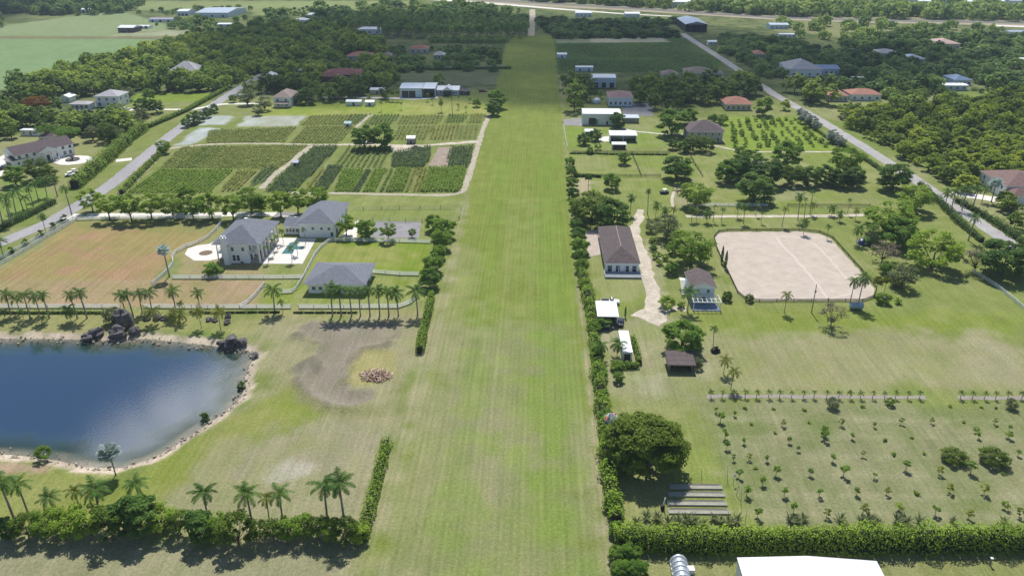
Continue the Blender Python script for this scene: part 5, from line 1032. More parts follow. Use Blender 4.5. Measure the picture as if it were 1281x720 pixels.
# horses
def horse(label, px, rz, colr, down=False, s=1.0):
    x, y = G(*px); me = bpy.data.meshes.new('horse'); hz = .55 if down else 0
    P_ = [(0, 0, 1.25, .30), (.35, 0, 1.28, .29), (.70, 0, 1.35, .27), (-.40, 0, 1.27, .31), (-.75, 0, 1.32, .28),                       # trunk 0-4
          (.95, 0, 1.62-hz*.4, .17), (1.15, 0, 1.90-hz*1.7, .13), (1.30, 0, 1.92-hz*2.1, .12), (1.62, 0, 1.68-hz*2.1, .075),           # neck, head 5-8
          (.66, -.17, .98, .12), (.68, -.18, .55, .065), (.64, -.18, .1, .045), (.72, -.18, .03, .06),                                   # front leg 9-12
          (.66, .17, .98, .12), (.60, .18, .55, .065), (.58, .18, .1, .045), (.66, .18, .03, .06),
          (-.72, -.17, 1.0, .17), (-.62, -.18, .78, .10), (-.86, -.18, .52, .06), (-.82, -.18, .1, .045), (-.74, -.18, .03, .06),
          (-.72, .17, 1.0, .17), (-.62, .18, .78, .10), (-.80, .18, .52, .06), (-.72, .18, .1, .045), (-.64, .18, .03, .06),
          (-.98, 0, 1.30, .06), (-1.08, 0, .95, .07), (-1.08, 0, .60, .03), (1.27, -.07, 2.08-hz*2.0, .03), (1.27, .07, 2.08-hz*2.0, .03)]
    E = [(0, 1), (1, 2), (0, 3), (3, 4), (2, 5), (5, 6), (6, 7), (7, 8), (2, 9), (9, 10), (10, 11), (11, 12), (2, 13), (13, 14), (14, 15), (15, 16), (4, 17), (17, 18), (18, 19), (19, 20), (20, 21), (4, 22), (22, 23), (23, 24), (24, 25), (25, 26), (4, 27), (27, 28), (28, 29), (7, 30), (7, 31)]
    me.from_pydata([p[:3] for p in P_], E, []); o = bpy.data.objects.new('horse', me); COL.objects.link(o); m = o.modifiers.new('skin', 'SKIN')
    for i, p in enumerate(P_): me.skin_vertices[0].data[i].radius = (p[3], p[3])
    me.skin_vertices[0].data[0].use_root = True; q = o.modifiers.new('smooth', 'SUBSURF'); q.levels = q.render_levels = 1; m.use_smooth_shade = True
    me.materials.append(colr); o.location = (x, y, 0); o.rotation_euler.z = rz; o.scale = (s, s, s); return tag(o, label, 'horse')
horse('dark brown horse standing with raised head near the light green round tree', (844, 237.5), 2.9, solid('dark_horse_coat', (.05, .03, .02), (.03, .02, .015), 1, .6), s=1.15)
horse('brown horse grazing with lowered head close to the light green round tree', (849.5, 243), .3, solid('brown_horse_coat', (.09, .05, .03), (.06, .035, .02), 1, .6), True, s=1.15)
# corrugated half-round hut with its white box at the bottom edge
a0 = G(838, 700, 1.0); a1 = G(860, 700, 1.0); R = (a1[0]-a0[0])/2*.92; yb = G(849, 693.5, R*1.25)[1]; cxh = (a0[0]+a1[0])/2
hut = empty('corrugated_hut', (cxh, yb, 0), 0, 'narrow half-round hut of ribbed shiny metal at the bottom edge', 'hut'); v = []; Lh = 13; ns = 60; na = 15
for i in range(ns+1):
    yy = -Lh*i/ns; rr = R*(1+.035*math.cos(i*2*math.pi/4.6))
    for k in range(na): a = math.pi*k/(na-1); v.append((rr*math.cos(a), yy, .35+rr*1.1*math.sin(a)))
f = [(i*na+k, i*na+k+1, (i+1)*na+k+1, (i+1)*na+k) for i in range(ns) for k in range(na-1)]
MB().add(v, f, 0, True).build('corrugated_shell', solid('ribbed_zinc', (.60, .66, .74), (.50, .56, .64), .4, .3, metal=.55), hut)
for i in range(12):
    rb = MB(); rb.tube([(R*1.06*math.cos(math.pi*k/12), -.4-i*1.05, .35+R*1.16*math.sin(math.pi*k/12)) for k in range(13)], [.09]*13, 5); rb.build('rib', M_TRIM, hut)
e = MB(); e.prism([(R*.98*math.cos(math.pi*k/12), .35+R*1.08*math.sin(math.pi*k/12)) for k in range(13)], -.12, -.04, 0, 'y'); e.build('end_wall', M_METALG, hut)
fs = MB(); fs.box(-R*1.05, -R*.98, -Lh, 0, -.1, .6); fs.box(R*.98, R*1.05, -Lh, 0, -.1, .6); fs.build('base_rail', M_TRIM, hut)
c0 = G(863.5, 712, .6); bx = empty('white_cabinet', (c0[0], c0[1], 0), 0, 'white equipment box standing right of the ribbed metal hut', 'cabinet'); MB().box(-.6, .6, -.5, .5, -.1, .95).build('cabinet_body', M_WHITE, bx); MB().box(-.65, .65, -.55, .55, .952, 1.02).build('lid', M_TRIM, bx); MB().box(.602, .85, -.12, .12, .35, .6).build('meter', M_STEEL, bx)
# blue-grey water trough tank, tarp bundle, dark bin by the arena
x, y = G(1070.5, 386.5); tk = empty('water_tank', (x, y, 0), 0, 'blue-grey horizontal tank on the grass below the arena palms', 'tank'); b = MB(); n = 14; t = np.arange(n)*2*math.pi/n
b.add([(sx, .95*math.cos(q), 1.15+.95*math.sin(q)) for sx in (-1.7, -1.55, 1.55, 1.7) for q in t], [(j*n+i, j*n+(i+1) % n, (j+1)*n+(i+1) % n, (j+1)*n+i) for j in range(3) for i in range(n)]+[tuple(range(n))[::-1], tuple(range(3*n, 4*n))], 0, True); b.build('tank_shell', solid('tank_blue_grey', (.32, .42, .52), (.26, .35, .44), .8, .45), tk)
for sx in (-1.1, 1.1): MB().box(sx-.15, sx+.15, -.8, .8, -.1, .45).build('cradle', M_STEEL, tk)
MB().lathe([(.3, 2.05), (.3, 2.2), (.1, 2.25)], 10).build('filler_cap', M_STEEL, tk)
rng = np.random.default_rng(5)
def heap(name, label, cat, px, r, h, mats, seed):
    """a bundle under a sheet: lumpy closed dome"""
    x, y = G(*px); v = []; f = []; n = 16; rg = np.random.default_rng(seed)
    for j in range(6):
        q = j/5*math.pi/2
        for k in range(n): a = 2*math.pi*k/n; w = 1+.22*rg.normal()*(1-j/6); v.append((r*w*math.cos(a)*math.cos(q)**.7, r*.8*w*math.sin(a)*math.cos(q)**.7, h*math.sin(q)*(1+.12*rg.normal())-.1))
    for j in range(5):
        for k in range(n): f.append((j*n+k, j*n+(k+1) % n, (j+1)*n+(k+1) % n, (j+1)*n+k))
    f.append(tuple(range(5*n, 6*n)))
    root = empty(name, (x, y, 0), 0, label, cat); MB().add(v, f, 0).build('cover', mats[0], root)
    b = MB()
    for k in range(3): b.bar((-r*.7, -r*.5+k*.4, h*.75+k*.12), (r*.5, r*.2, h*.95+k*.1), .35, .12)
    b.build('loose_board', mats[1], root); return root
heap('tarp_bundle', 'blue tarpaulin bundle with white top under the arena-side palm', 'tarp', (1080, 305), 1.9, 2.0, [solid('blue_tarp', (.06, .09, .30), (.04, .06, .20), 1, .5), M_WHITE], 3)
heap('dark_bundle', 'dark covered bundle with pale board under the yellow-green bush right of the arena', 'bundle', (1104, 377), 1.5, 1.1, [M_TYRE, M_METALG], 4)
heap('white_red_gear', 'small white and red gear stored between the hedge and the huge tree', 'equipment', (764, 534), 2.0, 3.4, [M_WHITE, solid('red_gear', (.55, .09, .07), (.45, .07, .05), 1, .5)], 6)
heap('white_bags', 'white bags lying just right of the white and red gear by the huge tree', 'bags', (775, 536), 1.2, .9, [M_WHITE, M_GREYWOOD], 7)
heap('dark_stump', 'black charred stump under the feathery palm right of the dome-shaped tree', 'stump', (895, 440), 1.2, 1.3, [M_TYRE, M_BARK], 8)
# utility pole
x, y = G(1015, 391); up_ = empty('utility_pole', (x, y, 0), 0, 'slender grey pole with a small box in front of the sand arena', 'pole'); MB().tube([(0, 0, -.5), (0, 0, 4), (0, 0, 9)], [.17, .14, .10], 8).build('shaft', M_STEEL, up_); MB().box(-.22, .22, -.3, -.1, 6.4, 7.1).build('transformer_box', M_STEEL, up_)
# fountain on the turning circle
x, y = G(91, 200); fo = empty('fountain', (x, y, 0), 0, 'dark round fountain in the middle of the white turning circle', 'fountain'); MB().lathe([(3.0, -.1), (3.0, .5), (2.7, .55), (2.65, .3), (.3, .3)], 20).build('basin', M_ROCK, fo); MB().lathe([(.35, .302), (.25, 1.2), (1.0, 1.5), (1.05, 1.65), (.2, 1.6), (.15, 2.3), (.03, 2.6)], 14).build('pedestal', M_ROCK, fo)
# pool loungers
for k, (px, py) in enumerate(((339, 323.5), (350, 310), (368, 323), (349, 308))):
    x, y = G(px, py); lo_ = empty('sun_lounger', (x, y, .06), .3+k, ['white lounger at the front left corner of the pool deck', 'white lounger left of the pool, nearer one of two', 'white lounger in front of the pool near the deck edge', 'white lounger left of the pool, farther one of two'][k], 'sun lounger', 'loungers on the pool deck')
    b = MB(); b.box(-.95, .35, -.33, .33, .28, .38); b.build('seat', M_TRIM, lo_); b = MB(); b.bar((.35, 0, .33), (.95, 0, .75), .66, .08); b.build('backrest', M_TRIM, lo_)
    for u, v_ in ((-.85, -.28), (-.85, .28), (.3, -.28), (.3, .28)): MB().box(u-.04, u+.04, v_-.04, v_+.04, 0, .278).build('leg', M_TRIM, lo_)
# garden posts beside the small palm row, bottom right
x, y = G(1238, 706); sp = empty('marker_post', (x, y, 0), 0, 'short grey post with its shadow on the grass at the bottom right', 'post'); MB().box(-.12, .12, -.12, .12, -.2, 1.5).build('shaft', M_STEEL, sp); MB().box(-.22, .22, -.22, .22, 1.502, 1.6).build('cap', M_TRIM, sp)
x, y = G(829, 636); sp = empty('irrigation_post', (x, y, 0), 0, 'pale post with a dark pump at the left end of the raised beds', 'post'); MB().tube([(0, 0, -.2), (.1, 0, 1.2), (.3, .1, 2.6)], [.12, .11, .09], 6).build('shaft', M_WHITE, sp); MB().box(-.4, .3, -.4, .3, -.1, .9).build('pump', M_TYRE, sp)
for k, ((px, py), hh_) in enumerate((((910, 600), 3.4), ((917, 606), 2.8), ((921, 619), 3.0), ((927, 630), 3.6), ((932, 655), 3.2), ((867, 651), 2.4), ((878, 598), 2.6))):
    x, y = G(px, py); sp = empty('trellis_pole', (x, y, 0), 0, ['thin leaning pole right of the raised beds, farthest of five', 'thin pole with a pale rag right of the raised beds', 'thin pole right of the raised beds, third from the back', 'thin pole right of the raised beds, second from the front', 'thin pole in front of the bed corner near the hedge', 'thin pole among the strappy plants before the raised beds', 'thin pole at the back of the raised beds in the tree shade'][k], 'pole', 'thin poles around the raised beds')
    MB().tube([(0, 0, -.2), ((k % 3-1)*.15, .1, hh_*.5), ((k % 3-1)*.35, .2, hh_)], [.06, .05, .04], 6).build('shaft', M_GREYWOOD, sp)
    if k == 1: MB().add([(.0, .2, 2.6), (.35, .22, 2.5), (.4, .15, 1.7), (.05, .12, 1.8), (.0, .26, 2.6), (.35, .28, 2.5), (.4, .21, 1.7), (.05, .18, 1.8)], [(0, 1, 2, 3), (7, 6, 5, 4), (0, 4, 5, 1), (2, 6, 7, 3), (1, 5, 6, 2), (0, 3, 7, 4)]).build('rag', M_TRIM, sp)
# raised beds
for k, (xl, xr, yy) in enumerate(((838, 903, 609.5), (836, 906, 619), (835, 909, 630), (836, 913, 640.5))):
    a, b_ = G(xl, yy), G(xr, yy); rbed = empty('raised_bed', ((a[0]+b_[0])/2, (a[1]+b_[1])/2, 0), .02, ['raised plank bed farthest back, partly in the huge tree shade', 'raised plank bed, second from the back of four', 'raised plank bed, second from the front of four', 'raised plank bed nearest the strappy plants and hedge'][k], 'raised bed', 'raised vegetable beds')
    hl = (b_[0]-a[0])/2; MB().box(-hl+.06, hl-.06, -.5, .5, -.1, .22).build('soil', solid('bed_soil', (.36, .34, .28), (.25, .25, .19), 1.2, .95) if 'bed_soil' not in MATS else MATS['bed_soil'], rbed)
    f = MB(); f.box(-hl, hl, -.58, -.5, -.1, .32); f.box(-hl, hl, .502, .58, -.1, .32); f.box(-hl, -hl+.058, -.5, .5, -.1, .32); f.box(hl-.058, hl, -.5, .5, -.1, .32); f.box(.3, .36, -.5, .5, .23, .33); f.build('plank_frame', M_GREYWOOD, rbed)
    MB().box(-hl*.9, hl*.92, .78, .88, -.05, .3).build('back_board', M_WOOD, rbed)
# ---------------------------------------------------------------- boulders, shore stones, brush heap
def boulder(name, label, px, r, seed, mat, hz=.8, group=None):
    x, y = G(*px); rg = np.random.default_rng(seed); n, mrow = 13, 9; v = []; f = []
    off = rg.uniform(0, 50, 3)
    for j in range(mrow):
        q = -math.pi/2+math.pi*j/(mrow-1)
        for k in range(n):
            a = 2*math.pi*k/n; d = np.array((math.cos(a)*math.cos(q), math.sin(a)*math.cos(q), math.sin(q)))
            w = .66+.74*float(vnoise(np.array([d[0]*1.9+off[0]+d[2]*1.3]), np.array([d[1]*1.9+off[1]-d[2]]), seed)[0])+.24*rg.normal()*abs(math.cos(q))*.6
            v.append(tuple(d*np.array((r, r*.85, r*hz))*w+np.array((0, 0, r*hz*.45))))
    for j in range(mrow-1):
        for k in range(n): f.append((j*n+k, j*n+(k+1) % n, (j+1)*n+(k+1) % n, (j+1)*n+k))
    o = MB().add(v, f).build(name, mat); o.location = (x, y, 0); o.rotation_euler.z = seed; return tag(o, label, 'boulder', group)
for k, (px, py, r, hz, lb) in enumerate(((155, 408, 4.0, 1.15, 'tallest dark boulder standing upright in the lakeside pile'), (146, 420, 3.4, .75, 'broad brown boulder at the water edge in front of the tallest boulder'), (122, 418, 2.8, .8, 'dark boulder left of the broad brown one at the water edge'), (110, 423, 2.4, .6, 'low dark boulder at the left end of the lakeside pile'), (169, 416, 2.4, .8, 'dark boulder at the right foot of the tallest boulder'),
        (148, 399, 2.2, .8, 'boulder at the back of the lakeside pile beside the tallest one'), (291, 430, 3.4, .8, 'big dark boulder at the right corner of the lake'), (279, 431, 1.9, .7, 'small boulder touching the left side of the corner boulder'), (303, 430, 2.0, .7, 'small boulder touching the right side of the corner boulder'),
        (198, 399, 1.9, .7, 'grey boulder under the yellow-green palm above the lake'), (205, 400, 1.6, .6, 'smaller grey boulder right of the one under the yellow-green palm'), (185, 400, 1.5, .7, 'grey boulder just left of the yellow-green palm bed'), (262, 400, 1.6, .6, 'grey boulder between two lakeside palms near the right'), (268, 401.5, 1.3, .6, 'smaller boulder beside the grey one between two lakeside palms'), (285.5, 397, 1.5, .8, 'upper of two lone round boulders on the lawn above the lake'), (285, 404, 1.5, .7, 'lower of two lone round boulders on the lawn above the lake'), (320, 444, 1.3, .6, 'blue-grey stone on the pale right shore of the lake'))):
    boulder('boulder', lb, (px, py), r*.68, 40+k, M_ROCK, hz, 'dark boulders by the lake')
for k, (px, py, lb) in enumerate(((302, 477, 'small dark round bush standing in the lake near its right shore'), (255, 517, 'small dark round bush standing in the shallows at the lower right of the lake'))): pass
sb = MB(); rng = np.random.default_rng(9); shore = np.array(PW([(x, y) for x, y in LAKE if -200 < x]))
for i in range(len(shore)-1):
    L = np.linalg.norm(shore[i+1]-shore[i]); nn = int(L*3.6)
    for k in range(nn):
        u = rng.random(); c = shore[i]*(1-u)+shore[i+1]*u+rng.normal(size=2)*.9; r = abs(rng.normal())*.11+.06
        if not inframe(c[0], c[1]): continue
        q = rng.normal(size=(8, 3))*.12+np.array([(a, b_, d) for d in (-.5, .5) for b_ in (-.8, .8) for a in (-1, 1)]); an = rng.uniform(0, 6); ro = np.array(((math.cos(an), -math.sin(an), 0), (math.sin(an), math.cos(an), 0), (0, 0, 1)))
        sb.add(q*r@ro.T+np.array((c[0], c[1], -.42)), [(0, 2, 3, 1), (4, 5, 7, 6), (0, 1, 5, 4), (2, 6, 7, 3), (0, 4, 6, 2), (1, 3, 7, 5)])
tag(sb.build('shore_stones', M_LIME), 'pale stones scattered along the lake shore', 'stones', None, 'stuff')
db = MB(); x0_, y0_ = G(471, 470)
for k in range(230):
    a = rng.uniform(0, 6.28); r = rng.random()**.6; px_, py_ = x0_+3.9*r*math.cos(a), y0_+3.1*r*math.sin(a); th = rng.uniform(0, 6.28); L = rng.uniform(.5, 1.7); z = rng.uniform(.05, .25)+1.1*(1-r)*rng.random(); d = np.array((math.cos(th)*L/2, math.sin(th)*L/2, rng.normal()*.18))
    c = np.array((px_, py_, z)); db.tube([c-d, c+d], [rng.uniform(.05, .16), rng.uniform(.04, .13)], 5, int(rng.random() < .42))
tag(db.build('brush_heap', [solid('cut_timber', (.70, .56, .44), (.52, .40, .30), 2, .9), solid('brown_debris', (.38, .22, .15), (.24, .13, .09), 2, .9)]), 'heap of cut branches and broken timber on bare brown grass', 'wood heap')
# ---------------------------------------------------------------- fences
def fence(label, pts, style='white', h=1.3, px=True, name='fence', group=None, gap=3.0, rails=None):
    P_ = PW(pts) if px else pts; mat, mp = {'white': (M_TRIM, M_TRIM), 'dark': (M_DARKFENCE, M_DARKFENCE), 'wire': (M_STEEL, M_STEEL)}[style]
    root = empty(name, (*P_[0], 0), 0, label, 'fence', group); o = np.array(P_[0]); Q = [np.array(p)-o for p in P_]; pm = None
    for i in range(len(Q)-1):
        a, b_ = Q[i], Q[i+1]; L = np.linalg.norm(b_-a); n = max(1, int(L/gap)); mb = MB()
        if style == 'white':
            for z in (.16, .42, .68, .94, 1.22): mb.bar((*a, z*h/1.3), (*b_, z*h/1.3), .10, .10*h/1.3)
        elif style == 'dark':
            for z in (.4, .8, 1.2): mb.bar((*a, z*h/1.3), (*b_, z*h/1.3), .06, .15)
        else:
            for z in np.linspace(.1, h-.05, 6): mb.bar((*a, z), (*b_, z), .025, .03)
        mb.build('rail', mat, root)
        for k in range(n+(i == len(Q)-2)):
            c = a+(b_-a)*k/n
            if pm is None: pq = MB().box(-.08, .08, -.08, .08, -.3, h+.08).build('post', mp, root); pm = pq.data
            else: pq = bpy.data.objects.new('post', pm); COL.objects.link(pq); pq.parent = root
            pq.location = (*c, 0)
    return root
G4 = 4.2
fence('white rail fence along the road side of the brown paddock', [(-6, 336), (30, 315), (60, 297), (96, 276)], gap=G4)
fence('outer white fence between the roadside bushes and the brown paddock', [(-6, 328), (45, 301), (92, 274.5)], gap=G4)
fence('white fence under the tree row along the white driveway', [(97, 275.5), (150, 274), (220, 273.5), (277, 273)], gap=G4)
fence('curving white fence at the right side of the brown paddock', [(277, 274), (277.5, 279), (271, 288), (262, 296.5), (248, 304), (234, 309), (221, 316), (216, 323), (217, 331), (210, 340), (197, 352), (190, 357)], gap=4)
fence('white fence in front of the mansion, upper of two parallel ones', [(216, 348.5), (260, 348.5), (330, 348.5), (379, 348)], gap=G4)
fence('white fence curling from the guest house trees down to the grey barn', [(539, 304), (500, 303), (460, 302), (420, 301.5), (411, 303), (403, 309), (395, 319), (388, 332), (381, 346), (372, 361), (366, 366), (352, 367)], gap=4)
fence('short white fence in front of the green lawn right of the grey barn', [(464, 341), (500, 344), (524, 344.5)], gap=G4)
fence('lower white fence behind the lakeside palm row, left stretch', [(-6, 385), (60, 385), (151, 385)], gap=G4)
fence('lower white fence behind the lakeside palm row, middle stretch', [(180, 385), (240, 385.5), (300, 385.5), (364, 385.5)], gap=G4)
fence('white fence passing behind the row of ten royal palms', [(374, 385.5), (430, 385.5), (498, 385), (513, 380), (522, 373)], gap=G4)
fence('slanting white fence between brown paddock and lower lawn', [(300, 385), (312, 378), (322, 368), (331, 357)], gap=G4)
fence('thin wire fence across the lawn above the parking pad', [(432, 263), (500, 262), (577, 261.5), (575, 275)], 'wire', 1.5, gap=6)
fence('thin wire fence along the back of the parking pad', [(446, 277), (528, 277.5), (574, 275.5)], 'wire', 1.5, gap=6)
fence('dark rail fence across the far paddock right of the runway', [(716, 192), (760, 192), (838, 192.5)], 'dark', gap=5)
fence('dark rail fence across the nearer paddock right of the runway', [(722, 221), (770, 221.5), (826, 221.5)], 'dark', gap=5)
fence('dark fence running down between two small paddocks right of the runway', [(790, 193), (796, 206), (802, 221)], 'dark', gap=5)
fence('dark fence running down right of the big round tree paddock', [(862, 193), (870, 208), (879, 222)], 'dark', gap=5)
fence('dark perimeter rail around the pale sand riding arena', [(893, 297), (899, 290.5), (910, 289), (1000, 288.5), (1025, 291), (1042, 298.5), (1068, 328), (1087, 349), (1096, 361), (1093, 372), (1079, 377), (950, 377.3), (933, 375), (923, 367), (911, 342), (897, 313), (893, 297)], 'dark', .9, gap=5)
fence('dark hedge-side fence behind the path right of the arena', [(985, 258.5), (1040, 259), (1088, 259)], 'dark', gap=5)
fence('wire fence of the apron beside the runway and warehouse', [(705, 158), (707, 172), (710, 186)], 'white', 1.2, gap=5)
fence('pale concrete wall behind the nursery barns', [(480, 87.5), (560, 87), (632, 86)], 'white', 2.4, gap=8)
fence('low white wall behind the dark leafy trees right of the paddocks', [(865, 258), (895, 257.5), (960, 258)], 'white', 1.2, gap=5)
fence('short white rail slanting at the right edge below the dark tree', [(1216, 340), (1245, 358), (1282, 388)], 'white', 1.2, gap=4)
# ================================================================ PLANTING
def row_labels(n, what, where): return [f'{ORD[i]} {what} {where}' for i in range(n)]
# tree row along the left driveway
R_ = [(112, 247, 22), (133, 255, 24), (160, 255, 27), (186, 254, 26), (213, 253, 30), (236, 243, 24), (239, 258, 20), (262, 253, 26), (289, 255, 25), (312, 246, 32), (325, 253, 18), (349, 251, 25), (371, 248, 26), (396, 246, 27)]
for (a, b, w_), lb in zip(R_, row_labels(14, 'light green tree from the left', 'in the row along the white driveway')): tree_px(ROWT if w_ < 30 else BL_LIGHT, a, b, w_*1.14, lb, 'trees along the white driveway')
for a, b, w_, lb in ((432, 279, 23, 'leftmost rounded tree on the parking pad lawn, nearest the guest house'), (458, 284, 25, 'biggest rounded tree before the parking pad, second from the guest house'), (485, 287, 20, 'pale rounded tree in front of the middle of the parking pad'), (515.5, 290, 10, 'smallest rounded tree at the right end of the parking pad')): tree_px(ROWT if w_ < 25 else BL_MID, a, b, w_, lb, 'trees before the parking pad')
E_ = [(542, 276, 22, 'farthest round tree in the row beside the runway'), (556, 282, 27, 'second farthest and rightmost round tree in the row beside the runway'), (552, 297, 26, 'third round tree from the back in the row beside the runway'), (549, 313, 18, 'smallest round tree in the row beside the runway'), (541, 327, 26, 'second nearest round tree in the row beside the runway'), (537, 345, 26, 'nearest round tree in the row beside the runway')]
for a, b, w_, lb in E_: tree_px(BL_MID, a, b, w_, lb, 'round trees beside the runway')
tree_px(BL_MID, 622, 121, 24, 'taller of two round trees alone at the left runway edge'); tree_px(BL_DARK, 617, 133, 20, 'lower of two round trees alone at the left runway edge')
tree_px(BL_MID, 454, 168, 30, 'left spreading tree over parked cars in the nursery'); tree_px(BL_MID, 477, 166, 32, 'right spreading tree over parked cars in the nursery')
tree_px(POIN, 45, 130, 34, 'orange-flowering tree in the left woodland edge'); tree_px(POIN, 47, 107, 20, 'faded red-brown flowering tree at the back of the left woodland edge')
for a, b, w_, pr, lb in ((16, 217, 26, BL_MID, 'round tree at the far left below the garage'), (46, 208, 30, BL_OLIVE, 'olive bushy tree right of the garage, before the long white house'), (58, 215, 24, BL_OLIVE, 'lower olive tree beside the garage bush, above the palms'), (58, 163, 26, UMB, 'left umbrella-shaped tree over the brown-roofed cottage'), (84, 167, 30, UMB, 'right umbrella-shaped tree beside the long white house'),
    (114, 164, 20, BL_GREY, 'thin greyish tree alone on the dry lawn right of the umbrella trees'), (134, 163, 26, BL_OLIVE, 'flat olive tree on the dry lawn before the wood'), (148, 166, 16, BL_GREY, 'small grey tree right of the flat olive tree'), (186, 116, 15, BL_MID, 'small round tree on the bright green villa lawn'), (158, 115, 18, BL_GREY, 'greyish tree right behind the white villa'), (155, 148, 24, BL_DARK, 'dark tree at the lower edge of the villa lawn'), (176, 143, 22, BL_GREY, 'grey-green tree at the lower edge of the villa lawn, right one'),
    (178, 130, 22, BL_DARK, 'dark spreading shrub-like tree on the villa lawn'), (195, 131, 18, BL_DARK, 'dark low tree right of the spreading one on the villa lawn'), (308, 118, 22, BL_GREY, 'grey-green tree beside the drive at the top of the left road'), (291, 122, 10, BL_MID, 'slim tree standing at the bend of the left road'), (382, 117, 22, BL_DARK, 'dark round tree right of the tan-roofed white house'), (372, 124, 12, BL_DARK, 'small dark tree against the tan-roofed white house'), (390, 124, 12, BL_GREY, 'grey bush right of the tan-roofed white house'), (330, 126, 20, BL_GREY, 'grey round tree left of the tan-roofed white house'), (322, 136, 14, BL_GREY, 'small grey tree left of the nursery below the white house')):
    tree_px(pr, a, b, w_, lb)
for k, (a, b, w_) in enumerate(((267, 134, 12), (258, 139, 14), (248, 144, 15), (240, 147, 16), (232, 152, 12))): tree_px(BL_DARK if k != 4 else BL_MID, a, b, w_, f'{ORD[k]} dark tree from the top in the clump along the left road', 'dark trees along the left road')
tree_px(BL_LIGHT, 203, 181, 18, 'light green tree at the corner of the nursery track and left road')
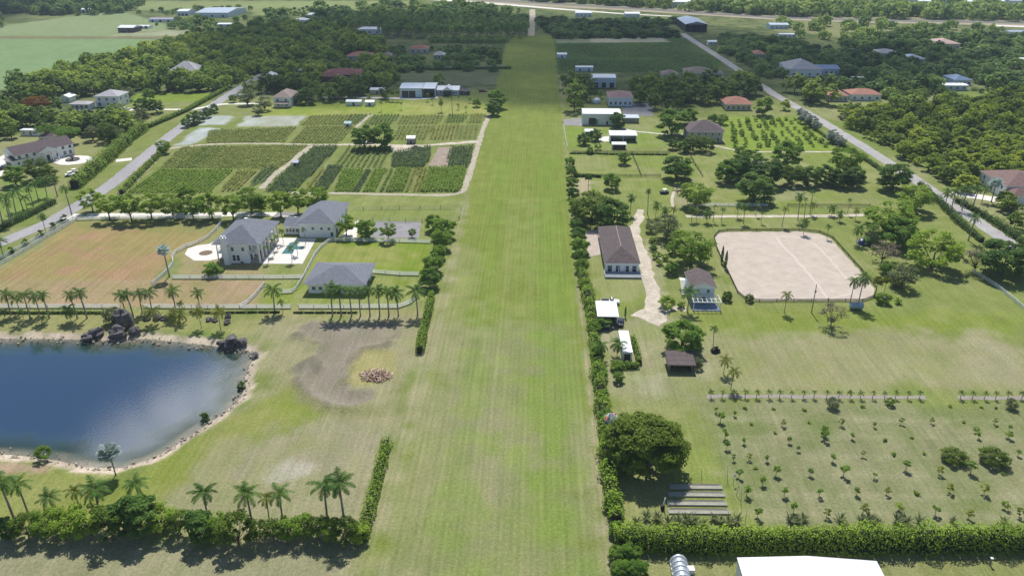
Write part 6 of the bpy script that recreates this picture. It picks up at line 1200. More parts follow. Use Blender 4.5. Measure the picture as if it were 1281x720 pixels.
# right side trees
for a, b, w_, pr, lb, sz in ((741, 255, 52, BL_OLIVE, 'olive half of the big tree mass behind the brown ranch house', .8), (766, 263, 44, BL_DARK, 'dark green half of the big tree mass behind the brown ranch house', .9), (766, 224, 22, BL_MID, 'round tree with neat shadow on the near paddock', None), (781, 196, 16, BL_MID, 'small round tree with neat shadow on the far paddock', None), (738, 187, 9, BL_MID, 'slim young tree beside the runway at the far paddock', None), (730, 172, 16, BL_DARK, 'dark round tree left of the tiny white shelter', None), (745, 167, 16, BL_DARK, 'dark round tree right of the tiny white shelter', None), (748, 182, 9, BL_LIGHT, 'pale small tree below the tiny white shelter', None),
    (848, 206, 39, BL_DARK, 'big dark round tree in the middle paddock', .85), (872, 240, 40, BL_LIGHT, 'light green round tree beside the two horses', .85), (912, 211, 30, BL_MID, 'spreading tree at the left of the grove beyond the arena', None), (925, 206, 34, BL_DARK, 'dark tree at the back of the grove beyond the arena', None), (946, 231, 46, BL_DARK, 'largest dark tree at the front of the grove beyond the arena', .85), (962, 212, 40, BL_DARK, 'dark tree at the right of the grove beyond the arena', .9), (947, 208, 20, SILVER, 'bluish silver tree in the middle of the grove beyond the arena', None), (940, 198, 30, BL_MID, 'mid green tree at the very back of the grove beyond the arena', None),
    (986, 190, 36, BL_MID, 'tree standing at the foot of the sapling orchard', None), (1061, 197, 40, BL_LIGHT, 'light green tree beside the orchard path near the right-hand road', None), (993, 216, 28, BL_OLIVE, 'leftmost dark tree in the shrubby row below the orchard', None), (1012, 217, 28, BL_DARK, 'second tree from the left in the shrubby row below the orchard', None), (1033, 216, 26, BL_DARK, 'third tree from the left in the shrubby row below the orchard', None), (1053, 219, 27, BL_DARK, 'fourth tree from the left in the shrubby row below the orchard', None), (1069, 218, 28, BL_DARK, 'rightmost tree in the shrubby row below the orchard', None),
    (1121, 217, 42, BL_DARK, 'dark round tree overhanging the right-hand road', .9), (1147, 243, 44, BL_LIGHT, 'bright green tree beside the right-hand road palms', .8), (1113, 268, 60, BL_LIGHT, 'large spreading light green tree beyond the blue tarpaulin', .8), (1128, 287, 44, BL_MID, 'darker tree crowding the right of the large spreading one', .9), (1172, 307, 60, BL_LIGHT, 'feathery bright green tree nearest the right-hand road', .85), (1257, 318, 62, BL_DARK, 'big dark tree at the right edge of the picture', .8), (1224, 322, 28, BARE, 'bare brownish tree left of the big dark tree at the right edge', None), (1106, 313, 34, BARE, 'bare reddish bush right of the blue tarpaulin', .7), (1131, 340, 34, BL_GREY, 'pale grey-green loose tree below the feathery bright tree', None), (1109, 333, 16, BL_MID, 'small dark green tree left of the pale grey-green tree', None), (1123, 352, 18, BL_GREY, 'low pale bush under the pale grey-green tree', .7),
    (835, 280, 34, BL_GREY, 'loose grey-green tree right of the gravel drive', None), (815, 281, 16, BL_GREY, 'small grey bush tree beside the bend of the gravel drive', None), (866, 305, 56, BL_LIGHT, 'wide feathery tree above the blue-grey house', .85), (840, 333, 17, BL_MID, 'small round tree left of the blue-grey house roof', None), (842, 308, 16, BL_MID, 'narrow tree at the left foot of the wide feathery tree', None), (835, 376, 20, BL_LIGHT, 'light green bushy tree between gravel drive and pergola', .9), (855, 417, 48, BL_MID, 'dome-shaped round tree shading the wooden animal stall', .85), (868, 424, 22, BL_MID, 'right-hand lower part of the dome tree by the animal stall', .8), (755, 402, 20, BL_MID, 'small round tree clipped flat in front of the carport', .7), (774, 470, 14, BL_MID, 'small tree with round shadow below the narrow white shed', None), (873, 452, 15, BL_GREY, 'pale loose tree at the right end of the animal stall', None), (772, 455, 18, BL_LIGHT, 'palm-like light bush at the front of the narrow white shed', .7), (938, 371, 11, BL_OLIVE, 'small olive tree at the left corner of the arena', None), (910, 369, 13, BL_DARK, 'dark bush tree right of the blue-grey house pergola', None), (1105, 371, 18, BL_YEL if False else BL_LIGHT, 'yellow-green bush tree over the dark bundle right of the arena', .8), (1043, 389, 30, BARE, 'bare twiggy tree below the arena front rail', None),
    (842, 149, 38, BL_MID, 'round bright tree left of the brown hip-roofed house', .9), (863, 143, 20, BL_MID, 'small round tree behind the brown hip-roofed house', None), (895, 150, 20, BL_MID, 'round tree behind the right side of the brown hip-roofed house', None), (868, 176, 22, BL_OLIVE, 'olive tree in front of the brown hip-roofed house, left one', None), (884, 178, 22, BL_OLIVE, 'olive tree in front of the brown hip-roofed house, right one', None), (842, 179, 14, BL_DARK, 'dark small tree beside the paddock fence before the brown house', None), (856, 182, 16, BL_DARK, 'dark tree at the paddock corner left of the footpath', None), (956, 130, 24, BL_MID, 'round tree touching the right of the red-roofed cream house', None), (905, 147, 14, BL_LIGHT, 'light bush below the left corner of the red-roofed cream house', None), (773, 148, 20, BL_DARK, 'dark bush against the front of the pale green warehouse', None), (744, 151, 9, BL_DARK, 'slim dark tree before the pale green warehouse wall', None),
    (926, 188, 14, BL_MID, 'small tree on the footpath below the orchard', None), (900, 213, 10, BL_MID, 'small dark bush left of the grove beyond the arena', None), (1085, 300, 14, BL_MID, 'bush right behind the blue tarpaulin', .7)):
    tree_px(pr, a, b, w_, lb, None, None, 'tree', sz)
# the huge tree in the foreground
huge = tree_proto('broadleaf_tree', 77, 15.2, 10.5, L_OLIVE, .07, 150, 150, .50, r0=.42, nl=9)
tree_px(huge, 813, 545, 98, 'huge spreading olive-green tree by the runway hedge in the foreground', sz=.95)
# silver trees along the right road
for k, (a, b, w_) in enumerate(((1003, 140, 13), (1009, 146, 14), (1016, 150, 15), (1022, 155, 12), (1042, 168, 16), (1052, 175, 14))): tree_px(SILVER, a, b, w_, f'{ORD[k]} silver-leaved round tree from the top along the right-hand road', 'silver trees along the right-hand road')
# cypress pair
CY = MB(); rng = np.random.default_rng(3); N = 900; th = rng.uniform(0, 6.28, N); hh = rng.random(N)**.9; rr = .62*np.sin(np.pi*np.clip(hh*.9+.1, 0, 1))**.7*rng.uniform(.6, 1, N)
CY.cards(np.stack([rr*np.cos(th), rr*np.sin(th), .3+hh*6.2], 1), np.stack([np.cos(th), np.sin(th), np.full(N, .3)], 1)+rng.normal(size=(N, 3))*.3, .35, rng, .5)
def cypress(px, h, lb):
    x, y = G(*px); r = empty('cypress_tree', (x, y, 0), RN.random()*6, lb, 'tree', 'cypresses'); r.scale = (h/6.5*.95, h/6.5*.95, h/6.5)
    if 'cyp' not in globals(): globals()['cyp'] = CY.build('crown', L_DARK).data; o = [q for q in bpy.data.objects if q.data == cyp][0]; o.parent = r
    else: o = bpy.data.objects.new('crown', cyp); COL.objects.link(o); o.parent = r
    MB().tube([(0, 0, -.3), (0, 0, .9)], [.14, .11], 6).build('trunk', M_BARK, r)
cypress((902.5, 329), 6.0, 'left of two slim dark cypresses at the arena edge'); cypress((907, 336), 6.2, 'right of two slim dark cypresses at the arena edge'); cypress((782, 397), 3.6, 'single slim cypress behind the narrow white shed')
# ---------------------------------------------------------------- palms
T10 = [(413, 362), (424, 361), (437, 364), (449, 365), (460, 363), (472, 364), (484, 364), (498, 367), (522, 364)]
B10 = [(416, 395), (427, 395), (440, 395), (451, 395), (463, 395), (475, 395), (486.5, 395), (498.5, 395), (522.5, 394)]
for c, b, lb in zip(T10, B10, row_labels(9, 'royal palm from the left', 'in the straight row before the grey barn')): palm_at('royal', lb, b, c, 'royal palms before the grey barn')
palm_at('royal', 'full royal palm left of the straight palm row, before the mansion fence', (344, 390), (341, 362), sc=1.15); palm_at('small', 'short young palm right of the full royal palm before the mansion fence', (354, 392), (352, 378), name='young_palm')
TL = [((8, 367), (14, 394)), ((20, 373), (26, 392)), ((33, 368), (38, 398)), ((45, 370), (50, 393)), ((56, 368), (62, 398)), ((91, 368), (97, 398)), ((102, 366), (109, 398)), ((152, 369), (158, 394)), ((163, 367), (167, 396)), ((173, 368), (178, 392)), ((186, 365), (190, 388)), ((216, 363), (220, 388)), ((248, 366), (250, 384))]
for (c, b), lb in zip(TL, row_labels(13, 'royal palm from the left', 'in the row between lake and lower white fence')): palm_at('royal', lb, b, c, 'royal palms above the lake', sc=.92)
for (c, b), k, lb in zip([((27, 389), (30, 399)), ((5, 390), (7, 400)), ((86, 387), (89, 402)), ((54, 397), (56, 404)), ((190, 389), (194, 405)), ((213, 392), (216, 401)), ((223, 393), (226, 404)), ((247, 389), (252, 410)), ((271, 389), (276, 412)), ((227, 379), (228, 390))], ['small', 'small', 'coco', 'small', 'yellow', 'yellow', 'yellow', 'yellow', 'yellow', 'small'],
      ['small palm on the lawn above the left end of the lake', 'small palm at the left picture edge above the lake', 'bushy palm with long shadow above the lake bank', 'low bushy palm between two tall ones above the lake', 'yellow-green palm above two grey boulders at the lake', 'low yellow-green palm left of another in the lakeside bed', 'yellow-green palm in the middle of the lakeside bed', 'leaning yellow-green palm at the centre right of the lakeside bed', 'rightmost yellow-green palm of the lakeside bed', 'dark palm standing behind the lakeside bed at the fence']): palm_at(k, lb, b, c, name='palm', sc=1.35 if k == 'yellow' else 1)
palm_at('bismarck', 'silver fan palm with tall dark trunk beside the brown paddock fence', (212, 346), (206, 313), name='silver_fan_palm'); palm_at('bismarck', 'silver fan palm standing on the lower lake shore', (145, 594), (140, 566), name='silver_fan_palm', sc=1.1)
BL_ = [((5, 602), (20, 655)), ((25, 605), (35, 641)), ((66, 622), (70, 645)), ((99, 614), (104, 645)), ((122, 613), (127, 650)), ((175, 605), (180, 638)), ((255, 616), (261, 650)), ((311, 619), (317, 662)), ((334, 623), (338, 657)), ((350, 618), (354, 652)), ((402, 606), (410, 652)), ((425, 606), (432, 662))]
for (c, b), lb in zip(BL_, ['royal palm at the very left edge near the bottom', 'royal palm second from the left edge near the bottom', 'short young palm left of centre in the bottom-left hedge', 'thin yellowish palm left of a fuller one in the bottom-left hedge', 'full palm in the left half of the bottom-left hedge', 'palm rising from the dark middle of the bottom-left hedge', 'broad palm alone in a gap behind the bottom-left hedge', 'slim palm at the right part of the bottom-left hedge', 'thin yellowish palm left of a slim twin near the hedge corner', 'slim palm right of a yellowish twin near the hedge corner', 'left of two tall palms at the hedge corner by the runway', 'right of two tall palms at the hedge corner by the runway']): palm_at('royal' if 'thin' not in lb else 'yellow', lb, b, c, 'royal palms along the bottom-left hedge', sc=.98)
tree_px(BL_LIGHT, 53, 564, 19, 'small umbrella-shaped tree on the lower lake shore')
for (c, b), k, lb in zip([((83, 236), (90, 269)), ((52, 270), (57, 290)), ((67, 222), (72, 246)), ((3, 301), (4, 320)), ((57, 226), (59, 246)), ((46, 229), (48, 250)), ((39, 236), (42, 258)), ((26, 238), (29, 262)), ((18, 244), (21, 270)), ((9, 247), (12, 276)), ((2, 250), (4, 282)), ((31, 247), (34, 262)), ((14, 255), (16, 282))], ['royal', 'coco', 'royal'] + ['royal']*10,
      ['tall palm beside the left road at the driveway mouth', 'bushy palm with red-leaved plant at its foot beside the left road', 'tall palm with open crown left of the roadside hedge', 'palm at the left edge beside the brown paddock'] + [f'{ORD[i]} palm from the right in the grove at the left edge across the road' for i in range(9)]): palm_at(k, lb, b, c, None if 'grove' not in lb else 'palm grove across the road', sc=.9)
for (c, b), lb in zip([((333, 309), (336, 328)), ((342, 300), (343.5, 319)), ((353, 289), (354.5, 304)), ((364, 310), (365.5, 328)), ((372, 304), (372.5, 319)), ((381, 287), (382.5, 305)), ((346, 296), (347, 312))], ['front left', 'middle left', 'far left', 'front right', 'middle right', 'far right', 'inner left']): palm_at('small', f'{lb} small palm of those planted on the white pool deck', b, c, 'palms on the pool deck', name='small_palm')
x1_, y1_ = 0, 0
for (c, b), k, lb in zip([((811, 239), (810, 268)), ((788, 247), (788, 269)), ((736, 222), (736, 240)), ((821, 256), (820, 272)), ((831, 284), (830, 297)), ((982, 369), (981, 391)), ((1062, 351), (1063, 380)), ((1077, 347), (1073, 383)), ((1096, 352), (1095, 368)), ((1107, 350), (1106, 366)), ((893, 411), (892, 432)), ((905, 450), (905, 468)), ((917, 465), (914, 487)), ((857, 366), (860, 390)), ((748, 433), (750, 450)), ((770, 430), (772, 446)), ((1070, 286), (1071, 305)), ((1086, 284), (1089, 306)), ((994, 352), (994, 352.5))][:-1],
      ['date', 'coco', 'cabbage', 'coco', 'date', 'yellow', 'coco', 'coco', 'cabbagey', 'cabbagey', 'small', 'yellow', 'yellow', 'royal', 'coco', 'coco', 'coco', 'royal'],
      ['spiky round-headed palm at the top of the gravel drive', 'dark palm right of the big tree mass behind the ranch house', 'cabbage palm beside a sandy patch near the runway', 'drooping palm right of the spiky round-headed one', 'dark date palm inside the loose grey-green tree clump', 'yellowish palm alone on the lawn below the arena', 'left of two leaning palms at the arena front', 'right and taller of two leaning palms at the arena front', 'small yellowish palm right of the leaning pair at the arena', 'smallest palm right of the leaning pair at the arena', 'feathery palm over the charred stump near the dome tree', 'yellowish palm near the mini palm strip, upper of two', 'yellowish palm nearest the mini palm strip, lower of two', 'leafy palm against the left of the blue-grey house pergola', 'palm growing in the runway hedge beside the sand patch', 'palm at the left wall of the narrow white shed', 'tall thin palm left of the blue tarpaulin', 'feathery palm leaning over the blue tarpaulin']): palm_at(k, lb, b, c, name='palm')
PT = [((861, 260), (865, 277)), ((868, 264), (871, 277)), ((882, 267), (884, 279)), ((891, 258), (892, 277)), ((901, 262), (902, 278)), ((921, 257), (922, 272)), ((930, 257), (930, 279)), ((944, 253), (945, 270)), ((952, 266), (952, 279)), ((978, 260), (978, 283)), ((997, 245), (998, 275)), ((1005, 249), (1006, 272)), ((1013, 240), (1013, 268)), ((1014, 256), (1015, 269)), ((1039, 260), (1040, 270)), ((1049, 267), (1050, 277)), ((1060, 250), (1060, 268)), ((1070, 263), (1070, 275)), ((1004, 277), (1005, 293)), ((1034, 283), (1034, 298)), ((829, 262), (831, 274)), ((842, 261), (842, 275))]
for i, ((c, b), lb) in enumerate(zip(PT, row_labels(22, 'slender palm', 'counted from the ranch house side along the pale path north of the arena'))): palm_at(['small', 'yellow', 'coco', 'small'][i % 4] if i % 5 else 'coco', lb.replace('north of', 'behind'), b, c, 'palms along the pale path behind the arena', name='slender_palm', sc=.85)
for i, (c, b) in enumerate((((1182, 241), (1182, 259)), ((1190, 239), (1190, 261)), ((1208, 236), (1203, 263)), ((1220, 236), (1216, 262)), ((1232, 236), (1228, 253)), ((1214, 272), (1211, 301)))): palm_at('royal', f'{ORD[i]} tall palm from the left along the right-hand road near the white drive', b, c, 'palms along the right-hand road')
palm_at('bismarck', 'silver fan palm before the right-edge house with brown roof', (1240, 253), (1245, 229), name='silver_fan_palm'); palm_at('bismarck', 'silver fan palm at the right edge over the shrubs', (1281, 285), (1281, 262), name='silver_fan_palm')
MP = [889, 903, 917, 932, 946, 961, 975, 990, 1005, 1018, 1034, 1049, 1063, 1076, 1091, 1106, 1120, 1135, 1150, 1201, 1216, 1231, 1245, 1260, 1278]
for a, lb in zip(MP, row_labels(25, 'mini palm from the left', 'in the long straight line across the right field')): palm_at('mini', lb, (a, 497+(a-889)*.006), (a, 489.5+(a-889)*.006), 'mini palms in a line', name='mini_palm', hmin=.8)
# lawn palms and little trees beyond the nursery
for i, (c, b, k) in enumerate((((476, 128, ), (477, 139), 'small'), ((485, 114), (486, 126), 'cabbage'), ((490, 117), (491, 127), 'cabbage'), ((497, 116), (498, 127), 'cabbage'), ((501, 129), (502, 137), 'small'), ((534, 119), (535, 127), 'cabbagey'), ((541, 124), (541, 131), 'small'), ((552, 127), (552, 140), 'coco'), ((565, 121), (566, 142), 'small'), ((573, 121), (574, 133), 'small'), ((573, 131), (573, 137), 'small'), ((583, 134), (583, 140), 'small'), ((588, 124), (588, 129), 'small'), ((445, 122), (445, 127), 'small'))): palm_at(k, f'{ORD[i]} small palm from the left on the bright lawn before the steel barn', b, c, 'small palms before the steel barn', name='small_palm', sc=.95)
tree_px(BL_MID, 596, 127, 11, 'small round tree on the bright lawn left of the runway pair'); 
# ---------------------------------------------------------------- shrubs
for k, (a, b, w_) in enumerate(((80, 272, 9), (66, 281, 8), (50, 291, 8), (31, 302, 8), (13, 312, 8))): tree_px(BUSHD, a, b, w_, f'{ORD[k]} ball-clipped bush from the top between the two left paddock fences', 'ball bushes between fences', cat='bush')
tree_px(BUSH[0], 264, 336, 23, 'rounded green shrub at the front left corner of the mansion', cat='bush', sz=.9)
for a, b, w_, lb in ((301, 477, 10, 'small dark round bush standing in the lake near its right shore'), (255, 516, 12, 'small dark round bush in the shallows at the lower right of the lake')):
    o = tree_px(BUSHD, a, b, w_, lb, 'bushes standing in the lake', cat='bush'); o.location.z = -.9
tree_px(BUSHG, 140, 392, 22, 'pale grassy shrub behind the tallest lakeside boulder', cat='bush', sz=1.2)
for a, b, w_, lb in ((1193, 567, 29, 'left of two big rounded shrubs in the right orchard'), (1243, 568, 33, 'right of two big rounded shrubs in the right orchard')): tree_px(BL_OLIVE, a, b, w_, lb, 'big rounded orchard shrubs', cat='bush', sz=.62)
for a, b, w_, lb in ((1043, 502, 16, 'grey-green tree with dark shadow just in front of the mini palm line'), (1114, 501, 11, 'small bright tree just in front of the mini palm line'), (1267, 503, 15, 'grey-green tree in front of the mini palm line at the right edge')): tree_px(BL_GREY if 'grey' in lb else BL_LIGHT, a, b, w_, lb)
tree_px(BUSHG, 316, 248, 10, 'x') if False else None
for k, (a, b, w_) in enumerate(((817, 309, 11), (822, 318, 11), (816, 300, 9), (826, 327, 9), (833, 320, 10), (1123, 375, 9), (853, 380, 10), (1200, 315, 12))): tree_px(BUSH, a, b, w_, ['shrub beside the gravel drive, middle of three in a row', 'shrub beside the gravel drive, nearest of three in a row', 'shrub beside the gravel drive, farthest of three in a row', 'dark shrub at the foot of the small round tree by the drive', 'shrub left of the cut trunk under the wide feathery tree', 'lone low shrub on the lawn right of the arena corner', 'shrub between the pergola and the leafy palm', 'shrub at the right foot of the feathery bright tree'][k], cat='bush')
# orchard of saplings, bottom right (each one)
SP = [(968, 511, 'l'), (1006, 511, 'l'), (1080, 508, 'l'), (1190, 507, 'l'), (1228, 509, 'l'), (1245, 509, 'l'), (980, 528, 'y'), (1013, 527, 'l'), (1053, 527, 'y'), (1094, 530, 's'), (1128, 525, 's'), (1166, 525, 'y'), (1207, 527, 'l'), (1245, 526, 'y'), (1264, 534, 's'), (1031, 537, 'b'), (1222, 536, 'b'), (896, 511, 's'), (902, 520, 'b'), (919, 516, 's'), (932, 510, 'l'), (940, 529, 'l'), (908, 541, 'b'), (910, 555, 'b'), (918, 571, 's'), (925, 590, 'b'), (935, 612, 'b'), (949, 639, 'b'), (931, 550, 's'), (937, 570, 'y'), (960, 572, 's'), (988, 549, 's'), (1032, 542, 'b'), (1067, 544, 's'), (1106, 549, 'l'), (1140, 546, 'l'), (1225, 543, 's'), (1263, 542, 'b'), (999, 560, 's'), (1043, 571, 's'), (1080, 566, 's'), (1117, 567, 'l'), (1157, 566, 'l'), (972, 587, 'b'), (1014, 589, 's'), (1057, 586, 'b'), (1095, 593, 's'), (1135, 580, 'b'), (1176, 587, 'y'), (1217, 582, 'b'), (1256, 591, 'l'), (982, 613, 'b'), (1026, 614, 's'), (1073, 613, 's'), (1110, 613, 'y'), (1147, 615, 'l'), (1190, 609, 'y'), (1233, 610, 'y'), (994, 633, 'b'), (1035, 640, 'y'), (1081, 635, 'y'), (1126, 632, 'b'), (1172, 636, 'b'), (1213, 642, 'y'), (1259, 630, 'b'), (1277, 640, 'y'), (1275, 565, 's'), (955, 600, 's'), (946, 585, 'l'), (970, 540, 'l')]
for a, b, k in SP:
    w_ = {'s': 8, 'b': 11.5, 'y': 9.5, 'l': 8}[k]*(.62+.33*(b-500)/140)*RN.uniform(.8, 1.15)
    lb = {'s': 'small slim sapling with its own shadow in the right orchard', 'b': 'fuller dark green sapling with round shadow in the right orchard', 'y': 'yellowish sapling in the right orchard', 'l': 'low spreading tuft-like sapling in the right orchard'}[k]
    tree_px({'s': SAP[:2], 'b': SAP, 'y': SAPY, 'l': LOWTUFT}[k], a, b, w_, lb, lb.replace('sapling', 'saplings'), cat='sapling')
# bright green sapling orchard beyond the grove
q0 = PW([(908, 150), (998, 149), (1040, 186), (914, 186)]); SPB = []
rg = random.Random(4)
for i in range(9):
    for j in range(9):
        u, v = (i+.5+rg.uniform(-.15, .15))/9, (j+.5+rg.uniform(-.15, .15))/9
        if rg.random() < .1: continue
        x = (q0[3][0]*(1-u)+q0[2][0]*u)*(1-v)+(q0[0][0]*(1-u)+q0[1][0]*u)*v; y = (q0[3][1]*(1-u)+q0[2][1]*u)*(1-v)+(q0[0][1]*(1-u)+q0[1][1]*u)*v
        inst(rg.choice(BUSH), (x, y, 0), rg.uniform(.9, 1.35), rg.uniform(0, 6), 'small round fruit tree on bright grass in the orchard above the grove', 'sapling', 'fruit trees on the bright green orchard')
# strappy plants behind the bottom right hedge
STR = MB(); rng = np.random.default_rng(8)
for k in range(26):
    az = k*2.4; e = rng.uniform(.5, 1.3); L = rng.uniform(1.3, 2.2); d = np.array((math.cos(az)*math.cos(e), math.sin(az)*math.cos(e), math.sin(e))); s_ = np.array((-math.sin(az), math.cos(az), 0))*.09
    p1 = d*L*.55; p2 = d*L+np.array((0, 0, -.35*L*rng.random())); STR.add([-s_, s_, p1+s_*1.2, p1-s_*1.2, p2+s_*.2, p2-s_*.2], [(0, 1, 2, 3), (3, 2, 4, 5)])
stp = STR.build('strappy_plant', L_GREY); stp['used'] = 0
for i, (a, b) in enumerate(((808, 648), (822, 650), (836, 655), (848, 655), (858, 652), (868, 656), (893, 650), (902, 654), (912, 656), (922, 653), (988, 652), (998, 654), (1052, 652), (1078, 655), (1088, 652), (1098, 655), (1122, 652), (1134, 654), (1150, 654), (1192, 653), (1256, 654), (795, 655), (1005, 650), (880, 657))):
    x, y = G(a, b); inst(stp, (x, y, 0), RN.uniform(.8, 1.35), RN.uniform(0, 6), 'spiky strap-leaved plant behind the long bottom-right hedge', 'plant', 'strap-leaved plants behind the hedge')
# ---------------------------------------------------------------- hedges
hedge('hedge', [(727, 338), (733, 362), (740, 400), (745, 440), (751, 490), (755, 530), (759, 570), (763, 610), (771, 655)], 3.0, 2.7, L_HEDGE, 'long rough hedge along the right edge of the runway', 1, 10, .45, 1.0)
hedge('hedge', [(766, 681), (850, 685), (960, 685), (1080, 685), (1200, 684), (1340, 683)], 4.0, 4.9, L_HEDGE, 'long clipped bright hedge across the bottom right corner', 2, 16, .36, .3)
hedge('hedge', [(484, 556), (478, 580), (470, 612), (461, 648), (452, 678)], 2.3, 2.6, L_HEDGE, 'slanting hedge ending in the open at the left of the near runway', 3, 12, .34, .35)
hedge('hedge', [(540, 372), (535, 395), (529, 420), (525, 442)], 2.4, 2.8, L_HEDGE, 'narrow hedge below the round tree row beside the runway', 4, 11, .38, .3)
hedge('hedge', [(284, 112), (262, 124), (237, 138), (210, 150), (186, 160)], 2.6, 2.4, L_HEDGE, 'thin clipped hedge between the villa lawn and the left road', 5, 6, .6, .1)
hedge('hedge', [(180, 162), (160, 178), (138, 198), (112, 220), (94, 236)], 6.0, 5.0, L_HEDGE, 'tall thick roadside hedge beside the white turning circle drive', 6, 5, .6, .35)
hedge('hedge', [(210, 184), (190, 204), (172, 222), (152, 243)], 3.0, 2.4, L_HEDGE, 'low hedge between the left road and the nursery track', 7, 6, .5, .45)
hedge('hedge', [(-6, 291), (20, 278), (45, 266), (68, 254)], 3.4, 2.4, L_DARK, 'dark leafy hedge below the palm grove at the left edge', 8, 7, .5, .5)
hedge('hedge', [(-6, 392), (60, 392), (130, 392)], 1.0, .9, L_HEDGE, 'low strip hedge under the left royal palm row', 9, 12, .34, .5); hedge('hedge', [(238, 391), (262, 392), (318, 391), (350, 391)], 1.0, .8, L_MID, 'low broken hedge on the lawn right of the lakeside bed', 10, 8, .34, .9); hedge('hedge', [(366, 391.5), (400, 391.5), (447, 391.5)], .9, .7, L_DARK, 'tiny dark broken hedge under the ten-palm row', 11, 8, .3, 1.0)
hedge('hedge', [(791, 425), (796, 440), (800, 456)], 1.4, 2.0, L_HEDGE, 'clipped hedge along the right wall of the narrow white shed', 12, 13, .32, .12); hedge('hedge', [(799, 459), (785, 460), (766, 460)], 2.2, 1.6, L_HEDGE, 'clipped hedge across the front of the narrow white shed', 13, 11, .36, .35)
hedge('hedge', [(1150, 232), (1176, 255), (1200, 280), (1228, 303)], 2.8, 2.2, L_DARK, 'dark hedge along the near side of the right-hand road', 14, 7, .5, .5); hedge('hedge', [(1196, 252), (1222, 266), (1250, 283), (1290, 312)], 3.4, 2.2, L_DARK, 'dark shrub border between red mulch and the right-edge house', 15, 7, .5, .7)
hedge('hedge', [(1040, 176), (1070, 192), (1104, 215)], 2.4, 1.8, L_DARK, 'low dark hedge along the right-hand road beside the orchard', 16, 6, .5, .3); hedge('hedge', [(1000, 148), (1046, 182)], 1.6, 1.5, L_MID, 'low hedge strip behind the silver trees', 17, 6, .5, .5)
hedge('hedge', [(712, 192.5), (745, 192.5), (760, 193.5), (835, 194)], 1.4, 1.0, L_MID, 'grassy hedge line along the far paddock rail fence', 18, 5, .4, .6); hedge('hedge', [(717, 221), (736, 221), (752, 222)], 2.0, 1.6, L_DARK, 'short dark hedge at the runway end of the nearer paddock fence', 19, 8, .42, .6)
hedge('hedge', [(640, 86), (600, 86.5), (480, 88)], 3, 2.0, L_FARDARK, 'dark hedge below the pale concrete wall', 20, 4, .8, .3)
# ragged trees and shrubs between runway and right lots
for k, (a, b, w_, pr) in enumerate(((713, 201, 10, BL_MID), (715, 213, 11, BL_MID), (716, 227, 12, BL_MID), (717, 240, 12, BL_DARK), (719, 253, 12, BL_MID), (720, 266, 10, BL_MID), (721, 279, 12, BL_MID), (724, 292, 15, BL_MID), (726, 305, 17, BL_MID), (727, 318, 14, BL_MID), (728, 330, 14, BL_LIGHT))): tree_px(pr, a, b, w_*1.3, f'{ORD[k]} bushy tree counted from the far paddock in the ragged line along the runway', 'ragged trees along the runway')
for k, (a, b, w_) in enumerate(((772, 690, 22), (790, 690, 26), (776, 708, 24), (798, 709, 26), (772, 660, 20), (788, 668, 20))): tree_px(BL_MID, a, b, w_, ['leafy tree at the left end of the long bottom hedge, left one', 'leafy tree at the left end of the long bottom hedge, right one', 'leafy tree at the bottom edge beside the runway fence', 'leafy tree at the bottom edge left of the ribbed hut', 'leafy bush where the runway hedge meets the bottom hedge', 'leafy bush just above the left end of the bottom hedge'][k], 'leafy trees at the hedge corner')
for k, (a, b, w_, pr) in enumerate(((730, 352, 15, BL_LIGHT), (737, 378, 14, BL_MID), (743, 408, 17, BL_LIGHT), (747, 436, 18, BL_MID), (750, 466, 20, BL_MID), (754, 492, 18, BL_LIGHT), (757, 518, 20, BL_MID), (760, 560, 22, BL_LIGHT), (763, 592, 20, BL_MID), (768, 628, 24, BL_LIGHT))): tree_px(pr, a, b, w_, f'{ORD[k]} bushy shoot from the far end rising out of the runway hedge', 'bushy shoots in the runway hedge', cat='bush', sz=.8)
# bottom-left wild hedge: individual clumps
AC = P('bushy_tree', L_LIGHT, 1, D=6, H=5.4, nclump=38, per=52, card=.38, trunkfrac=.12, bare=6) + P('bushy_tree', L_OLIVE, 1, D=5, H=6, nclump=32, per=48, card=.38, trunkfrac=.12, bare=6)
ACD = P('bushy_tree', L_DARK, 1, D=5, H=6, nclump=36, per=80, card=.42, trunkfrac=.1, bare=4)
AC2 = P('twiggy_bush', L_OLIVE, 2, D=4, H=4.4, nclump=22, per=34, card=.38, trunkfrac=.2, bare=10, r0=.07)
for k, (a, b, w_, pr) in enumerate(((4, 659, 22, ACD), (30, 654, 26, AC), (52, 652, 32, AC), (80, 650, 36, AC), (108, 648, 38, AC), (135, 651, 34, AC), (152, 645, 32, ACD), (172, 640, 38, ACD), (199, 646, 34, AC), (222, 652, 26, AC2), (247, 655, 30, ACD), (272, 655, 32, AC), (294, 656, 34, AC), (318, 662, 24, AC2), (340, 661, 24, AC2), (358, 657, 28, AC), (378, 655, 30, AC), (396, 657, 26, AC2), (412, 661, 26, AC), (431, 660, 28, AC), (448, 664, 24, AC))): tree_px(pr, a, b-1, w_*1.15, f'{ORD[k]} bushy clump from the left in the wild bottom-left hedge', 'bushy clumps of the bottom-left hedge', cat='bush')
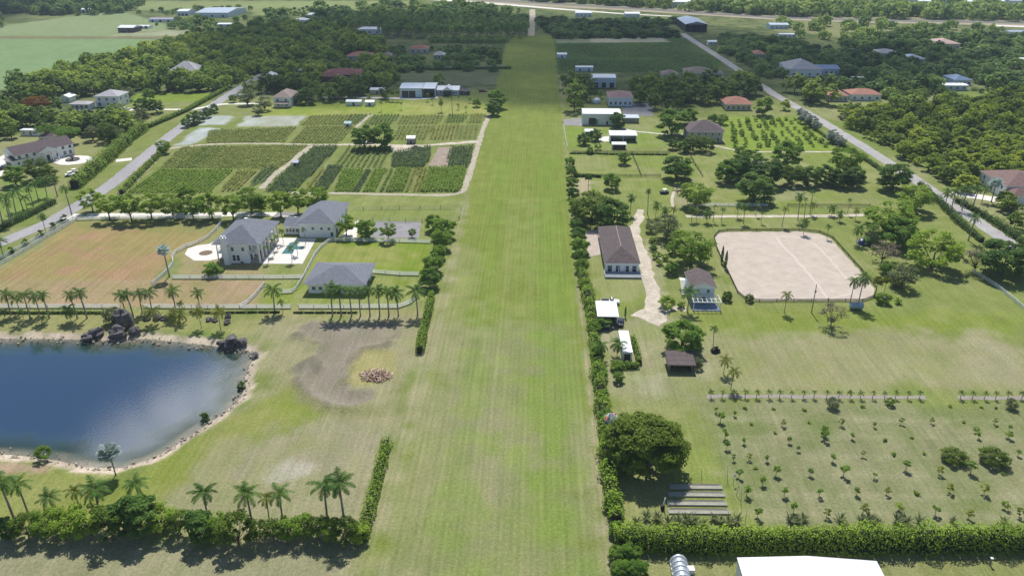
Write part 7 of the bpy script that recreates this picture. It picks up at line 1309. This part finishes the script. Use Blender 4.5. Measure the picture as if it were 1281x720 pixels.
# ---------------------------------------------------------------- nursery crops
C_A = leafmat('crop_olive', (0.1925, 0.2329, 0.0607), (0.3848, 0.4151, 0.1215), var=0); C_B = leafmat('crop_green', (0.1003, 0.1732, 0.0401), (0.2279, 0.3189, 0.0729), var=0); C_D = leafmat('crop_dark', (0.0568, 0.1134, 0.0454), (0.1378, 0.2026, 0.0810), var=0); C_G = leafmat('crop_bright', (0.1368, 0.2461, 0.0328), (0.2826, 0.3919, 0.0583), var=0); C_Y = leafmat('crop_yellow', (.18, .225, .04), (.34, .37, .07), var=0)
for i, (pl, mt, rw_, stp_, h_, lb) in enumerate(CR): crop('nursery_crop', pl, globals()[mt], rw_, stp_*.5, h_, .85 if rw_ < 2.4 else .7, 3 if rw_ < 2.4 else 2, lb, i+1, .035, .1, .93, True, .45)
for i, (pl, mt, rw_, lb) in enumerate((([(696, 57), (850, 56), (890, 72), (700, 72)], C_D, 4.0, 'dark green crop rows right of the far runway'), ([(698, 75), (890, 75), (896, 90), (704, 90)], C_D, 3.2, 'nearer dark green crop rows right of the far runway'))): crop('field_crop', pl, mt, rw_, 1.4, 1.3, 1.3, 2, lb, 60+i, math.pi/2, .2, .9)
# ---------------------------------------------------------------- woods: nearest trees one by one, the rest as one mass per wood
FT = [tree_proto('woodland_tree', 300+i, 8.5, 8+i % 3, L_FOREST, .14, 24, 16, 1.25, split=False) for i in range(4)]
OT = [tree_proto('scrub_tree', 320+i, 6.6, 5.6+.6*(i % 2), L_OLIVEWOOD, .12, 28, 30, .80, split=False) for i in range(3)]
def low_tree_arrays(seed, D, H, card, n):
    rg = np.random.default_rng(seed); mb = MB(); k = 9; cz = []
    for i in range(k): a = 2.4*i+rg.uniform(-.4, .4); r = .30*D*((i+.3)/k)**.5*rg.uniform(.8, 1.25); cz.append((r*math.cos(a), r*math.sin(a), H*(.62-.55*(r/D)**1.0+rg.uniform(-.08, .08)), D*rg.uniform(.17, .27)))
    cz = np.array(cz); idx = np.repeat(np.arange(k), n//k); d = rg.normal(size=(len(idx), 3)); d[:, 2] = np.abs(d[:, 2])*1.1-.3; d /= np.linalg.norm(d, axis=1, keepdims=True)
    pos = cz[idx, :3]+d*cz[idx, 3:4]*rg.uniform(.75, 1.05, (len(idx), 1)); low = rg.random((n//4, 2)); a = low[:, 0]*6.28; r = D*.42*(.75+.3*low[:, 1])
    skirt = np.stack([r*np.cos(a), r*np.sin(a), H*(.08+.35*rg.random(len(a)))], 1)
    pos = np.concatenate([pos, skirt]); nr = np.concatenate([d, np.stack([np.cos(a), np.sin(a), np.full(len(a), .2)], 1)])+rg.normal(size=pos.shape)*.32
    mb.cards(pos, nr, card, rg, .75); return np.concatenate([c[0] for c in mb.ch])
LOWS = [low_tree_arrays(900+i, 1.0, .92, .19, 180) for i in range(5)]; LOWT = [low_tree_arrays(930+i, .75, 1.35, .17, 130) for i in range(2)]
def mass(name, pts, leaf, label, seed, tall=False):
    rg = np.random.default_rng(seed); ch = []
    for x, y, s, hz in pts:
        v = (LOWT if tall else LOWS)[rg.integers(2 if tall else 5)]; a = rg.uniform(0, 6.28); c, q = math.cos(a), math.sin(a)
        ch.append(np.stack([(v[:, 0]*c-v[:, 1]*q)*s+x, (v[:, 0]*q+v[:, 1]*c)*s+y, v[:, 2]*s*hz+(4.2 if tall else 0)], 1))
    V = np.concatenate(ch); o = MB().add(V, np.arange(len(V)).reshape(-1, 4)).build(name, leaf)
    tn = np.concatenate([np.full(len(c_), rg.normal()*.27+.15*rg.random()) for c_ in ch]).clip(-.42, .6)
    at_ = o.data.attributes.new('tint', 'FLOAT', 'POINT'); at_.data.foreach_set('value', tn.astype(np.float32)); return tag(o, label, 'woodland', None, 'stuff')
def scatter(polys, spacing, seed, holes=(), jit=.42, keep=1.0, z=3.5):
    """loose grid of planting points inside polygons drawn on the photograph"""
    rg = np.random.default_rng(seed); out = []
    for pl in polys:
        W_ = PW(pl, z); xs = [p[0] for p in W_]; ys = [p[1] for p in W_]
        gx_, gy_ = np.meshgrid(np.arange(min(xs), max(xs), spacing), np.arange(min(ys), max(ys), spacing)); gx_ = gx_+rg.uniform(-jit, jit, gx_.shape)*spacing; gy_ = gy_+rg.uniform(-jit, jit, gy_.shape)*spacing
        ok = inside(W_, gx_, gy_) & (rg.random(gx_.shape) < keep)
        for x, y in zip(gx_[ok], gy_[ok]):
            if not inframe(x, y, 3, 90): continue
            if any((x-a)**2+(y-b)**2 < (r+2.5)**2 or (abs(x-a) < r and b-r-14 < y < b) for a, b, r in CLEAR): continue
            if any(inside(h, np.array([x]), np.array([y]))[0] for h in holes): continue
            out.append((float(x), float(y), .45 if any(abs(x-a) < r*.9 and b-r-34 < y < b for a, b, r in CLEAR) else 1.0))
    return out
def roadbuf(pts, w):
    P_ = np.array(PW(pts)); d = np.diff(P_, axis=0); d = np.concatenate([d, d[-1:]]); d /= np.linalg.norm(d, axis=1, keepdims=True); n = np.stack([-d[:, 1], d[:, 0]], 1); return [tuple(p) for p in P_+n*w]+[tuple(p) for p in (P_-n*w)[::-1]]
RB = [roadbuf([(1480, 441), (1330, 346), (1248, 294), (1145, 224.5), (1084, 186), (1022, 148), (970, 119), (905, 75), (853, 42)], 8.5), roadbuf([(0, 304), (100, 256), (140, 230), (175, 201), (215, 168), (250, 143), (284, 120), (330, 92)], 8)]
STRIPW = PW(strip)
def plant_wood(polys, spacing, seed, nthings, protos, leaf, lab_t, grp, lab_m, sc=(.62, 1.45), holes=(), keep=.86, hzr=(.7, 1.2)):
    pts = scatter(polys, spacing, seed, list(holes)+RB+[STRIPW], keep=keep); pts.sort(key=lambda p: p[1]); rg = random.Random(seed)
    for x, y, lw in pts[:nthings]: inst(rg.choice(protos), (x, y, 0), lw*rg.uniform(*sc)*spacing/(6.8 if protos is FT else 5.2), rg.uniform(0, 6.28), lab_t, 'tree', grp, rg.uniform(.85, 1.15))
    rest = pts[nthings:]
    if len(rest) > 5: mass('woodland', [(x, y, lw*spacing*1.3*rg.uniform(*sc), rg.uniform(*hzr)) for x, y, lw in rest], leaf, lab_m, seed)
    return len(pts)
CNT = {}
CNT['olive'] = plant_wood([[(1046, 152), (1100, 136), (1180, 122), (1330, 104), (1330, 236), (1260, 214), (1200, 236), (1160, 212), (1100, 172), (1062, 165)], [(1096, 178), (1150, 205), (1178, 232), (1150, 222), (1112, 196)]], 5.6, 51, 165, OT, L_OLIVEWOOD, 'olive-green woodland tree in the thick wood beyond the right-hand road', 'trees of the olive wood right of the road', 'farther part of the olive-green wood right of the road')
HL = [PW([(168, 117), (276, 116), (262, 128), (240, 137), (185, 160), (150, 150), (158, 128)])]
CNT['left'] = plant_wood([[(6, 122), (20, 104), (75, 88), (135, 70), (185, 59), (230, 47), (320, 33), (420, 30), (480, 52), (482, 84), (500, 92), (480, 106), (440, 106), (400, 110), (330, 112), (300, 112), (276, 115), (165, 115), (100, 116)], [(-60, 128), (60, 126), (118, 142), (150, 144), (160, 160), (60, 162), (0, 162), (-60, 170)]], 7.6, 53, 130, FT, L_FOREST, 'woodland tree in the dark green left wood between pale field and lawns', 'trees of the left wood', 'dense green wood between the pale field and the left lawns', holes=HL)
CNT['mid'] = plant_wood([[(786, 100), (860, 92), (905, 98), (960, 95), (975, 105), (1040, 108), (1060, 118), (1036, 128), (1000, 118), (975, 112), (905, 120), (870, 130), (830, 136), (800, 128), (792, 112)], [(705, 98), (738, 98), (738, 108), (758, 115), (745, 120), (735, 138), (706, 140)]], 8.0, 57, 70, FT, L_FOREST, 'dark shaded tree among the houses right of the runway', 'shaded trees among the right-hand houses', 'shaded trees between the roofs right of the runway', keep=.8)
gr_ = []
for y_ in (50.5, 53.5):
    a_, b_ = G(540, y_), G(634, y_-.6); n_ = 20
    gr_ += [(a_[0]+(b_[0]-a_[0])*i/n_, a_[1]+(b_[1]-a_[1])*i/n_, 6.2, .8) for i in range(n_+1)]
mass('grove', gr_, L_FARDARK, 'two tidy rows of round trees below the tall palm plantation', 72)
for nm_, lb_, q_, sp_ in (('grove', 'tidy dark grove rows at the far top left of centre', [(330, 14), (420, 8), (430, 14), (340, 22)], 11), ('grove', 'tidy grove rows beside the frontage road left of the dirt track', [(560, 12), (655, 12), (655, 18), (560, 18)], 10)):
    W_ = PW(q_); gx2, gy2 = np.meshgrid(np.arange(min(p[0] for p in W_), max(p[0] for p in W_), sp_), np.arange(min(p[1] for p in W_), max(p[1] for p in W_), sp_*1.6)); k2_ = inside(W_, gx2, gy2)
    mass(nm_, [(x, y, 5.2, .75) for x, y in zip(gx2[k2_], gy2[k2_])], L_FARDARK, lb_, 74)
plant_wood([[(482, 58), (640, 56), (634, 84), (486, 84)]], 8.2, 61, 0, FT, L_FARDARK, '', '', 'shaded trees and gardens left of the far runway', keep=.55, hzr=(.5, .85), sc=(.5, 1.2))
plant_wood([[(900, 74), (930, 60), (980, 50), (1040, 62), (1110, 72), (1180, 100), (1180, 112), (1060, 118), (1020, 100), (960, 92), (920, 92)], [(1110, 66), (1281, 46), (1330, 60), (1330, 106), (1200, 112), (1150, 84)], [(1040, 50), (1140, 40), (1281, 45), (1200, 55), (1100, 62)]], 8.6, 63, 0, FT, L_FARDARK, '', '', 'shaded wood below the highway on the right', keep=.72, hzr=(.55, 1.0))
plant_wood([[(968, 126), (1030, 134), (1060, 150), (1048, 160), (1010, 142)], [(1050, 128), (1110, 128), (1100, 140), (1060, 150)]], 6.4, 65, 40, OT, L_OLIVEWOOD, 'garden tree around the salmon-roofed houses', 'garden trees by the salmon roofs', 'garden trees around the salmon roofs', keep=.8)
plant_wood([[(668, 22), (860, 24), (858, 43), (694, 44)]], 6.5, 67, 0, FT, L_FARDARK, '', '', 'dark orchard blocks beyond the end of the runway', keep=.95, hzr=(.6, .75))
plant_wood([[(900, 40), (975, 46), (970, 58), (900, 66)]], 6.5, 68, 0, FT, L_FARDARK, '', '', 'dark planted rows right of the big open barn', hzr=(.5, .7))
# tall palm plantation: dark upright mass with bare stems
pts = scatter([[(410, 27), (470, 20), (540, 25), (660, 26), (660, 42), (640, 44), (480, 43), (410, 33)]], 6.5, 71, RB); rg = random.Random(2)
mass('palm_plantation', [(x, y, 7.5, .85+.15*rg.random()) for x, y, lw in pts], L_FARDARK, 'tall dark palm plantation across the far end left of the runway', 71, True)
tb = MB()
for x, y, lw in pts:
    if rg.random() < .7: tb.bar((x, y-1, 0), (x, y-1, 7), .42, .42)
tb.build('stems', M_PBARK, bpy.data.objects['palm_plantation'])
plant_wood([[(320, 18), (410, 8), (560, 3), (640, 10), (640, 20), (470, 20), (400, 28), (330, 30)]], 11, 73, 0, FT, L_FARDARK, '', '', 'scattered gardens and groves at the far top left of centre', keep=.33, hzr=(.5, .9))
plant_wood([[(0, 12), (100, 17), (100, 8), (180, 4), (180, 0), (-100, 0), (-100, 34), (0, 31)], [(100, 10), (175, 6), (160, 12), (110, 16)]], 10, 75, 0, FT, L_FARDARK, '', '', 'dark wood in the top left corner beyond the fields')
for k, (a, b, h_) in enumerate(((46, 13, 9), (58, 12.5, 8), (72, 12, 10), (83, 11.5, 10), (92, 11, 8), (98, 11, 7))):
    x, y = G(a, b); r = empty('conifer_tree', (x, y, 0), 0, f'{ORD[k]} tall dark conifer from the left at the top left corner', 'tree', 'tall conifers at the top left'); r.scale = (h_/3, h_/3, h_/3.6); o = bpy.data.objects.new('crown', cyp); COL.objects.link(o); o.parent = r
plant_wood([[(640, -3), (800, 6), (960, 16), (1130, 20), (1281, 23), (1500, 26), (1500, 22), (1150, 8), (960, 4), (800, -4)]], 12, 77, 0, FT, L_FARDARK, '', '', 'tree belt along the far side of the highway', keep=.85)
plant_wood([[(-400, -1), (-100, -30), (640, -34), (1500, -30), (1800, 6), (1281, 2), (960, 0), (640, -8), (300, -6)]], 19, 79, 0, FT, L_FARDARK, '', '', 'woods at the horizon', keep=.6, sc=(.7, 1.1), hzr=(.45, .6))
plant_wood([[(965, 26), (1281, 33), (1281, 44), (1130, 42), (1040, 50), (990, 44)]], 13, 81, 0, FT, L_FARDARK, '', '', 'scattered bushes on dry ground below the highway', keep=.35, sc=(.4, .9))
plant_wood([[(165, 12), (300, 6), (320, 8), (300, 15), (170, 16)]], 11, 83, 0, FT, L_FARDARK, '', '', 'rows of dark shrubs in the far left fields', keep=.5, sc=(.3, .6))
plant_wood([[(180, 27), (320, 20), (330, 30), (235, 46)]], 10, 85, 0, FT, L_FARDARK, '', '', 'dark shade plants among far greenhouses', keep=.45, sc=(.4, .9))
plant_wood([[(536, 94), (624, 93), (620, 105), (534, 106)]], 14, 87, 6, FT, L_FARDARK, 'single dark tree on the grey-green field by the concrete wall', 'single trees on the grey-green field', '', keep=.15, sc=(.35, .6))
plant_wood([[(1100, 110), (1180, 112), (1260, 116), (1190, 122), (1108, 132), (1106, 120)]], 7.0, 95, 0, FT, L_FOREST, '', '', 'gardens behind the long salmon-roofed house', keep=.8, hzr=(.6, 1.0))
plant_wood([[(400, 108), (480, 104), (500, 112), (496, 118), (410, 120), (396, 118)]], 6.5, 89, 26, FT, L_FOREST, 'garden tree between the red villa and the steel barn', 'garden trees by the red villa', '', keep=.8)
plant_wood([[(1200, 262), (1240, 262), (1300, 285), (1300, 305), (1250, 285)], [(1262, 236), (1330, 240), (1330, 262), (1250, 256)]], 5.0, 91, 24, OT, L_DARK, 'dense garden bush tree beside the right-edge white house', 'garden trees by the right-edge house', '', keep=.9)
plant_wood([[(0, 165), (24, 165), (24, 160), (0, 158)], [(96, 146), (150, 158), (148, 166), (96, 160)]], 6, 93, 14, FT, L_FOREST, 'woodland-edge tree above the dry yard at the left', 'woodland-edge trees above the dry yard', '')
for pr in FT+OT+BL_DARK+BL_MID+BL_LIGHT+BL_OLIVE+BL_GREY+ROWT+BL_PURP+SILVER+UMB+POIN+BARE+SAP+SAPY+BUSH+BUSHD+BUSHG+LOWTUFT+AC+ACD+AC2+[huge]: retire(pr)
for o in list(bpy.data.objects):
    for k in ('used', 'D', 'Ht'):
        if k in o: del o[k]
print('WOODS', CNT, 'objects', len(bpy.data.objects), 'faces', sum(len(m.polygons) for m in bpy.data.meshes))
